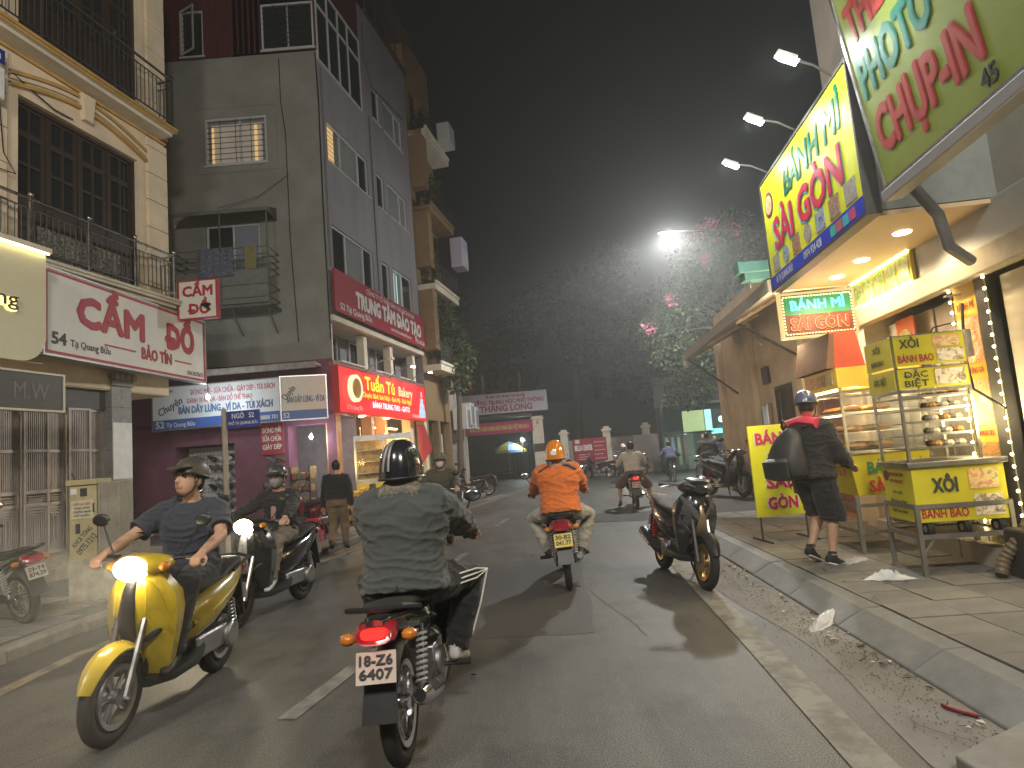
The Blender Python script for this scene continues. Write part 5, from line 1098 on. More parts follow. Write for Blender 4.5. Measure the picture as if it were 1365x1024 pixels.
# ================================================================ two-wheelers (own frame: +y forward, origin on the ground midway between the wheels)
def fender(b, y, z, r, w, a0, a1, th=.012, n=10, taper=.5):
    rings = []
    for i in range(n + 1):
        t = i / n; a = a0 + (a1 - a0) * t; ww = w * (1 - taper * abs(2 * t - 1) ** 2.5); c = V((0, math.cos(a), math.sin(a)))
        out = [V((ww * u, 0, 0)) + V((0, y, z)) + c * (r - .045 * u * u) for u in (-1, -.6, 0, .6, 1)]
        inn = [V((ww * u * .94, 0, 0)) + V((0, y, z)) + c * (r - th - .045 * u * u) for u in (1, .6, 0, -.6, -1)]
        rings.append(out + inn)
    b.loft(rings); return b
def wheel(parent, name, y, r, tw, style, x=0, disc=True):
    ri = r - tw * 1.05
    b = MB(); b.lathe([(ri - .03, -tw * .42), (ri, -tw * .5), (ri + .008, 0), (ri, tw * .5), (ri - .03, tw * .42), (ri - .022, 0)], (x, y, r), 'x', 28, close=True)
    b.lathe([(.01, -.05), (.04, -.05), (.045, 0), (.04, .05), (.01, .05)], (x, y, r), 'x', 14)
    c = V((x, y, r))
    if style == 'spoke':
        for k in range(18):
            a = 2 * math.pi * k / 18; s_ = .03 if k % 2 else -.03
            b.tube([c + V((s_, .035 * math.cos(a + .5), .035 * math.sin(a + .5))), c + V((0, (ri - .02) * math.cos(a), (ri - .02) * math.sin(a)))], .0035, 4)
    else:
        for k in range(5):
            for da in (-.16, .16):
                a = 2 * math.pi * k / 5; p = c + V((0, .03 * math.cos(a), .03 * math.sin(a))); q = c + V((0, (ri - .02) * math.cos(a + da), (ri - .02) * math.sin(a + da)))
                b.tube([p, q], [.016, .012], 6)
    if disc: b.lathe([(.05, .055), (.1, .055), (.1, .059), (.05, .059)], (x, y, r), 'x', 20)
    o = b.build(name, {'spoke': chrome, 'alloy': mat('gold_alloy', (.4, .3, .16), .35, metal=.8), 'black': mat('dark_alloy', (.06, .06, .06), .4, metal=.6), 'grey': alu}[style], parent)
    t = MB(); cc = r - tw / 2
    t.lathe([(cc + tw * .56 * math.sin(q) * (1.0 if math.sin(q) < 0 else .95), tw * .5 * math.cos(q)) for q in [2 * math.pi * i / 12 for i in range(12)]], (x, y, r), 'x', 32, close=True)
    t.build('tyre', rubber, o); return o
def plate(parent, c, lines, m_, tilt, w=.19, h=.14, fwd=-1):
    e = bpy.data.objects.new('license_plate', MB().bx(-w / 2, w / 2, -.003, .003, -h / 2, h / 2).mesh('license_plate', m_, 0)); COL.objects.link(e); e.parent = parent
    e.location = c; e.rotation_euler = (tilt, 0, 0 if fwd < 0 else math.pi)
    for i, l in enumerate(lines): txt(l, h * .3, w * .82, mat('plate_ink', (.04, .04, .04), .5), e, 0, h * .08 - i * h * .42, .003, .05, dep=.0015)
    return e
plw = mat('plate_white', (.42, .38, .32), .55, var=.2); ply = mat('plate_yellow', (.6, .46, .06), .5)
def coil(b, p, q, r, n=9, w=.008):
    p, q = V(p), V(q); d = (q - p); a = d.orthogonal().normalized(); c = d.normalized().cross(a)
    b.tube([p + d * (i / (n * 8)) + (a * math.cos(i * math.pi / 4) + c * math.sin(i * math.pi / 4)) * r for i in range(n * 8 + 1)], w, 5)
tail_on = glow('tail_light_lit', (1, .008, .004), 3.0); tail_off = mat('tail_lens_red', (.22, .015, .02), .2, coat=.5); amber = mat('amber_lens', (.45, .16, .02), .25); head_off = mat('headlight_glass', (.2, .205, .215), .12, metal=.5, var=.2)
def mirrors(parent, x, y, z, m_=black):
    for s in (-1, 1):
        o = MB().tube([(s * x, y, z), (s * (x + .06), y - .02, z + .1), (s * (x + .1), y - .03, z + .19)], .006, 6).build('mirror', m_, parent)
        MB().ell((s * (x + .12), y - .03, z + .22), (.062, .014, .042), 12).build('mirror_shell', m_, o); MB().ell((s * (x + .12), y - .043, z + .22), (.054, .004, .035), 12).build('mirror_glass', chrome, o)
def bars(parent, x, y, z, m_=black, gripm=rubber):
    o = MB().tube([(-x, y - .1, z), (-x * .6, y - .02, z + .01), (0, y, z - .03), (x * .6, y - .02, z + .01), (x, y - .1, z)], .012, 8).build('handlebar', m_, parent)
    for s in (-1, 1):
        MB().tube([(s * (x - .11), y - .075, z + .002), (s * (x + .015), y - .104, z)], [.018, .019], 10).build('grip', gripm, o)
        MB().tube([(s * (x - .13), y - .04, z), (s * (x - .05), y - .03, z - .005), (s * (x + .02), y - .05, z - .02)], .006, 6).build('brake_lever', steel, o)
    return o
def underbone(label, loc, rz, body, accent=None, pl=('29-P1', '482.15'), plm=plw, tail=False, lean=0, group=None, wheelst='spoke', rack=False, head=0, steer=0):
    t = thing('motorbike', label, 'motorbike', loc, rz, group, ry=lean); accent = accent or body
    wheel(t, 'front_wheel', .62, .285, .068, wheelst); wheel(t, 'rear_wheel', -.6, .29, .08, wheelst, disc=False)
    MB().cb((0, .02, .33), (.2, .26, .18)).lathe([(.02, -.13), (.085, -.13), (.09, 0), (.085, .13), (.02, .13)], (0, -.02, .31), 'x', 18).tube([(0, .1, .36), (0, .3, .4)], [.075, .065], 12).lathe([(.07, .16), (.085, .18), (.085, .2), (.07, .22), (.085, .24), (.085, .26), (.07, .28)], (0, 0, .38), 'y', 12).build('engine', alu, t, 40, .012)
    MB().tube([(0, .5, .9), (0, .42, .68), (0, .25, .5), (0, -.1, .48), (0, -.35, .6)], [.035, .045, .05, .04, .03], 10).build('frame', darkmetal, t)
    ex = MB().tube([(.06, .3, .36), (.1, .22, .24), (.12, .0, .21), (.13, -.2, .23)], .016, 8).tube([(.13, -.2, .235), (.135, -.28, .25), (.15, -.72, .36), (.152, -.78, .375)], [.02, .045, .05, .03], 14).build('exhaust', chrome, t)
    MB().tube([(.165, -.32, .29), (.185, -.62, .365)], [.03, .032], 10).build('heat_shield', darkmetal, ex)
    MB().tube([(.09, -.05, .32), (.09, -.6, .29)], .018, 8).tube([(-.09, -.05, .32), (-.09, -.6, .29)], .018, 8).build('swingarm', darkmetal, t)
    MB().cb((-.1, -.3, .3), (.025, .56, .09)).build('chain_case', black, t, 40, .01)
    for s in (-1, 1):
        b = MB(); b.tube([(s * .115, -.58, .3), (s * .12, -.48, .64)], .013, 8); o = b.build('shock_absorber', chrome, t); b = MB(); coil(b, (s * .116, -.57, .36), (s * .12, -.49, .6), .027); b.build('spring', mat('spring_white', (.55, .55, .55), .35, metal=.5), o)
    fender(MB(), -.6, .29, .36, .075, R(55), R(172), .01).build('rear_mudguard', black, t)
    MB().add([(-.07, -.86, .62), (.07, -.86, .62), (.085, -.97, .33), (-.085, -.97, .33), (-.07, -.845, .62), (.07, -.845, .62), (.085, -.955, .33), (-.085, -.955, .33)], [(0, 1, 2, 3), (7, 6, 5, 4), (0, 3, 7, 4), (1, 5, 6, 2), (2, 6, 7, 3), (0, 4, 5, 1)]).build('mud_flap', black, t, 0)
    b = MB(); b.loft(ysec([(-.02, .46, .68, .09), (-.2, .5, .72, .125), (-.45, .58, .75, .13), (-.7, .66, .78, .11), (-.86, .71, .79, .075), (-.92, .73, .78, .04)])); tf = b.build('tail_fairing', body, t)
    b = MB(); b.loft(ysec([(-.1, .56, .62, .134), (-.4, .62, .68, .138), (-.7, .7, .74, .12)], 12)); b.build('stripe', accent, tf)
    MB().loft(ysec([(.12, .64, .69, .07), (.02, .66, .74, .11), (-.2, .7, .77, .125), (-.45, .73, .79, .125), (-.72, .77, .83, .115), (-.82, .79, .82, .07)])).build('seat', mat('seat_vinyl', (.02, .019, .018), .72, bump=.15, bs=200), t)
    MB().tube([(-.13, -.5, .74), (-.145, -.72, .79), (-.13, -.9, .83), (0, -.96, .835), (.13, -.9, .83), (.145, -.72, .79), (.13, -.5, .74)], .014, 8).build('grab_rail', black, t)
    tl = MB().loft([sring((0, y, z), (w, 0, 0), (0, .02, h), 14, 2.6) for y, z, w, h in ((-.86, .72, .1, .06), (-.92, .715, .105, .05), (-.945, .71, .085, .035))]).build('tail_light', tail_off, t)
    if tail:
        MB().loft([sring((0, y, .722), (w, 0, 0), (0, .005, .024), 14, 3) for y, w in ((-.93, .07), (-.955, .06))]).build('lit_lens', tail_on, tl); light('tail_glow', 'POINT', (0, -1.04, .74), .4, (1, .05, .03), t, .04)
    for s in (-1, 1): MB().ell((s * .15, -.87, .69), (.04, .035, .03), 10).build('indicator', amber, tl)
    plate(t, (0, -.95, .575), pl, plm, R(-18))
    MB().tube([(.04, .3, .5), (.03, .4, .58)], .03, 8).build('horn', black, t)
    # leg shield, fork, front end
    b = MB(); rings = []
    for z, y, hw, cv in ((.33, .3, .1, .03), (.45, .36, .17, .06), (.6, .42, .2, .08), (.75, .45, .19, .07), (.86, .44, .12, .05)):
        rings.append([V((hw * u, y - cv * u * u * 1.6, z)) for u in (-1, -.6, -.2, .2, .6, 1)] + [V((hw * u, y - .025 - cv * u * u * 1.6, z)) for u in (1, .6, .2, -.2, -.6, -1)])
    b.loft(rings); ls = b.build('leg_shield', body, t); b = MB(); b.loft([[p + V((0, .012, 0)) for p in r_] for r_ in [[V((q.x * .55, q.y, q.z)) for q in rr] for rr in rings[1:4]]]); b.build('front_panel', accent, ls)
    for s in (-1, 1): MB().tube([(s * .075, .62, .285), (s * .075, .47, .72)], [.022, .018], 8).build('fork_leg', steel, t); MB().ell((s * .16, .47, .8), (.035, .03, .02), 10).build('indicator', amber, ls)
    fender(MB(), .62, .285, .335, .062, R(15), R(165), .01).build('front_mudguard', body, t)
    MB().tube([(0, .47, .7), (0, .42, .95)], .03, 10).build('steering_stem', darkmetal, t)
    b = MB(); b.loft(ysec([(.3, .93, 1.0, .08), (.38, .9, 1.04, .12), (.47, .87, 1.03, .12), (.53, .88, 1.0, .09)])); hc = b.build('headlight_cowl', body, t)
    hl = MB().loft([sring((0, y, .945), (w, 0, 0), (0, 0, h), 14, 2.6) for y, w, h in ((.52, .09, .055), (.555, .06, .035))]).build('headlight', glow('headlight_lit', (1, .88, .62), 60) if head else head_off, hc)
    if head: light('headlamp', 'SPOT', (0, .62, .94), head, (1, .9, .72), t, .05, 70, (0, 6, .1))
    bars(t, .33, .42, 1.0); mirrors(t, .24, .4, 1.02)
    MB().tube([(-.27, .02, .27), (.27, .02, .27)], .012, 8).build('foot_peg', black, t)
    for s in (-1, 1): MB().tube([(s * .2, .02, .275), (s * .29, .02, .275)], .02, 8).build('peg_rubber', rubber, t)
    if abs(lean) > R(5): MB().tube([(-.1, -.05, .26), (-.2, -.1, .03)], .012, 6).build('side_stand', darkmetal, t)
    if rack: MB().tube([(-.1, .2, .72), (-.1, .36, .74), (.1, .36, .74), (.1, .2, .72)], .01, 6).build('front_rack', chrome, t)
    return t
def scooter(label, loc, rz, body, accent=None, trim=None, lean=0, head=0, tail=False, group=None, style='bar', wheelst='grey', seatm=None, pl=('29-X3', '615.08')):
    t = thing('scooter', label, 'scooter', loc, rz, group, ry=lean); accent = accent or body; trim = trim or black
    fy, ry_, r = .65, -.63, .27
    wheel(t, 'front_wheel', fy, r, .085, wheelst); wheel(t, 'rear_wheel', ry_, r, .1, wheelst, disc=False)
    fender(MB(), fy, r, r + .045, .075, R(20), R(160), .012).build('front_mudguard', black if style == 'lamp_low' else body, t)
    for s in (-1, 1): MB().tube([(s * .08, fy, r), (s * .08, fy - .16, r + .42)], [.022, .02], 8).build('fork_leg', steel if s < 0 else darkmetal, t)
    fender(MB(), ry_, r, r + .05, .08, R(80), R(175), .01).build('rear_mudguard', black, t)
    # front body seen from ahead: shield with a bulged centre
    rings = []
    for z, y, hw, d, cv in ((.27, .3, .12, .035, .02), (.36, .34, .17, .05, .05), (.48, .4, .2, .06, .09), (.6, .44, .22, .07, .13), (.72, .47, .23, .08, .16), (.82, .47, .215, .08, .15), (.92, .45, .15, .06, .09), (.97, .42, .09, .04, .03)):
        rings.append([V((hw * u, y + d - cv * abs(u) ** 1.8, z)) for u in (-1, -.75, -.5, -.2, .2, .5, .75, 1)] + [V((hw * u * .96, y - d * .4 - cv * abs(u) ** 1.8, z)) for u in (1, .75, .5, .2, -.2, -.5, -.75, -1)])
    ap = MB().loft(rings).build('front_shield', body, t)
    for s in (-1, 1):   # side wings of the shield in the accent colour and daytime indicator strips
        b = MB(); b.loft([sring((s * x, y, z), (.05 * w, -s * .045 * w, .01), (0, .012, .055 * w), 12, 2.2) for x, y, z, w in ((.19, .33, .48, .3), (.17, .42, .58, .8), (.145, .475, .7, 1.0), (.13, .49, .82, .7), (.1, .49, .9, .3))]); b.build('shield_wing', accent, ap)
        MB().loft([sring((s * x, y, z), (.022 * w, -s * .015, 0), (0, .006, .016 * w), 8, 2.2) for x, y, z, w in ((.09, .505, .54, .5), (.13, .47, .58, 1), (.175, .41, .62, .5))]).build('grille', mat('dark_grille', (.03, .03, .035), .35), ap)
    if style == 'lamp_low':      # V-shaped lamps in the shield, sharp nose
        for s in (-1, 1):
            b = MB(); b.loft([sring((s * x, y, z), (.028 * w, -s * .02 * w, 0), (0, .012, .05 * w), 10, 2.2) for x, y, z, w in ((.025, .565, .68, .35), (.07, .545, .75, .8), (.13, .5, .83, .8), (.185, .44, .91, .25))]); b.build('headlight', head_off, ap)
        b = MB(); b.loft([sring((0, y, z), (w, 0, 0), (0, .02, .03), 10, 2.2) for y, z, w in ((.5, .5, .04), (.555, .6, .06), (.57, .7, .035), (.53, .8, .02))]); b.build('nose', trim, ap)
        MB().loft([sring((0, y, z), (w, 0, 0), (0, .03, .03), 12, 2.4) for y, z, w in ((.42, .36, .12), (.5, .42, .13), (.5, .5, .1))]).build('chin', black, ap)
    else:
        b = MB(); b.loft([sring((0, y, z), (w, 0, 0), (0, .012, .02), 10, 2.2) for y, z, w in ((.46, .45, .03), (.515, .55, .05), (.555, .7, .055), (.54, .85, .04), (.5, .93, .03))]); b.build('shield_centre', trim, ap)
    MB().loft(ysec([(.42, .24, .3, .12), (.25, .22, .31, .17), (-.05, .22, .32, .17), (-.2, .24, .4, .13)], 14, 3.5)).build('floorboard', black, t)
    MB().loft(ysec([(.42, .3, .66, .06), (.28, .3, .52, .07), (.05, .3, .55, .08), (-.05, .3, .62, .1)], 14, 3)).build('centre_tunnel', black if style == 'bar' else trim, t)
    b = MB(); b.loft(ysec([(.02, .36, .64, .1), (-.08, .38, .7, .155), (-.3, .42, .74, .175), (-.55, .52, .78, .16), (-.78, .64, .82, .11), (-.95, .74, .82, .05)])); rb = b.build('rear_body', body, t)
    b = MB(); b.loft(ysec([(-.02, .46, .56, .14), (-.3, .54, .63, .182), (-.6, .64, .7, .158), (-.8, .71, .75, .1)], 14, 2.2)); b.build('side_panel', accent, rb)
    MB().loft(ysec([(.1, .64, .68, .07), (.02, .66, .74, .12), (-.2, .71, .78, .145), (-.4, .74, .8, .15), (-.5, .76, .84, .145), (-.75, .8, .87, .12), (-.85, .83, .86, .07)])).build('seat', seatm or mat('seat_vinyl', (.02, .019, .018), .72, bump=.15, bs=200), t)
    MB().tube([(-.13, -.6, .78), (-.14, -.85, .85), (0, -.95, .86), (.14, -.85, .85), (.13, -.6, .78)], .014, 8).build('grab_rail', trim if style == 'lamp_low' else black, t)
    MB().cb((0, -.35, .32), (.26, .5, .16)).lathe([(.02, -.16), (.1, -.16), (.11, -.05), (.1, 0), (.02, 0)], (0, -.58, .3), 'x', 16).lathe([(.02, .16), (.09, .16), (.1, .05), (.02, 0)], (0, -.2, .3), 'x', 16).build('engine', alu, t, 40, .02)
    ex = MB().tube([(.1, -.15, .22), (.15, -.3, .24)], .018, 8).tube([(.15, -.3, .26), (.16, -.36, .28), (.18, -.85, .42), (.18, -.9, .44)], [.03, .06, .065, .04], 14).build('exhaust', black, t)
    MB().tube([(.235, -.45, .31), (.245, -.75, .4)], [.02, .025], 8).build('heat_shield', steel, ex)
    for s in (-1, 1):
        o = MB().tube([(s * .14, -.62, .32), (s * .14, -.52, .62)], .014, 8).build('shock_absorber', darkmetal, t); b = MB(); coil(b, (s * .14, -.6, .38), (s * .14, -.53, .58), .028, 7); b.build('spring', redm if s > 0 else steel, o)
    tl = MB().loft([sring((0, y, z), (w, 0, 0), (0, .01, h), 12, 2.4) for y, z, w, h in ((-.86, .76, .1, .05), (-.95, .77, .085, .04), (-.98, .775, .05, .02))]).build('tail_light', tail_on if tail else tail_off, t)
    plate(t, (0, -.93, .56), pl, plw, R(-20)); MB().add([(-.08, -.85, .7), (.08, -.85, .7), (.07, -.97, .36), (-.07, -.97, .36), (-.08, -.83, .7), (.08, -.83, .7), (.07, -.955, .36), (-.07, -.955, .36)], [(0, 1, 2, 3), (7, 6, 5, 4), (0, 3, 7, 4), (1, 5, 6, 2), (2, 6, 7, 3)]).build('mud_flap', black, t, 0)
    MB().tube([(0, .5, .75), (0, .4, 1.0)], .03, 8).build('steering_stem', black, t)
    b = MB(); b.loft(ysec([(.22, .98, 1.02, .08), (.3, .95, 1.05, .17), (.4, .93, 1.07, .19), (.5, .93, 1.05, .14), (.56, .95, 1.02, .07)], 16, 2.3)); hc = b.build('handlebar_cowl', body, t)
    if style == 'bar':
        hl = MB().loft([sring((0, y, .985), (w, 0, 0), (0, .012, h), 18, 2) for y, w, h in ((.52, .105, .08), (.56, .095, .072), (.585, .05, .04))]).build('headlight', glow('headlight_lit_warm', (1, .86, .58), 42) if head else head_off, hc)
        if head: light('headlamp', 'SPOT', (0, .66, .98), head, (1, .84, .58), t, .06, 80, (0, 5, .2)); light('headlamp_bloom', 'POINT', (0, .68, .99), head * .012, (1, .8, .5), t, .06)
        for s in (-1, 1): MB().ell((s * .17, .45, .99), (.035, .05, .03), 10).build('indicator', amber, hc)
    else:
        MB().loft([sring((0, y, z), (w, 0, 0), (0, .012, .015), 10, 2.2) for y, z, w in ((.5, 1.06, .1), (.42, 1.09, .15), (.34, 1.09, .1))]).build('meter_visor', accent, hc)
        MB().add([(-.2, .32, 1.0), (-.13, .5, 1.03), (-.05, .57, 1.0), (-.12, .46, 1.07)], [(0, 1, 2, 3)]).add([(.2, .32, 1.0), (.13, .5, 1.03), (.05, .57, 1.0), (.12, .46, 1.07)], [(0, 3, 2, 1)]).build('cowl_blade', head_off, hc, 0)
    bars(t, .34, .36, 1.02); mirrors(t, .22, .36, 1.05) if style == 'bar' else None
    if abs(lean) > R(5): MB().tube([(-.12, -.15, .24), (-.22, -.2, .02)], .012, 6).build('side_stand', darkmetal, t)
    return t
yelb = mat('yellow_scooter_paint', (.42, .31, .02), .3, coat=.6, var=.12); redb = mat('dark_red_bike_paint', (.14, .015, .02), .25, coat=.6); greyb = mat('grey_bike_paint', (.17, .17, .175), .3, coat=.5, metal=.3); blueb = mat('blue_bike_paint', (.05, .06, .22), .3, coat=.5); silv = mat('silver_panel', (.42, .43, .45), .3, metal=.6); goldp = mat('bronze_panel', (.28, .2, .12), .3, metal=.5, coat=.4); greenb = mat('dark_green_paint', (.02, .06, .04), .25, coat=.5)
underbone('black motorbike with lit red tail light ridden nearest the viewer', (-.665, 4.02, 0), R(-3), blackg, greenb, ('18-Z6', '6407'), plw, True, R(-2), 'moving motorbikes')
underbone('motorbike with yellow plate under the rider in orange', (.47, 7.72, 0), R(-2.5), redb, greyb, ('30-B2', '041.77'), ply, False, R(-3), 'moving motorbikes', wheelst='grey')
underbone('motorbike with glowing red tail light under the white-shirted rider', (2.78, 15.9, 0), R(-6), blackg, redb, ('29-F1', '7113'), plw, True, R(0), 'moving motorbikes')
underbone('far oncoming blue motorbike with its headlight on', (4.35, 26.2, 0), R(186), blueb, silv, head=60, group='moving motorbikes')
scooter('yellow scooter with a glaring headlight coming towards the viewer', (-2.53, 4.6, 0), R(179), yelb, yelb, black, R(-4), 420, wheelst='grey')
scooter('black oncoming scooter with its headlight on behind the yellow scooter', (-2.82, 7.2, 0), R(170), blackg, blackg, silv, R(-2), 160, wheelst='black')
scooter('dark scooter ridden by the person in the camouflage hood', (-1.38, 11.1, 0), R(176), blackg, silv, black, 0, 0, wheelst='black', group='moving motorbikes')
scooter('black and silver scooter parked facing the viewer against the right kerb', (1.70, 7.22, 0), R(186), blackg, mat('gunmetal_panel', (.1, .105, .115), .28, metal=.5, coat=.5), goldp, R(-6), 0, style='lamp_low', wheelst='alloy')
underbone('dark motorbike parked at the left picture edge showing its rear plate', (-5.98, 7.35, .12), R(64), blackg, greyb, ('29-Y4', '874.29'), plw, False, R(-8), 'parked motorbikes')
scooter('dark scooter parked beside the bakery facing the road', (-2.55, 20.8, .12), R(198), blackg, greyb, silv, R(-6), 0, group='parked motorbikes')
underbone('dark motorbike parked side-on in front of the school gate', (-1.85, 25.0, 0), R(102), blackg, redb, lean=R(-7), group='parked motorbikes')
underbone('dark motorbike parked behind the pedestrians by the far shop', (8.6, 24.5, .15), R(150), greyb, blackg, lean=R(-7), group='parked motorbikes')
scooter('greenish scooter parked at the kerb behind the black and silver one', (5.7, 18.0, .12), R(188), greenb, silv, black, R(-7), 0, group='parked motorbikes', wheelst='black')
scooter('black scooter parked beside the yellow sign board', (4.75, 15.0, .15), R(196), blackg, greyb, black, R(-7), 0, group='parked motorbikes', wheelst='grey')
underbone('dark motorbike parked under the school wall posters', (3.9, 31.5, 0), R(60), blackg, redb, lean=R(-7), group='parked motorbikes')
scooter('dark red scooter parked in front of the shoe shop', (-4.55, 13.6, .12), R(150), redb, blackg, black, R(-6), 0, group='parked motorbikes')
def bicycle(label, loc, rz, m_):
    t = thing('bicycle', label, 'bicycle', loc, rz, 'bicycles on the road')
    wheel(t, 'front_wheel', .52, .33, .035, 'spoke', disc=False); wheel(t, 'rear_wheel', -.52, .33, .035, 'spoke', disc=False)
    MB().tube([(0, .42, .85), (0, .36, .62), (0, -.05, .3), (0, -.2, .75)], .018, 8).tube([(0, .36, .68), (0, -.17, .66)], .016, 8).tube([(.05, -.52, .33), (0, -.18, .66)], .01, 6).tube([(-.05, -.52, .33), (0, -.05, .3)], .01, 6).build('frame', m_, t)
    MB().tube([(.05, .52, .33), (.03, .42, .65), (0, .42, .7)], .012, 6).tube([(-.05, .52, .33), (-.03, .42, .65), (0, .42, .7)], .012, 6).build('fork', m_, t)
    MB().tube([(-.28, .3, .98), (-.15, .42, .95), (.15, .42, .95), (.28, .3, .98)], .012, 6).tube([(0, .42, .85), (0, .42, .95)], .015, 6).build('handlebar', chrome, t)
    MB().loft(ysec([(-.05, .8, .83, .03), (-.2, .78, .84, .07), (-.33, .8, .85, .09)])).build('saddle', black, t)
    fender(MB(), -.52, .33, .36, .025, R(40), R(190), .006).build('rear_mudguard', chrome, t); MB().bx(-.07, .07, -.75, -.3, .7, .715).tube([(.05, -.52, .33), (.05, -.6, .7)], .006, 5).build('carrier', chrome, t)
    MB().tube([(-.12, -.05, .2), (0, -.05, .3), (.12, -.05, .4)], .01, 6).bx(.09, .19, -.08, -.02, .38, .4).bx(-.19, -.09, -.08, -.02, .2, .22).build('pedals', black, t)
    return t
bicycle('bicycle under the cyclist in the dark jacket with white shoulders', (5.75, 24.4, 0), R(-4), blackg)
bicycle('bicycle pushed by the person in black', (5.9, 21.3, 0), R(-20), steel)
for i, (x, y, z, rz, lab) in enumerate(((6.6, 20.6, .15, 170, 'dark motorbike parked nose out at the kerb before the pedestrians'), (7.6, 22.6, .15, 200, 'dark motorbike parked second from the pedestrians'), (5.3, 31.0, 0, 75, 'dark motorbike parked below the pale wall board'), (2.9, 32.4, 0, 95, 'dark motorbike parked beside the school gate pillar'))):
    src = [o for o in COL.objects if o.get('label') == 'dark motorbike parked under the school wall posters'][0]
    c = copy_tree(src); c.location = (x, y, z); c.rotation_euler = (0, R(-7), R(rz)); c['label'] = lab
c = copy_tree(src); c.location = (-1.95, 18.2, 0); c.rotation_euler = (0, R(-6), R(172)); c['label'] = 'dark motorbike standing at the road edge behind the camouflage rider'
# ================================================================ people
def ik(a, b, l1, l2, pole):
    a, b = V(a), V(b); d = b - a; L = min(d.length, (l1 + l2) * .995); b = a + d.normalized() * L
    x = (l1 * l1 - l2 * l2 + L * L) / (2 * L); h = math.sqrt(max(0, l1 * l1 - x * x)); n = d.normalized(); p = V(pole) - n * V(pole).dot(n)
    return a + n * x + p.normalized() * h, b
SK = mat('skin', (.42, .25, .165), .55, var=.1, ns=12); HAIR = mat('black_hair', (.012, .01, .009), .45, var=.3, ns=40)
EYE_ = mat('eye_dark', (.02, .015, .012), .3); LIP = mat('lips', (.3, .12, .1), .5)
def cloth(name, col, **k): return mat(name, col, .85, var=k.pop('var', .18), ns=k.pop('ns', 7), bump=.35, bs=160, sheen=.15, **k)
def pose_ride(seat=(-.2, .74), lean=15, hand=(.32, .33, 1.02), foot=(.16, .1, .34), head=0, tilt=0, s=1.0, kn=.5, elb=.55, footR=None, footL=None, nod=0, twist=0):
    P = V((0, seat[0], seat[1] + .09)); sp = V((0, math.sin(R(lean)), math.cos(R(lean)))); nk = P + sp * .47 * s
    d = dict(pel=P, nk=nk, hd=nk + V((0, .05, .165 * s)), face=V((math.sin(R(head)), math.cos(R(head)) * math.cos(R(nod)), math.sin(R(nod)))), s=s)
    for sd, k in ((-1, 'L'), (1, 'R')):
        sh = nk + V((sd * .185 * s, .0, -.06)); el, wr = ik(sh, (sd * hand[0], hand[1], hand[2]), .29 * s, .26 * s, (sd * elb, -.3, -.5)); d['sh' + k], d['el' + k], d['wr' + k] = sh, el, wr
        hp = P + V((sd * .09, .02, -.02)); ft = foot if (footL if sd < 0 else footR) is None else (footL if sd < 0 else footR)
        kn_, an = ik(hp, (sd * ft[0], ft[1], ft[2]), .43 * s, .42 * s, (sd * kn, 1, .6)); d['hp' + k], d['kn' + k], d['an' + k] = hp, kn_, an; d['to' + k] = an + V((sd * .03, .17, -.045)); d['grip' + k] = True
    return d
def pose_stand(stride=0, s=1.0, head=0, lean=3, arms=None, nod=0, knee=.02):
    P = V((0, 0, .93 * s)); nk = P + V((0, math.sin(R(lean)), math.cos(R(lean)))) * .5 * s
    d = dict(pel=P, nk=nk, hd=nk + V((0, .03, .175 * s)), face=V((math.sin(R(head)), math.cos(R(head)), math.sin(R(nod)))), s=s)
    for sd, k in ((-1, 'L'), (1, 'R')):
        sh = nk + V((sd * .18 * s, 0, -.06)); a = (arms or {}).get(k, (sd * .27, .04 - sd * stride * .5, .78 * s)); el, wr = ik(sh, a, .29 * s, .26 * s, (sd * .5, -1, -.2)); d['sh' + k], d['el' + k], d['wr' + k] = sh, el, wr; d['grip' + k] = False
        hp = P + V((sd * .09, 0, -.02)); st = sd * stride; lift = .06 if st < 0 else 0
        kn_, an = ik(hp, (sd * .1, st, .085 + lift), .43 * s, .42 * s, (0, 1, 0)); d['hp' + k], d['kn' + k], d['an' + k] = hp, kn_, an; d['to' + k] = an + V((sd * .03, .17, -.05 - lift * .3))
    return d
def hand(b, wr, el, sd, curl, m=0):
    d = (V(wr) - V(el)).normalized(); lat = V((0, 0, 1)).cross(d); lat = lat.normalized() if lat.length > .2 else V((1, 0, 0))
    if curl: d = (d + V((0, .25, -.1))).normalized()
    nrm = d.cross(lat).normalized()
    b.loft([sring(V(wr) + d * t, lat * w, nrm * h, 8, 2.4) for t, w, h in ((-.02, .026, .02), (.03, .034, .02), (.07, .042, .018), (.095, .04, .014))], m)
    for i, (o, ln) in enumerate(((-.031, .062), (-.0105, .075), (.0105, .07), (.031, .055))):
        p = V(wr) + d * .085 + lat * o; pts = [p]; a = 0
        for j in range(3):
            a += R(58) if curl else R(14); pts.append(pts[-1] + (d * math.cos(a) - nrm * math.sin(a)) * ln * (.45, .32, .26)[j])
        b.tube(pts, [.0105, .0098, .009, .007], 7, m)
    th = lat * (-sd if True else 1); p = V(wr) + d * .025 + th * .03
    b.tube([p, p + th * .025 + d * .022 - nrm * .012, p + th * .028 + d * .045 - nrm * .035, p + th * .016 + d * .058 - nrm * .05], [.013, .012, .0105, .008], 7, m)
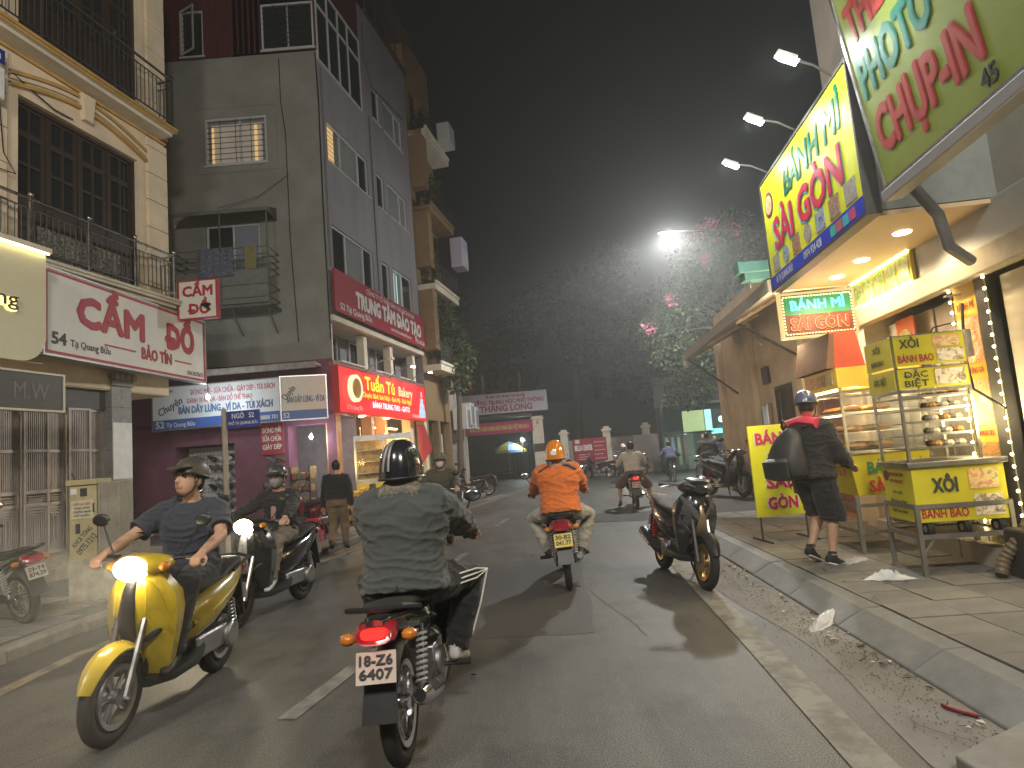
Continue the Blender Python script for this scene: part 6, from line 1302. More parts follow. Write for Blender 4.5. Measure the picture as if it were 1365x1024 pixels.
def person(label, loc, rz, d, top, bottom, shoe, group=None, vox=.011, fat=1.0, sleeve='long', shorts=False, hair='short', skin=SK, lean=0, wr_amp=.010, collar=None, hood=None, extra=None, puff=1.0, hem=.06):
    t = thing('person', label, 'person', loc, rz, group, ry=lean); s = d['s']
    ms = [skin, top, bottom, shoe, HAIR, EYE_, LIP, collar or top, hood or top] ; b = MB()
    P, nk = d['pel'], d['nk']; ax = (nk - P).normalized(); sd = (d['shR'] - d['shL']).normalized(); f_ = ax.cross(sd) * -1 if ax.cross(sd).y < 0 else ax.cross(sd)
    f_ = f_.normalized(); L = (nk - P).length
    tor = [(-.2, .155, .125, 2), (-.05, .185, .15, 2), (hem, .188, .152, 1), (.28, .172, .135, 1), (.5, .182, .138, 1), (.72, .2, .142, 1), (.86, .185, .128, 1), (.95, .13, .1, 1), (1.02, .075, .078, 1)]
    b.loft([sring(P + ax * L * q + f_ * (.02 * math.sin(q * 3)), sd * w * fat * s * (puff if m_ == 1 else 1), f_ * h * fat * s * (puff if m_ == 1 else 1), 18, 2.3) for q, w, h, m_ in tor[2:]], 1)
    b.loft([sring(P + ax * L * q, sd * w * fat * s, f_ * h * fat * s, 16, 2.3) for q, w, h, m_ in tor[:3]], 2)
    for k, x in (('L', -1), ('R', 1)):
        sh, el, wr = d['sh' + k], d['el' + k], d['wr' + k]; q = fat * s * puff
        si = nk + (sh - nk) * .45 + V((0, 0, -.01))
        if sleeve == 'long':
            b.tube([si, sh, sh.lerp(el, .35), sh.lerp(el, .75), el, el.lerp(wr, .3), el.lerp(wr, .7), wr], [.08 * q, .085 * q, .076 * q, .066 * q, .062 * q, .06 * q, .052 * q, .044 * q], 12, 1)
        else:
            b.tube([si, sh, sh.lerp(el, .4), sh.lerp(el, .72)], [.08 * q, .082 * q, .073 * q, .07 * q], 12, 1); b.tube([sh.lerp(el, .5), el, el.lerp(wr, .35), wr], [.05 * s, .042 * s, .042 * s, .028 * s], 10, 0)
        b.tube([el.lerp(wr, .85), wr + (wr - el).normalized() * .02], [.034 * s, .027 * s], 8, 0); hand(b, wr + (wr - el).normalized() * .012, el, x, d['grip' + k])
        hp, kn, an, to = d['hp' + k], d['kn' + k], d['an' + k], d['to' + k]; g = fat * s
        if not shorts: b.tube([hp + V((0, 0, .06)), hp, hp.lerp(kn, .5), kn, kn.lerp(an, .4), kn.lerp(an, .8), an], [.1 * g, .108 * g, .096 * g, .08 * g, .076 * g, .066 * g, .06 * g], 12, 2)
        else:
            b.tube([hp + V((0, 0, .06)), hp, hp.lerp(kn, .5), kn, kn.lerp(an, .16)], [.105 * g, .118 * g, .118 * g, .115 * g, .112 * g], 12, 2); b.tube([hp.lerp(kn, .8), kn, kn.lerp(an, .3), kn.lerp(an, .75), an], [.062, .056, .058, .04, .036], 10, 0)
        fd = (to - an); fd.normalize(); up = V((0, 0, 1)); lt = fd.cross(up).normalized(); nn = lt.cross(fd).normalized()
        b.tube([an + V((0, 0, .05)), an - V((0, 0, .03))], [.042, .045], 10, 3 if not shorts else 3)
        b.loft([sring(an + fd * q_ - nn * o_, lt * w_, nn * h_, 12, 2.6) for q_, o_, w_, h_ in ((-.075, .04, .022, .025), (-.06, .035, .036, .042), (0, .035, .04, .048), (.07, .045, .044, .036), (.13, .05, .043, .028), (.175, .053, .026, .02))], 3)
    # head
    hd, fc = d['hd'], d['face'].normalized(); up = V((0, 0, 1)); rt = fc.cross(up).normalized(); up = rt.cross(fc).normalized()
    H = lambda r_, f, u: hd + (rt * r_ + fc * f + up * u) * s
    b.tube([nk - ax * .05, nk + (hd - nk) * .3, hd - up * .06], [.066 * s, .058 * s, .056 * s], 12, 7 if collar else 0)
    hr = [(-.112, .012, .03, .035), (-.095, .018, .05, .055), (-.06, .012, .064, .08), (-.02, .004, .072, .092), (.03, -.004, .076, .098), (.07, -.008, .07, .09), (.1, -.012, .048, .064), (.118, -.014, .014, .02)]
    b.loft([sring(H(0, f, u), rt * w * s, fc * l * s, 18, 2.2) for u, f, w, l in hr], 0)
    b.tube([H(0, .092, .025), H(0, .108, -.01), H(0, .116, -.028), H(0, .1, -.036)], [.008, .011, .015, .008], 8, 0)
    for x in (-1, 1):
        b.ell(H(x * .076, -.01, -.005), (.012, .018, .03), 8, 0); b.ell(H(x * .031, .083, .018), (.012, .012, .0085), 8, 5); b.tube([H(x * .014, .094, .04), H(x * .032, .091, .045), H(x * .05, .078, .04)], .006, 5, 4)
    b.tube([H(-.024, .083, -.064), H(0, .092, -.062), H(.024, .083, -.064)], [.006, .0085, .006], 6, 6)
    if hair:
        hh = [(-.06 if hair == 'short' else -.2, -.05, .066, .055), (-.02, -.03, .079, .08), (.03, -.022, .083, .094), (.07, -.02, .079, .094), (.105, -.018, .058, .072), (.13, -.018, .018, .022)]
        b.loft([sring(H(0, f, u), rt * w * s, fc * l * s, 18, 2.2) for u, f, w, l in hh], 4)
    if hood: b.loft([sring(H(0, f, u), rt * w * s, fc * l * s, 14, 2.2) for u, f, w, l in ((-.2, -.07, .14, .07), (-.15, -.08, .12, .07), (-.09, -.085, .1, .05), (-.05, -.09, .07, .03))], 8)
    if extra: extra(b, H)
    # one continuous skin: voxel union of the pieces, smoothed, then coloured by the nearest piece
    me = bpy.data.meshes.new('src'); me.from_pydata([tuple(p) for p in b.v], [], b.f)
    bm = bmesh.new(); bm.from_mesh(me); bmesh.ops.recalc_face_normals(bm, faces=bm.faces); bmesh.ops.triangulate(bm, faces=bm.faces); bm.to_mesh(me); bm.free()
    src = bpy.data.objects.new('src', me); COL.objects.link(src); r = src.modifiers.new('r', 'REMESH'); r.mode = 'VOXEL'; r.voxel_size = vox; r.adaptivity = 0
    out = bpy.data.meshes.new_from_object(src.evaluated_get(bpy.context.evaluated_depsgraph_get()))
    kd_pts = []
    for f, m_ in zip(b.f, b.m):
        c = sum((b.v[i] for i in f), V()) / len(f); kd_pts.append((c, m_))
        for i in f: kd_pts.append((b.v[i].lerp(c, .35), m_))
    kd = kdtree.KDTree(len(kd_pts))
    for i, (p, m_) in enumerate(kd_pts): kd.insert(p, i)
    kd.balance(); bpy.data.objects.remove(src); bpy.data.meshes.remove(me)
    bm = bmesh.new(); bm.from_mesh(out)
    for _ in range(3): bmesh.ops.smooth_vert(bm, verts=bm.verts, factor=.5, use_axis_x=True, use_axis_y=True, use_axis_z=True)
    bm.normal_update(); isc = {}
    for f in bm.faces: f.material_index = kd_pts[kd.find(f.calc_center_median())[1]][1]; f.smooth = True
    so = V((loc[0] * 3.1, loc[1] * 1.7, 2))
    for v in bm.verts:
        mi = v.link_faces[0].material_index if v.link_faces else 0
        if mi in (1, 2, 8):
            p = v.co; a = wr_amp * (1 if mi != 2 else .8)
            q_ = V((p.x * 4 + p.z * 5, p.y * 5 - p.z * 3, p.z * 11)) + so; wv = noise.noise_vector(p * 3.5 + so) * .9; w_ = (1 - min(1, abs(noise.noise(q_ + wv)) * 2.6)) ** 2 * 1.15 + (1 - min(1, abs(noise.noise(q_ * 1.9 - wv)) * 3)) ** 3 * .6 + noise.noise(p * 4 + so) * .7
            v.co = p + v.normal * (w_ - .3) * a
    while len(out.materials): out.materials.pop()
    for m_ in ms: out.materials.append(m_)
    bm.to_mesh(out); bm.free(); out.name = 'body'
    o = bpy.data.objects.new('body', out); COL.objects.link(o); o.parent = t
    if sleeve != 'long':
        for k in 'LR':
            sh, el = d['sh' + k], d['el' + k]; q = fat * s * puff * .074; MB().tube([sh.lerp(el, u) for u in (.6, .66, .74, .77, .77)], [q * .9, q * .99, q * 1.04, q * 1.0, q * .7], 18).build('sleeve_cuff', top, t)
    return t, H, (rt, fc, up)
def helmet(t, H, fr3, m_, peak=True, stripes=None, low=-.02, vis=None, sc_=1.0, chin=True, label=None):
    rt, fc, up = fr3; rings = []
    for i in range(9):
        a = (i / 8) * math.pi / 2; w = math.cos(a) ** .8; u = low + (.165 - low) * math.sin(a)
        rings.append(sring(H(0, -.012, u), rt * (.108 * w + .002) * sc_, fc * (.132 * w + .002) * sc_, 26, 2.1))
    b = MB(); b.loft(rings); o = b.build('helmet', m_, t, 50, label=label)
    b = MB(); b.tube([rings[0][k] for k in range(26)] + [rings[0][0], rings[0][1]], .008, 6); b.build('rim', black, o)
    if peak: MB().loft([sring(H(0, f, u), rt * w, up * .006, 12, 2.2) for f, u, w in ((.08, low + .045, .09), (.13, low + .035, .085), (.175, low + .015, .055))]).build('peak', m_, o)
    if vis: MB().loft([sring(H(0, f, u), rt * w, fc * .006, 12, 2.4) for f, u, w in ((.105, low + .05, .085), (.14, low - .02, .09), (.135, low - .09, .075))]).build('visor', vis, o)
    if stripes:
        for x in stripes: 
            b = MB(); pts = []
            for i in range(1, 8):
                a = (i / 8) * math.pi / 2; w = math.cos(a) ** .8; u = low + (.165 - low) * math.sin(a); xx = x * w; yy = -math.sqrt(max(0, 1 - (xx / (.108 * w)) ** 2)) * .132 * w
                pts.append(H(xx * sc_, (-.012 + yy * 1.015) * sc_ if True else 0, u))
            b.tube(pts, .0075, 5); b.build('stripe', alu, o)
    if chin:
        b = MB(); b.tube([H(-.088, .0, low), H(-.07, .03, -.08), H(-.03, .045, -.122), H(.03, .045, -.122), H(.07, .03, -.08), H(.088, 0, low)], .006, 5); b.build('chin_strap', black, o)
    return o
def mask(t, H, fr3, m_):
    rt, fc, up = fr3; b = MB(); b.loft([sring(H(0, f, u), rt * w, fc * l, 14, 2.2) for u, f, w, l in ((-.105, .05, .03, .04), (-.08, .05, .055, .06), (-.04, .05, .066, .068), (-.01, .055, .064, .052), (.004, .06, .05, .042))]); b.build('face_mask', m_, t)
navy = cloth('navy_cloth', (.03, .034, .048)); blk = cloth('black_cloth', (.014, .014, .015)); olive = cloth('grey_green_jacket', (.05, .056, .055)); orange = cloth('orange_jacket_cloth', (.56, .14, .025)); beigec = cloth('beige_trousers', (.33, .31, .26)); whitec = cloth('pale_shirt', (.5, .46, .38)); brownc = cloth('brown_shorts', (.12, .06, .045)); camo = mat('camouflage', (.1, .095, .07), .85, col2=(.2, .18, .13), thr=.5, ns=22, bump=.3); shoeb = mat('shoe_leather_black', (.025, .024, .023), .5); shoew = mat('trainer_white', (.5, .5, .5), .6); jean = cloth('dark_jeans', (.03, .035, .05)); steelb = cloth('slate_panel', (.06, .075, .09))
SP = 'riders on the road'
# near rider, seen from behind
N_ = ((-.665, 4.02, 0), R(-3))
d = pose_ride((-.3, .74), 9, (.31, .3, 1.03), (.2, .06, .36), head=-4, kn=.75, elb=.9, s=1.03)
t, H, f3 = person('rider in a grey-green hooded jacket and black helmet nearest the viewer', *N_, d, olive, blk, shoew, SP, .009, 1.12, collar=camo, hood=camo, puff=1.16, wr_amp=.012, lean=R(-1), hem=-.1)
helmet(t, H, f3, blackg, True, stripes=(-.07, -.042), low=-.06, sc_=1.22)
b = MB()
for k in range(3):          # white side stripes down the right trouser leg
    hp, kn, an = d['hpR'], d['knR'], d['anR']; o = V((.128 - .01 * abs(k - 1), .0, 0)); sft = V((0, .0, .028 * (k - 1)))
    b.tube([hp.lerp(kn, .35) + o + sft, hp.lerp(kn, .7) + V((.122, 0, .012)) + sft, kn + V((.106, .014 * (k - 1) + .02, .02)), kn.lerp(an, .4) + V((.1, .018 * (k - 1), 0)), kn.lerp(an, .85) + V((.084, .014 * (k - 1), 0))], .005, 6)
b.build('trouser_stripe', white, t)
# rider in orange
d = pose_ride((-.26, .75), 8, (.31, .3, 1.02), (.19, -.02, .34), kn=.8, elb=.95)
t, H, f3 = person('rider in an orange jacket and glossy orange helmet', (.47, 7.72, 0), R(-2.5), d, orange, beigec, shoeb, SP, .011, 1.1, puff=1.16, wr_amp=.011, lean=R(-1), hem=-.1)
helmet(t, H, f3, mat('orange_helmet_paint', (.6, .2, .015), .18, coat=.8), False, low=-.07, sc_=1.08)
MB().loft([sring(H(-.02, -.155, .01), f3[0] * .035, f3[2] * .028, 10, 4), sring(H(-.02, -.162, .01), f3[0] * .034, f3[2] * .027, 10, 4)]).build('helmet_sticker', white, t)
for sd in (-1, 1):
    nk, sh, el = d['nk'], d['shR' if sd > 0 else 'shL'], d['elR' if sd > 0 else 'elL']; b = MB()
    b.loft([sring(p, a, V((0, .035, .0)), 10, 2.2) for p, a in ((nk.lerp(sh, .55) + V((0, -.075, .07)), V((.04, 0, .01))), (sh + V((sd * .0, -.08, .05)), V((.045, 0, -sd * .02))), (sh.lerp(el, .3) + V((-sd * .02, -.075, .01)), V((.03, 0, -sd * .02))), (sh.lerp(el, .6) + V((-sd * .045, -.065, -.01)), V((.015, 0, 0))))]); b.build('shoulder_panel', steelb, t)
# white shirt, feet out
d = pose_ride((-.22, .74), 8, (.31, .3, 1.0), (.2, .1, .3), kn=.9, elb=.7, footR=(.42, -.02, .09), footL=(.36, .05, .12))
t, H, f3 = person('bareheaded rider in a pale shirt and brown shorts pausing with feet down', (2.78, 15.9, 0), R(-6), d, whitec, brownc, shoeb, SP, .013, 1.05, shorts=True, puff=1.08)
# yellow scooter rider
d = pose_ride((-.25, .76), 4, (.33, .26, 1.04), (.13, .22, .4), head=14, nod=12, kn=.35, elb=.9, s=1.04)
t, H, f3 = person('man in a dark shirt and brown cap helmet riding the yellow scooter', (-2.53, 4.6, 0), R(179), d, navy, blk, shoeb, SP, .0085, 1.02, lean=R(-3), sleeve='short', puff=1.06)
helmet(t, H, f3, mat('olive_brown_helmet', (.06, .052, .04), .4, var=.2), True, low=.035, sc_=1.02)
# black scooter rider
d = pose_ride((-.25, .76), 6, (.33, .26, 1.04), (.12, .2, .4), head=-8, kn=.3, elb=.8, s=.96)
t, H, f3 = person('masked woman in black riding the oncoming black scooter', (-2.82, 7.2, 0), R(170), d, blk, mat('pale_skin_trousers', (.2, .17, .14), .8), shoew, SP, .0095, .98, lean=R(-1), hair='long', puff=1.1)
helmet(t, H, f3, mat('black_white_helmet', (.05, .05, .05), .3, col2=(.4, .4, .4), thr=.62, ns=8), True, low=.03); mask(t, H, f3, mat('grey_mask', (.2, .2, .2), .8))
MB().loft([sring(p, V((.04 * w, 0, 0)), V((0, .012, 0)), 8) for p, w in ((d['nk'] + V((0, .09, -.04)), .8), (d['nk'] + V((0, .14, -.16)), .9), (d['nk'] + V((0, .15, -.3)), .6))]).build('pink_scarf', cloth('dusty_pink', (.35, .2, .18)), t)
# masked rider in camouflage hood
d = pose_ride((-.25, .76), 4, (.33, .26, 1.04), (.13, .22, .4), kn=.3, elb=.8, s=1.0)
t, H, f3 = person('masked rider in an olive jacket and camouflage hood facing the viewer', (-1.38, 11.1, 0), R(176), d, cloth('olive_drab', (.075, .07, .045)), blk, shoeb, SP, .013, 1.1, hood=camo, puff=1.15)
helmet(t, H, f3, camo, True, low=.03, sc_=1.05); mask(t, H, f3, mat('pink_white_mask', (.6, .48, .45), .7))
# far oncoming rider with white helmet
d = pose_ride((-.25, .74), 6, (.31, .3, 1.0), (.16, .1, .34), s=.95)
t, H, f3 = person('far oncoming rider in dark clothes and a pale helmet', (4.35, 26.2, 0), R(186), d, navy, blk, shoeb, SP, .018)
helmet(t, H, f3, mat('pale_pink_helmet', (.55, .45, .45), .3), True, low=.0)
# cyclist bent forward
d = pose_ride((-.2, .8), 38, (.26, .32, .98), (.12, -.02, .3), kn=.2, s=.98)
t, H, f3 = person('cyclist in a dark blue jacket with a white shoulder band seen from behind', (5.75, 24.4, 0), R(-4), d, cloth('blue_track_jacket', (.04, .045, .1)), jean, shoeb, SP, .017, 1.1)
MB().loft([sring(d['nk'] + V((x, -.06 + .02 * abs(x) * 5, -.02 - abs(x) * .25)), V((0, .075, 0)), V((0, 0, .05)), 8) for x in (-.2, -.1, 0, .1, .2)]).build('white_shoulder_band', white, t)
PG = 'people on foot'
# walker on the left pavement
d = pose_stand(.16, .93, head=-10, lean=4)
t, H, f3 = person('man in a black jacket and brown trousers walking away past the bakery', (-3.35, 11.75, .06), R(6), d, blk, cloth('khaki_brown', (.19, .13, .07)), shoeb, PG, .012, 1.08, puff=1.14)
MB().loft([sring(d['shR'].lerp(d['elR'], .5) + V((-.06, 0, -.06 - .1 * k)), V((.018, 0, 0)), V((0, .05, 0)), 8) for k in range(4)]).build('grey_lining', cloth('grey_lining', (.3, .29, .25)), t)
# waiting man at the carts
d = pose_stand(.03, 1.0, head=-25, lean=4, nod=-5, arms={'R': (.2, .33, .98), 'L': (-.3, .12, .8)})
t, H, f3 = person('man in black shorts and jacket waiting at the sandwich cart', (2.98, 6.62, .15), R(-62), d, blk, blk, mat('canvas_shoe_black', (.02, .02, .02), .8), PG, .009, 1.12, shorts=True, collar=mat('red_collar', (.5, .03, .06), .7), puff=1.18, hem=-.12)
helmet(t, H, f3, mat('dark_blue_helmet', (.06, .07, .13), .3, coat=.4, var=.5, ns=9), True, low=.02, sc_=1.03)
MB().loft([sring(d['nk'] + V((x, -.04 - .3 * x * x, .02 - abs(x) * .2)), V((0, .115, 0)), V((0, 0, .06)), 10) for x in (-.2, -.1, 0, .1, .2)]).build('red_yoke', MATS['red_collar'], t)
for k in ('L', 'R'):
    an, to = d['an' + k], d['to' + k]; fd = (to - an).normalized(); MB().loft([sring(an + fd * q - V((0, 0, .078 + q * .02)) * 1.0, fd.cross(V((0, 0, 1))).normalized() * w, V((0, 0, .009)), 10, 4) for q, w in ((-.08, .03), (0, .044), (.1, .048), (.19, .03))]).build('white_sole', white, t)
bp = thing('backpack', 'large black backpack on the back of the man waiting at the cart', 'backpack', (2.98, 6.62, .15), R(-62))
bm2 = MB(); c0 = V((-.04, -.3, 1.14)); bm2.loft([sring(c0 + V((0, dy, u)), V((w, 0, 0)), V((0, dpt, 0)), 18, 2.8) for u, w, dpt, dy in ((-.27, .12, .08, .04), (-.22, .19, .13, .02), (-.08, .2, .13, 0), (.06, .165, .1, .04), (.16, .12, .07, .08), (.22, .07, .04, .11), (.24, .03, .02, .12))])
bo = bm2.build('bag', mat('backpack_nylon', (.02, .021, .022), .55, var=.25, ns=6, bump=.4, bs=30), bp)
for v in bo.data.vertices: v.co += v.normal * .014 * noise.noise(v.co * 11) * 1.6
MB().tube([c0 + V((-.1, .14, .25)), c0 + V((-.13, .33, .26)), c0 + V((-.14, .46, .1)), c0 + V((-.13, .42, -.1)), c0 + V((-.15, .2, -.24))], .02, 6).tube([c0 + V((.12, .14, .25)), c0 + V((.18, .33, .26)), c0 + V((.2, .46, .1)), c0 + V((.2, .42, -.1)), c0 + V((.17, .2, -.24))], .02, 6).tube([c0 + V((-.04, .05, .27)), c0 + V((0, .02, .33)), c0 + V((.04, .05, .27))], .012, 6).build('strap', black, bp)
MB().loft([sring(c0 + V((0, -.15 + dy, u)), V((w, 0, 0)), V((0, .035, 0)), 14, 3) for u, w, dy in ((-.27, .1, .06), (-.24, .15, .0), (-.08, .15, -.02), (-.05, .1, .02))]).build('front_pocket', MATS['backpack_nylon'], bp)
# people near the far shop and the one pushing a bicycle
d = pose_stand(.12, 1.0, lean=14, arms={'L': (-.2, .35, 1.0), 'R': (.2, .35, 1.0)})
person('person in black pushing a bicycle along the road', (6.2, 21.0, 0), R(-15), d, blk, blk, shoeb, PG, .016, 1.15, puff=1.15)
for i, (x, y, rz, tp, bt, lab, sh_) in enumerate(((7.15, 24.7, 172, blk, blk, 'pedestrian in black shorts walking towards the viewer by the far shop', True), (7.75, 25.2, 160, navy, blk, 'pedestrian in a navy top half behind the one in black shorts', False), (8.35, 25.0, 205, cloth('dark_blue_top', (.025, .03, .06)), jean, 'pedestrian in dark blue with a cap facing the far shop', False), (9.0, 26.2, 30, cloth('sky_blue_top', (.1, .17, .4)), jean, 'pedestrian in a sky blue top in front of the far shop', False))):
    d = pose_stand(.1 if i % 2 == 0 else .04, (.98, .92, 1.02, .95)[i], head=(10, -20, 30, 0)[i]); person(lab, (x, y, .0 if i < 2 else .15), R(rz), d, tp, bt, shoeb if i else shoew, PG, .017, 1.05, shorts=sh_, puff=1.1)
# ================================================================ street furniture, litter and small things
cabm = mat('cabinet_cream_paint', (.42, .36, .2), .6, var=.18, ns=4, col2=None); cabg = mat('cabinet_grey_metal', (.27, .25, .2), .6, var=.3, ns=5)
EC = thing('electrical_cabinet', 'cream electrical cabinet with stickers and stencilled numbers on the left pavement', 'cabinet', (-5.42, 8.3, .12), R(8))
MB().bx(-.3, .3, -.17, .2, 0, .52).build('concrete_base', mat('cabinet_concrete', (.3, .27, .21), .9, var=.35, ns=6, bump=.5), EC, 0, .012)
MB().bx(-.29, .03, -.16, .19, .52, 1.44).build('door', cabm, EC, 0, .008); MB().bx(.035, .3, -.15, .19, .52, 1.46).build('side_cabinet', cabg, EC, 0, .008); MB().bx(-.32, .045, -.19, .21, 1.44, 1.51).build('cap', cabm, EC, 0, .01)
for k in range(3): MB().bx(.06 + k * .09, .075 + k * .09, -.158, -.15, .56, 1.42).build('rib', cabg, EC, 0)
MB().bx(-.27, .0, -.166, -.161, 1.02, 1.25).build('sticker', mat('paper_sticker', (.55, .5, .36), .7), EC, 0); MB().bx(-.16, -.08, -.166, -.161, 1.3, 1.4).build('vent', darkmetal, EC, 0); MB().bx(-.27, -.2, -.166, -.161, 1.33, 1.4).build('number_tag', white, EC, 0)
inkd = mat('stencil_ink', (.05, .05, .05), .7)
for i, t_ in enumerate(('CẤP LẠI GIẤY', 'KHAI SINH', 'CHỨNG NHẬN', 'HỘ KHẨU')): txt(t_, .026, .2 - .02 * (i % 2), redt if i == 0 else inkd, EC, -.135, 1.19 - i * .047, .166, .03, dep=.002)
txt('KHCB TÔNG', .055, .3, inkd, EC, -.12, .78, .162, .03, rot=R(-48), dep=.002); txt('0975.1212', .075, .3, inkd, EC, -.06, .68, .162, .03, rot=R(-48), dep=.002); txt('1', .12, .05, inkd, EC, -.19, .84, .162, .02, dep=.002)
MB().tube([(.0, -.165, 1.2), (.0, -.18, 1.2), (.0, -.18, 1.1), (.0, -.165, 1.1)], .008, 6).build('handle', darkmetal, EC)
SP_ = thing('alley_name_post', 'round beige post carrying the blue alley name plate', 'street sign', (-5.02, 11.0, .1))
MB().tube([(0, 0, 0), (0, 0, 2.56)], .045, 12).ell((0, 0, 2.57), (.05, .05, .03), 10).build('post', mat('beige_post', (.36, .32, .24), .6, var=.2), SP_); MB().bx(.05, .62, -.015, .015, 2.24, 2.54).build('name_plate', mat('street_plate_blue', (.03, .05, .26), .4), SP_, 0, .004)
txt('NGÕ   52', .085, .38, white, SP_, .335, 2.41, .015, .03); txt('PHỐ TẠ QUANG BỬU', .05, .5, white, SP_, .335, 2.3, .015, .02)
ST = thing('plastic_stool', 'red plastic stool on the pavement beside the walking man', 'stool', (-4.15, 12.9, .12))
sr = mat('red_plastic', (.5, .03, .06), .4); MB().loft([sring((0, 0, z), (w, 0, 0), (0, w, 0), 16, 5) for z, w in ((.4, .135), (.42, .14), (.44, .13))]).build('seat', sr, ST)
for sx in (-1, 1):
    for sy in (-1, 1): MB().tube([(sx * .12, sy * .12, .41), (sx * .16, sy * .16, 0)], [.02, .022], 6).build('leg', sr, ST)
for sx in (-1, 1): MB().bx(sx * .145 - .006, sx * .145 + .006, -.13, .13, .14, .2).build('brace', sr, ST, 0)
SB = thing('steel_bucket_stand', 'grey steel bin standing left of the red stool', 'bin', (-4.5, 13.0, .12)); MB().lathe([(.14, 0), (.17, .42), (.18, .43), (.165, .41), (.01, .1)], n=18).build('bin_body', steel, SB); MB().lathe([(.19, .43), (.19, .45), (.02, .5)], n=18).build('lid', darkmetal, SB)
for i, (x, y, w, h, m_, lab) in enumerate(((-4.9, 14.6, .5, 1.5, mat('goods_green', (.1, .3, .14), .6, col2=(.45, .1, .1), thr=.5, ns=9), 'narrow rack of bright packets beside the glass cabinet'), (-5.7, 15.4, .8, 1.2, mat('goods_dark', (.08, .07, .08), .6, col2=(.3, .2, .25), thr=.55, ns=9), 'dark rack of boxed goods at the purple corner'), (-3.95, 15.9, .7, .95, mat('goods_bread', (.5, .22, .05), .6, col2=(.7, .45, .12), thr=.5, ns=14), 'low bakery table heaped with packed bread'))):
    t = thing('goods_rack', lab, 'rack', (x, y, .12), R(-12)); MB().bx(-w / 2, -w / 2 + .03, -.15, .15, 0, h).bx(w / 2 - .03, w / 2, -.15, .15, 0, h).build('side', darkmetal, t, 0)
    n = max(2, int(h / .3))
    for k in range(n):
        z = .08 + k * (h - .1) / n; MB().bx(-w / 2 + .03, w / 2 - .03, -.15, .15, z, z + .02).build('shelf', darkmetal, t, 0)
        nn = int(w / .12)
        for j in range(nn): MB().bx(-w / 2 + .05 + j * .12, -w / 2 + .15 + j * .12, -.14, .05, z + .021, z + .021 + rnd.uniform(.1, .2)).build('packet', m_, t, 0, .01)
    if i == 2: light('table_light', 'POINT', (0, -.3, 1.5), 38, (1, .62, .2), t, .1)
PLK = thing('loose_planks', 'loose wooden planks lying on the broken left pavement', 'planks', (-3.95, 11.9, .12), R(-30))
for k in range(5): MB().bx(-.55, .55, k * .13 - .3, k * .13 - .19, .0 + .004 * k, .025 + .004 * k).build('plank', mat('grey_timber', (.2, .16, .11), .8, var=.3, stretch=(1, 8, 1)), PLK, 0)
# clear plastic bags and scraps
plas = mat('clear_plastic_film', (.75, .78, .8), .2, alpha=.55, var=.1, spec=.8)
def bag(label, loc, sx, sy, h, seed):
    rg = random.Random(seed); b = MB(); n, m = 16, 12; P = []
    for i in range(n + 1):
        for j in range(m + 1):
            u, w = i / n * 2 - 1, j / m * 2 - 1; rr = math.exp(-3 * (u * u * .7 + w * w)); q = V((u * 3 + seed, w * 4, seed * 1.7))
            P.append((u * sx * (1 + .25 * noise.noise(q)), w * sy * (1 + .4 * noise.noise(q + V((5, 0, 0)))) * (.4 + .6 * (1 - abs(u))), .006 + h * rr * (.5 + .9 * abs(noise.noise(q * 1.6))) + .012 * abs(noise.noise(q * 4))))
    b.add(P, [(i * (m + 1) + j, (i + 1) * (m + 1) + j, (i + 1) * (m + 1) + j + 1, i * (m + 1) + j + 1) for i in range(n) for j in range(m)])
    o = b.build('plastic_bag', plas, None, 180); o.location = loc; o.rotation_euler = (0, 0, rg.uniform(0, 3)); return tag(o, label, 'plastic bag', 'litter on the ground')
bag('crumpled clear plastic bag lying over the kerb edge', (2.2, 5.05, .025), .21, .07, .07, 1).rotation_euler = (R(2), R(-14), R(40))
bag('crumpled clear plastic bag in front of the steamed bun cart', (3.12, 5.72, .155), .2, .09, .1, 2)
bag('flat plastic sheet lying beside the glass sandwich cart', (3.28, 6.6, .155), .2, .12, .03, 3)
o = MB().loft([sring((x, .01 * math.sin(x * 30), .025), (0, w, 0), (0, 0, .018), 8) for x, w in ((-.14, .01), (-.1, .025), (0, .03), (.08, .02), (.15, .008))]).build('red_wrapper', mat('dark_red_film', (.16, .015, .03), .5), None); o.location = (2.13, 3.42, .012); o.rotation_euler = (0, 0, R(118)); o.scale = (.62, .62, .62); tag(o, 'dark red wrapper lying against the foot of the kerb', 'wrapper', 'litter on the ground')
o = MB().prism([(-.42, -.2), (.4, -.26), (.5, .08), (.1, .24), (-.38, .15)], 0, .09).build('broken_paving_slab', pavs[0], None, 0, .012); o.location = (2.15, 2.82, .01); o.rotation_euler = (R(2), R(-3), R(12)); tag(o, 'broken paving slab lying in the gutter at the bottom right corner', 'slab')
sb = MB()
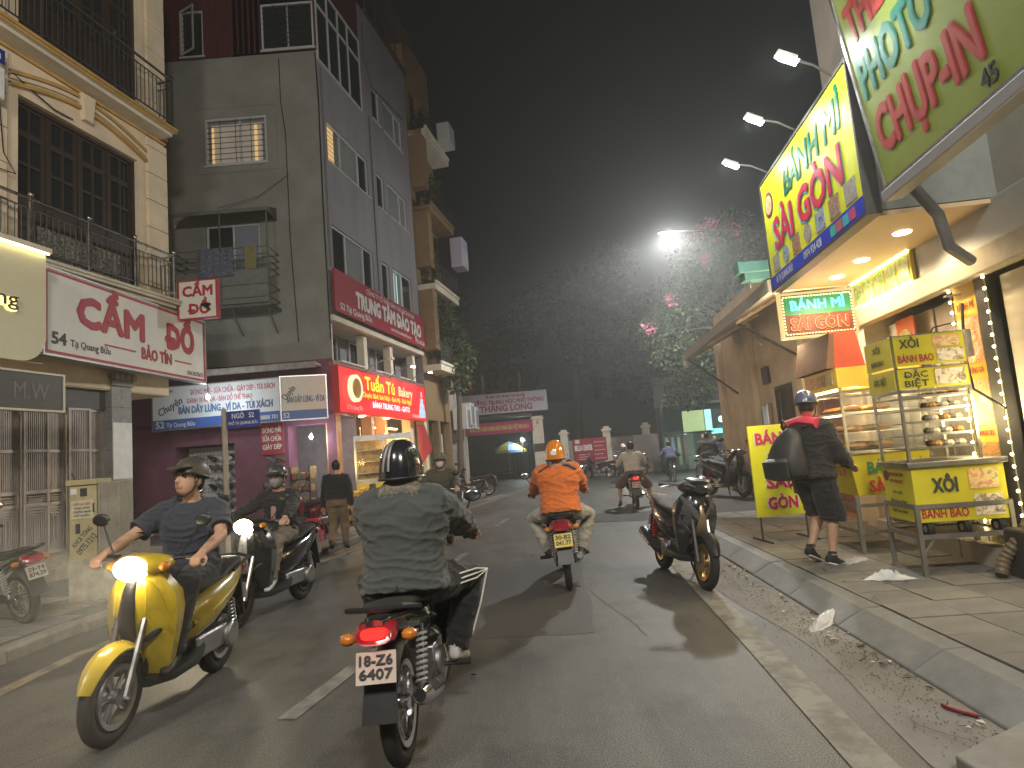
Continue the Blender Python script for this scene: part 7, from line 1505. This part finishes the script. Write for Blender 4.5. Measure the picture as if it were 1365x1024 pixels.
for i in range(136):
    if i < 110: y = rnd.uniform(2.3, 9); y = rnd.choice((2.6, 3.1, 4.2, 4.9, 6.1, 7.3)) + rnd.gauss(0, .28); x = kx(y) - abs(rnd.gauss(.06, .1)); z = .02
    else:
        x, y = rnd.choice(((rnd.uniform(2.7, 4), rnd.uniform(3, 7.5)), (rnd.uniform(-1.5, 1.2), rnd.uniform(4, 14)), (rnd.uniform(-6, -4.9), rnd.uniform(6, 9)))); z = .16 if x > 2.6 else (.125 if x < -4.6 else .004)
    sb.T = MX.Translation((x, y, z)) @ MX.Rotation(rnd.uniform(0, 6), 4, 'Z') @ MX.Rotation(rnd.uniform(-.3, .3), 4, 'X') @ MX.Scale(rnd.uniform(.5, 1.3), 4); k = rnd.choice((0, 1, 2, 3))
    if k == 3: sb.tube([(-.06, 0, .006), (0, .008, .01), (.06, -.004, .006)], .003, 5, 2)
    else: sb.add([(0, 0, .004), (.02, .012, .012), (.05, 0, .006), (.02, -.012, .013)], [(0, 1, 2, 3)], k)
sb.T = None; so_ = sb.build('ground_litter', [mat('dry_leaf', (.12, .08, .04), .8), mat('paper_scrap', (.5, .48, .42), .8), mat('dark_twig', (.035, .03, .025), .9)], None, 0, kind='stuff'); so_['label'] = 'scattered dry leaves, twigs and paper scraps on the ground'
grit = MB()
for i in range(2600):
    y = rnd.uniform(2, 9.2); x = kx(y) - abs(rnd.gauss(0, .22)); r_ = rnd.uniform(.002, .007); z = .014
    if x < kx(y) - .5: continue
    grit.add([(x - r_, y, z), (x, y - r_, z), (x + r_, y, z), (x, y + r_, z), (x, y, z + r_)], [(0, 1, 4), (1, 2, 4), (2, 3, 4), (3, 0, 4)])
g_ = grit.build('gutter_grit', mat('grit', (.13, .12, .1), .9, var=.6, ns=60), road, 0, kind='stuff')
for k, (a, c, sag) in enumerate((((-3.3, 25, 9), (1.2, 36, 5.6), 1.0), ((9.9, 22, 7.6), (1.5, 36, 6.2), 1.2))):
    a, c = V(a), V(c); o = MB().tube([a.lerp(c, i / 10) - V((0, 0, sag * 4 * (i / 10) * (1 - i / 10))) for i in range(11)], .012, 5).build('overhead_cable', black)
    tag(o, ('black cable from the tan house to the school gate', 'black cable from the lit street lamp to the school gate')[k], 'cable', 'overhead cables')
# ================================================================ night haze
hz = MB().bx(-58, 58, -20, 108, -1, 30).build('haze', mat('unused', var=0), smooth=0)
hm = bpy.data.materials.new('night_haze'); hm.use_nodes = True; nt = hm.node_tree; nt.nodes.clear()
ou = nt.nodes.new('ShaderNodeOutputMaterial'); pv = nt.nodes.new('ShaderNodeVolumePrincipled')
pv.inputs['Color'].default_value = (.93, .95, .94, 1); pv.inputs['Density'].default_value = .0042; pv.inputs['Anisotropy'].default_value = .62
nt.links.new(pv.outputs[0], ou.inputs['Volume'])
hz.data.materials.clear(); hz.data.materials.append(hm); hz['kind'] = 'stuff'; hz['label'] = 'thin night haze lit by the street lamps'
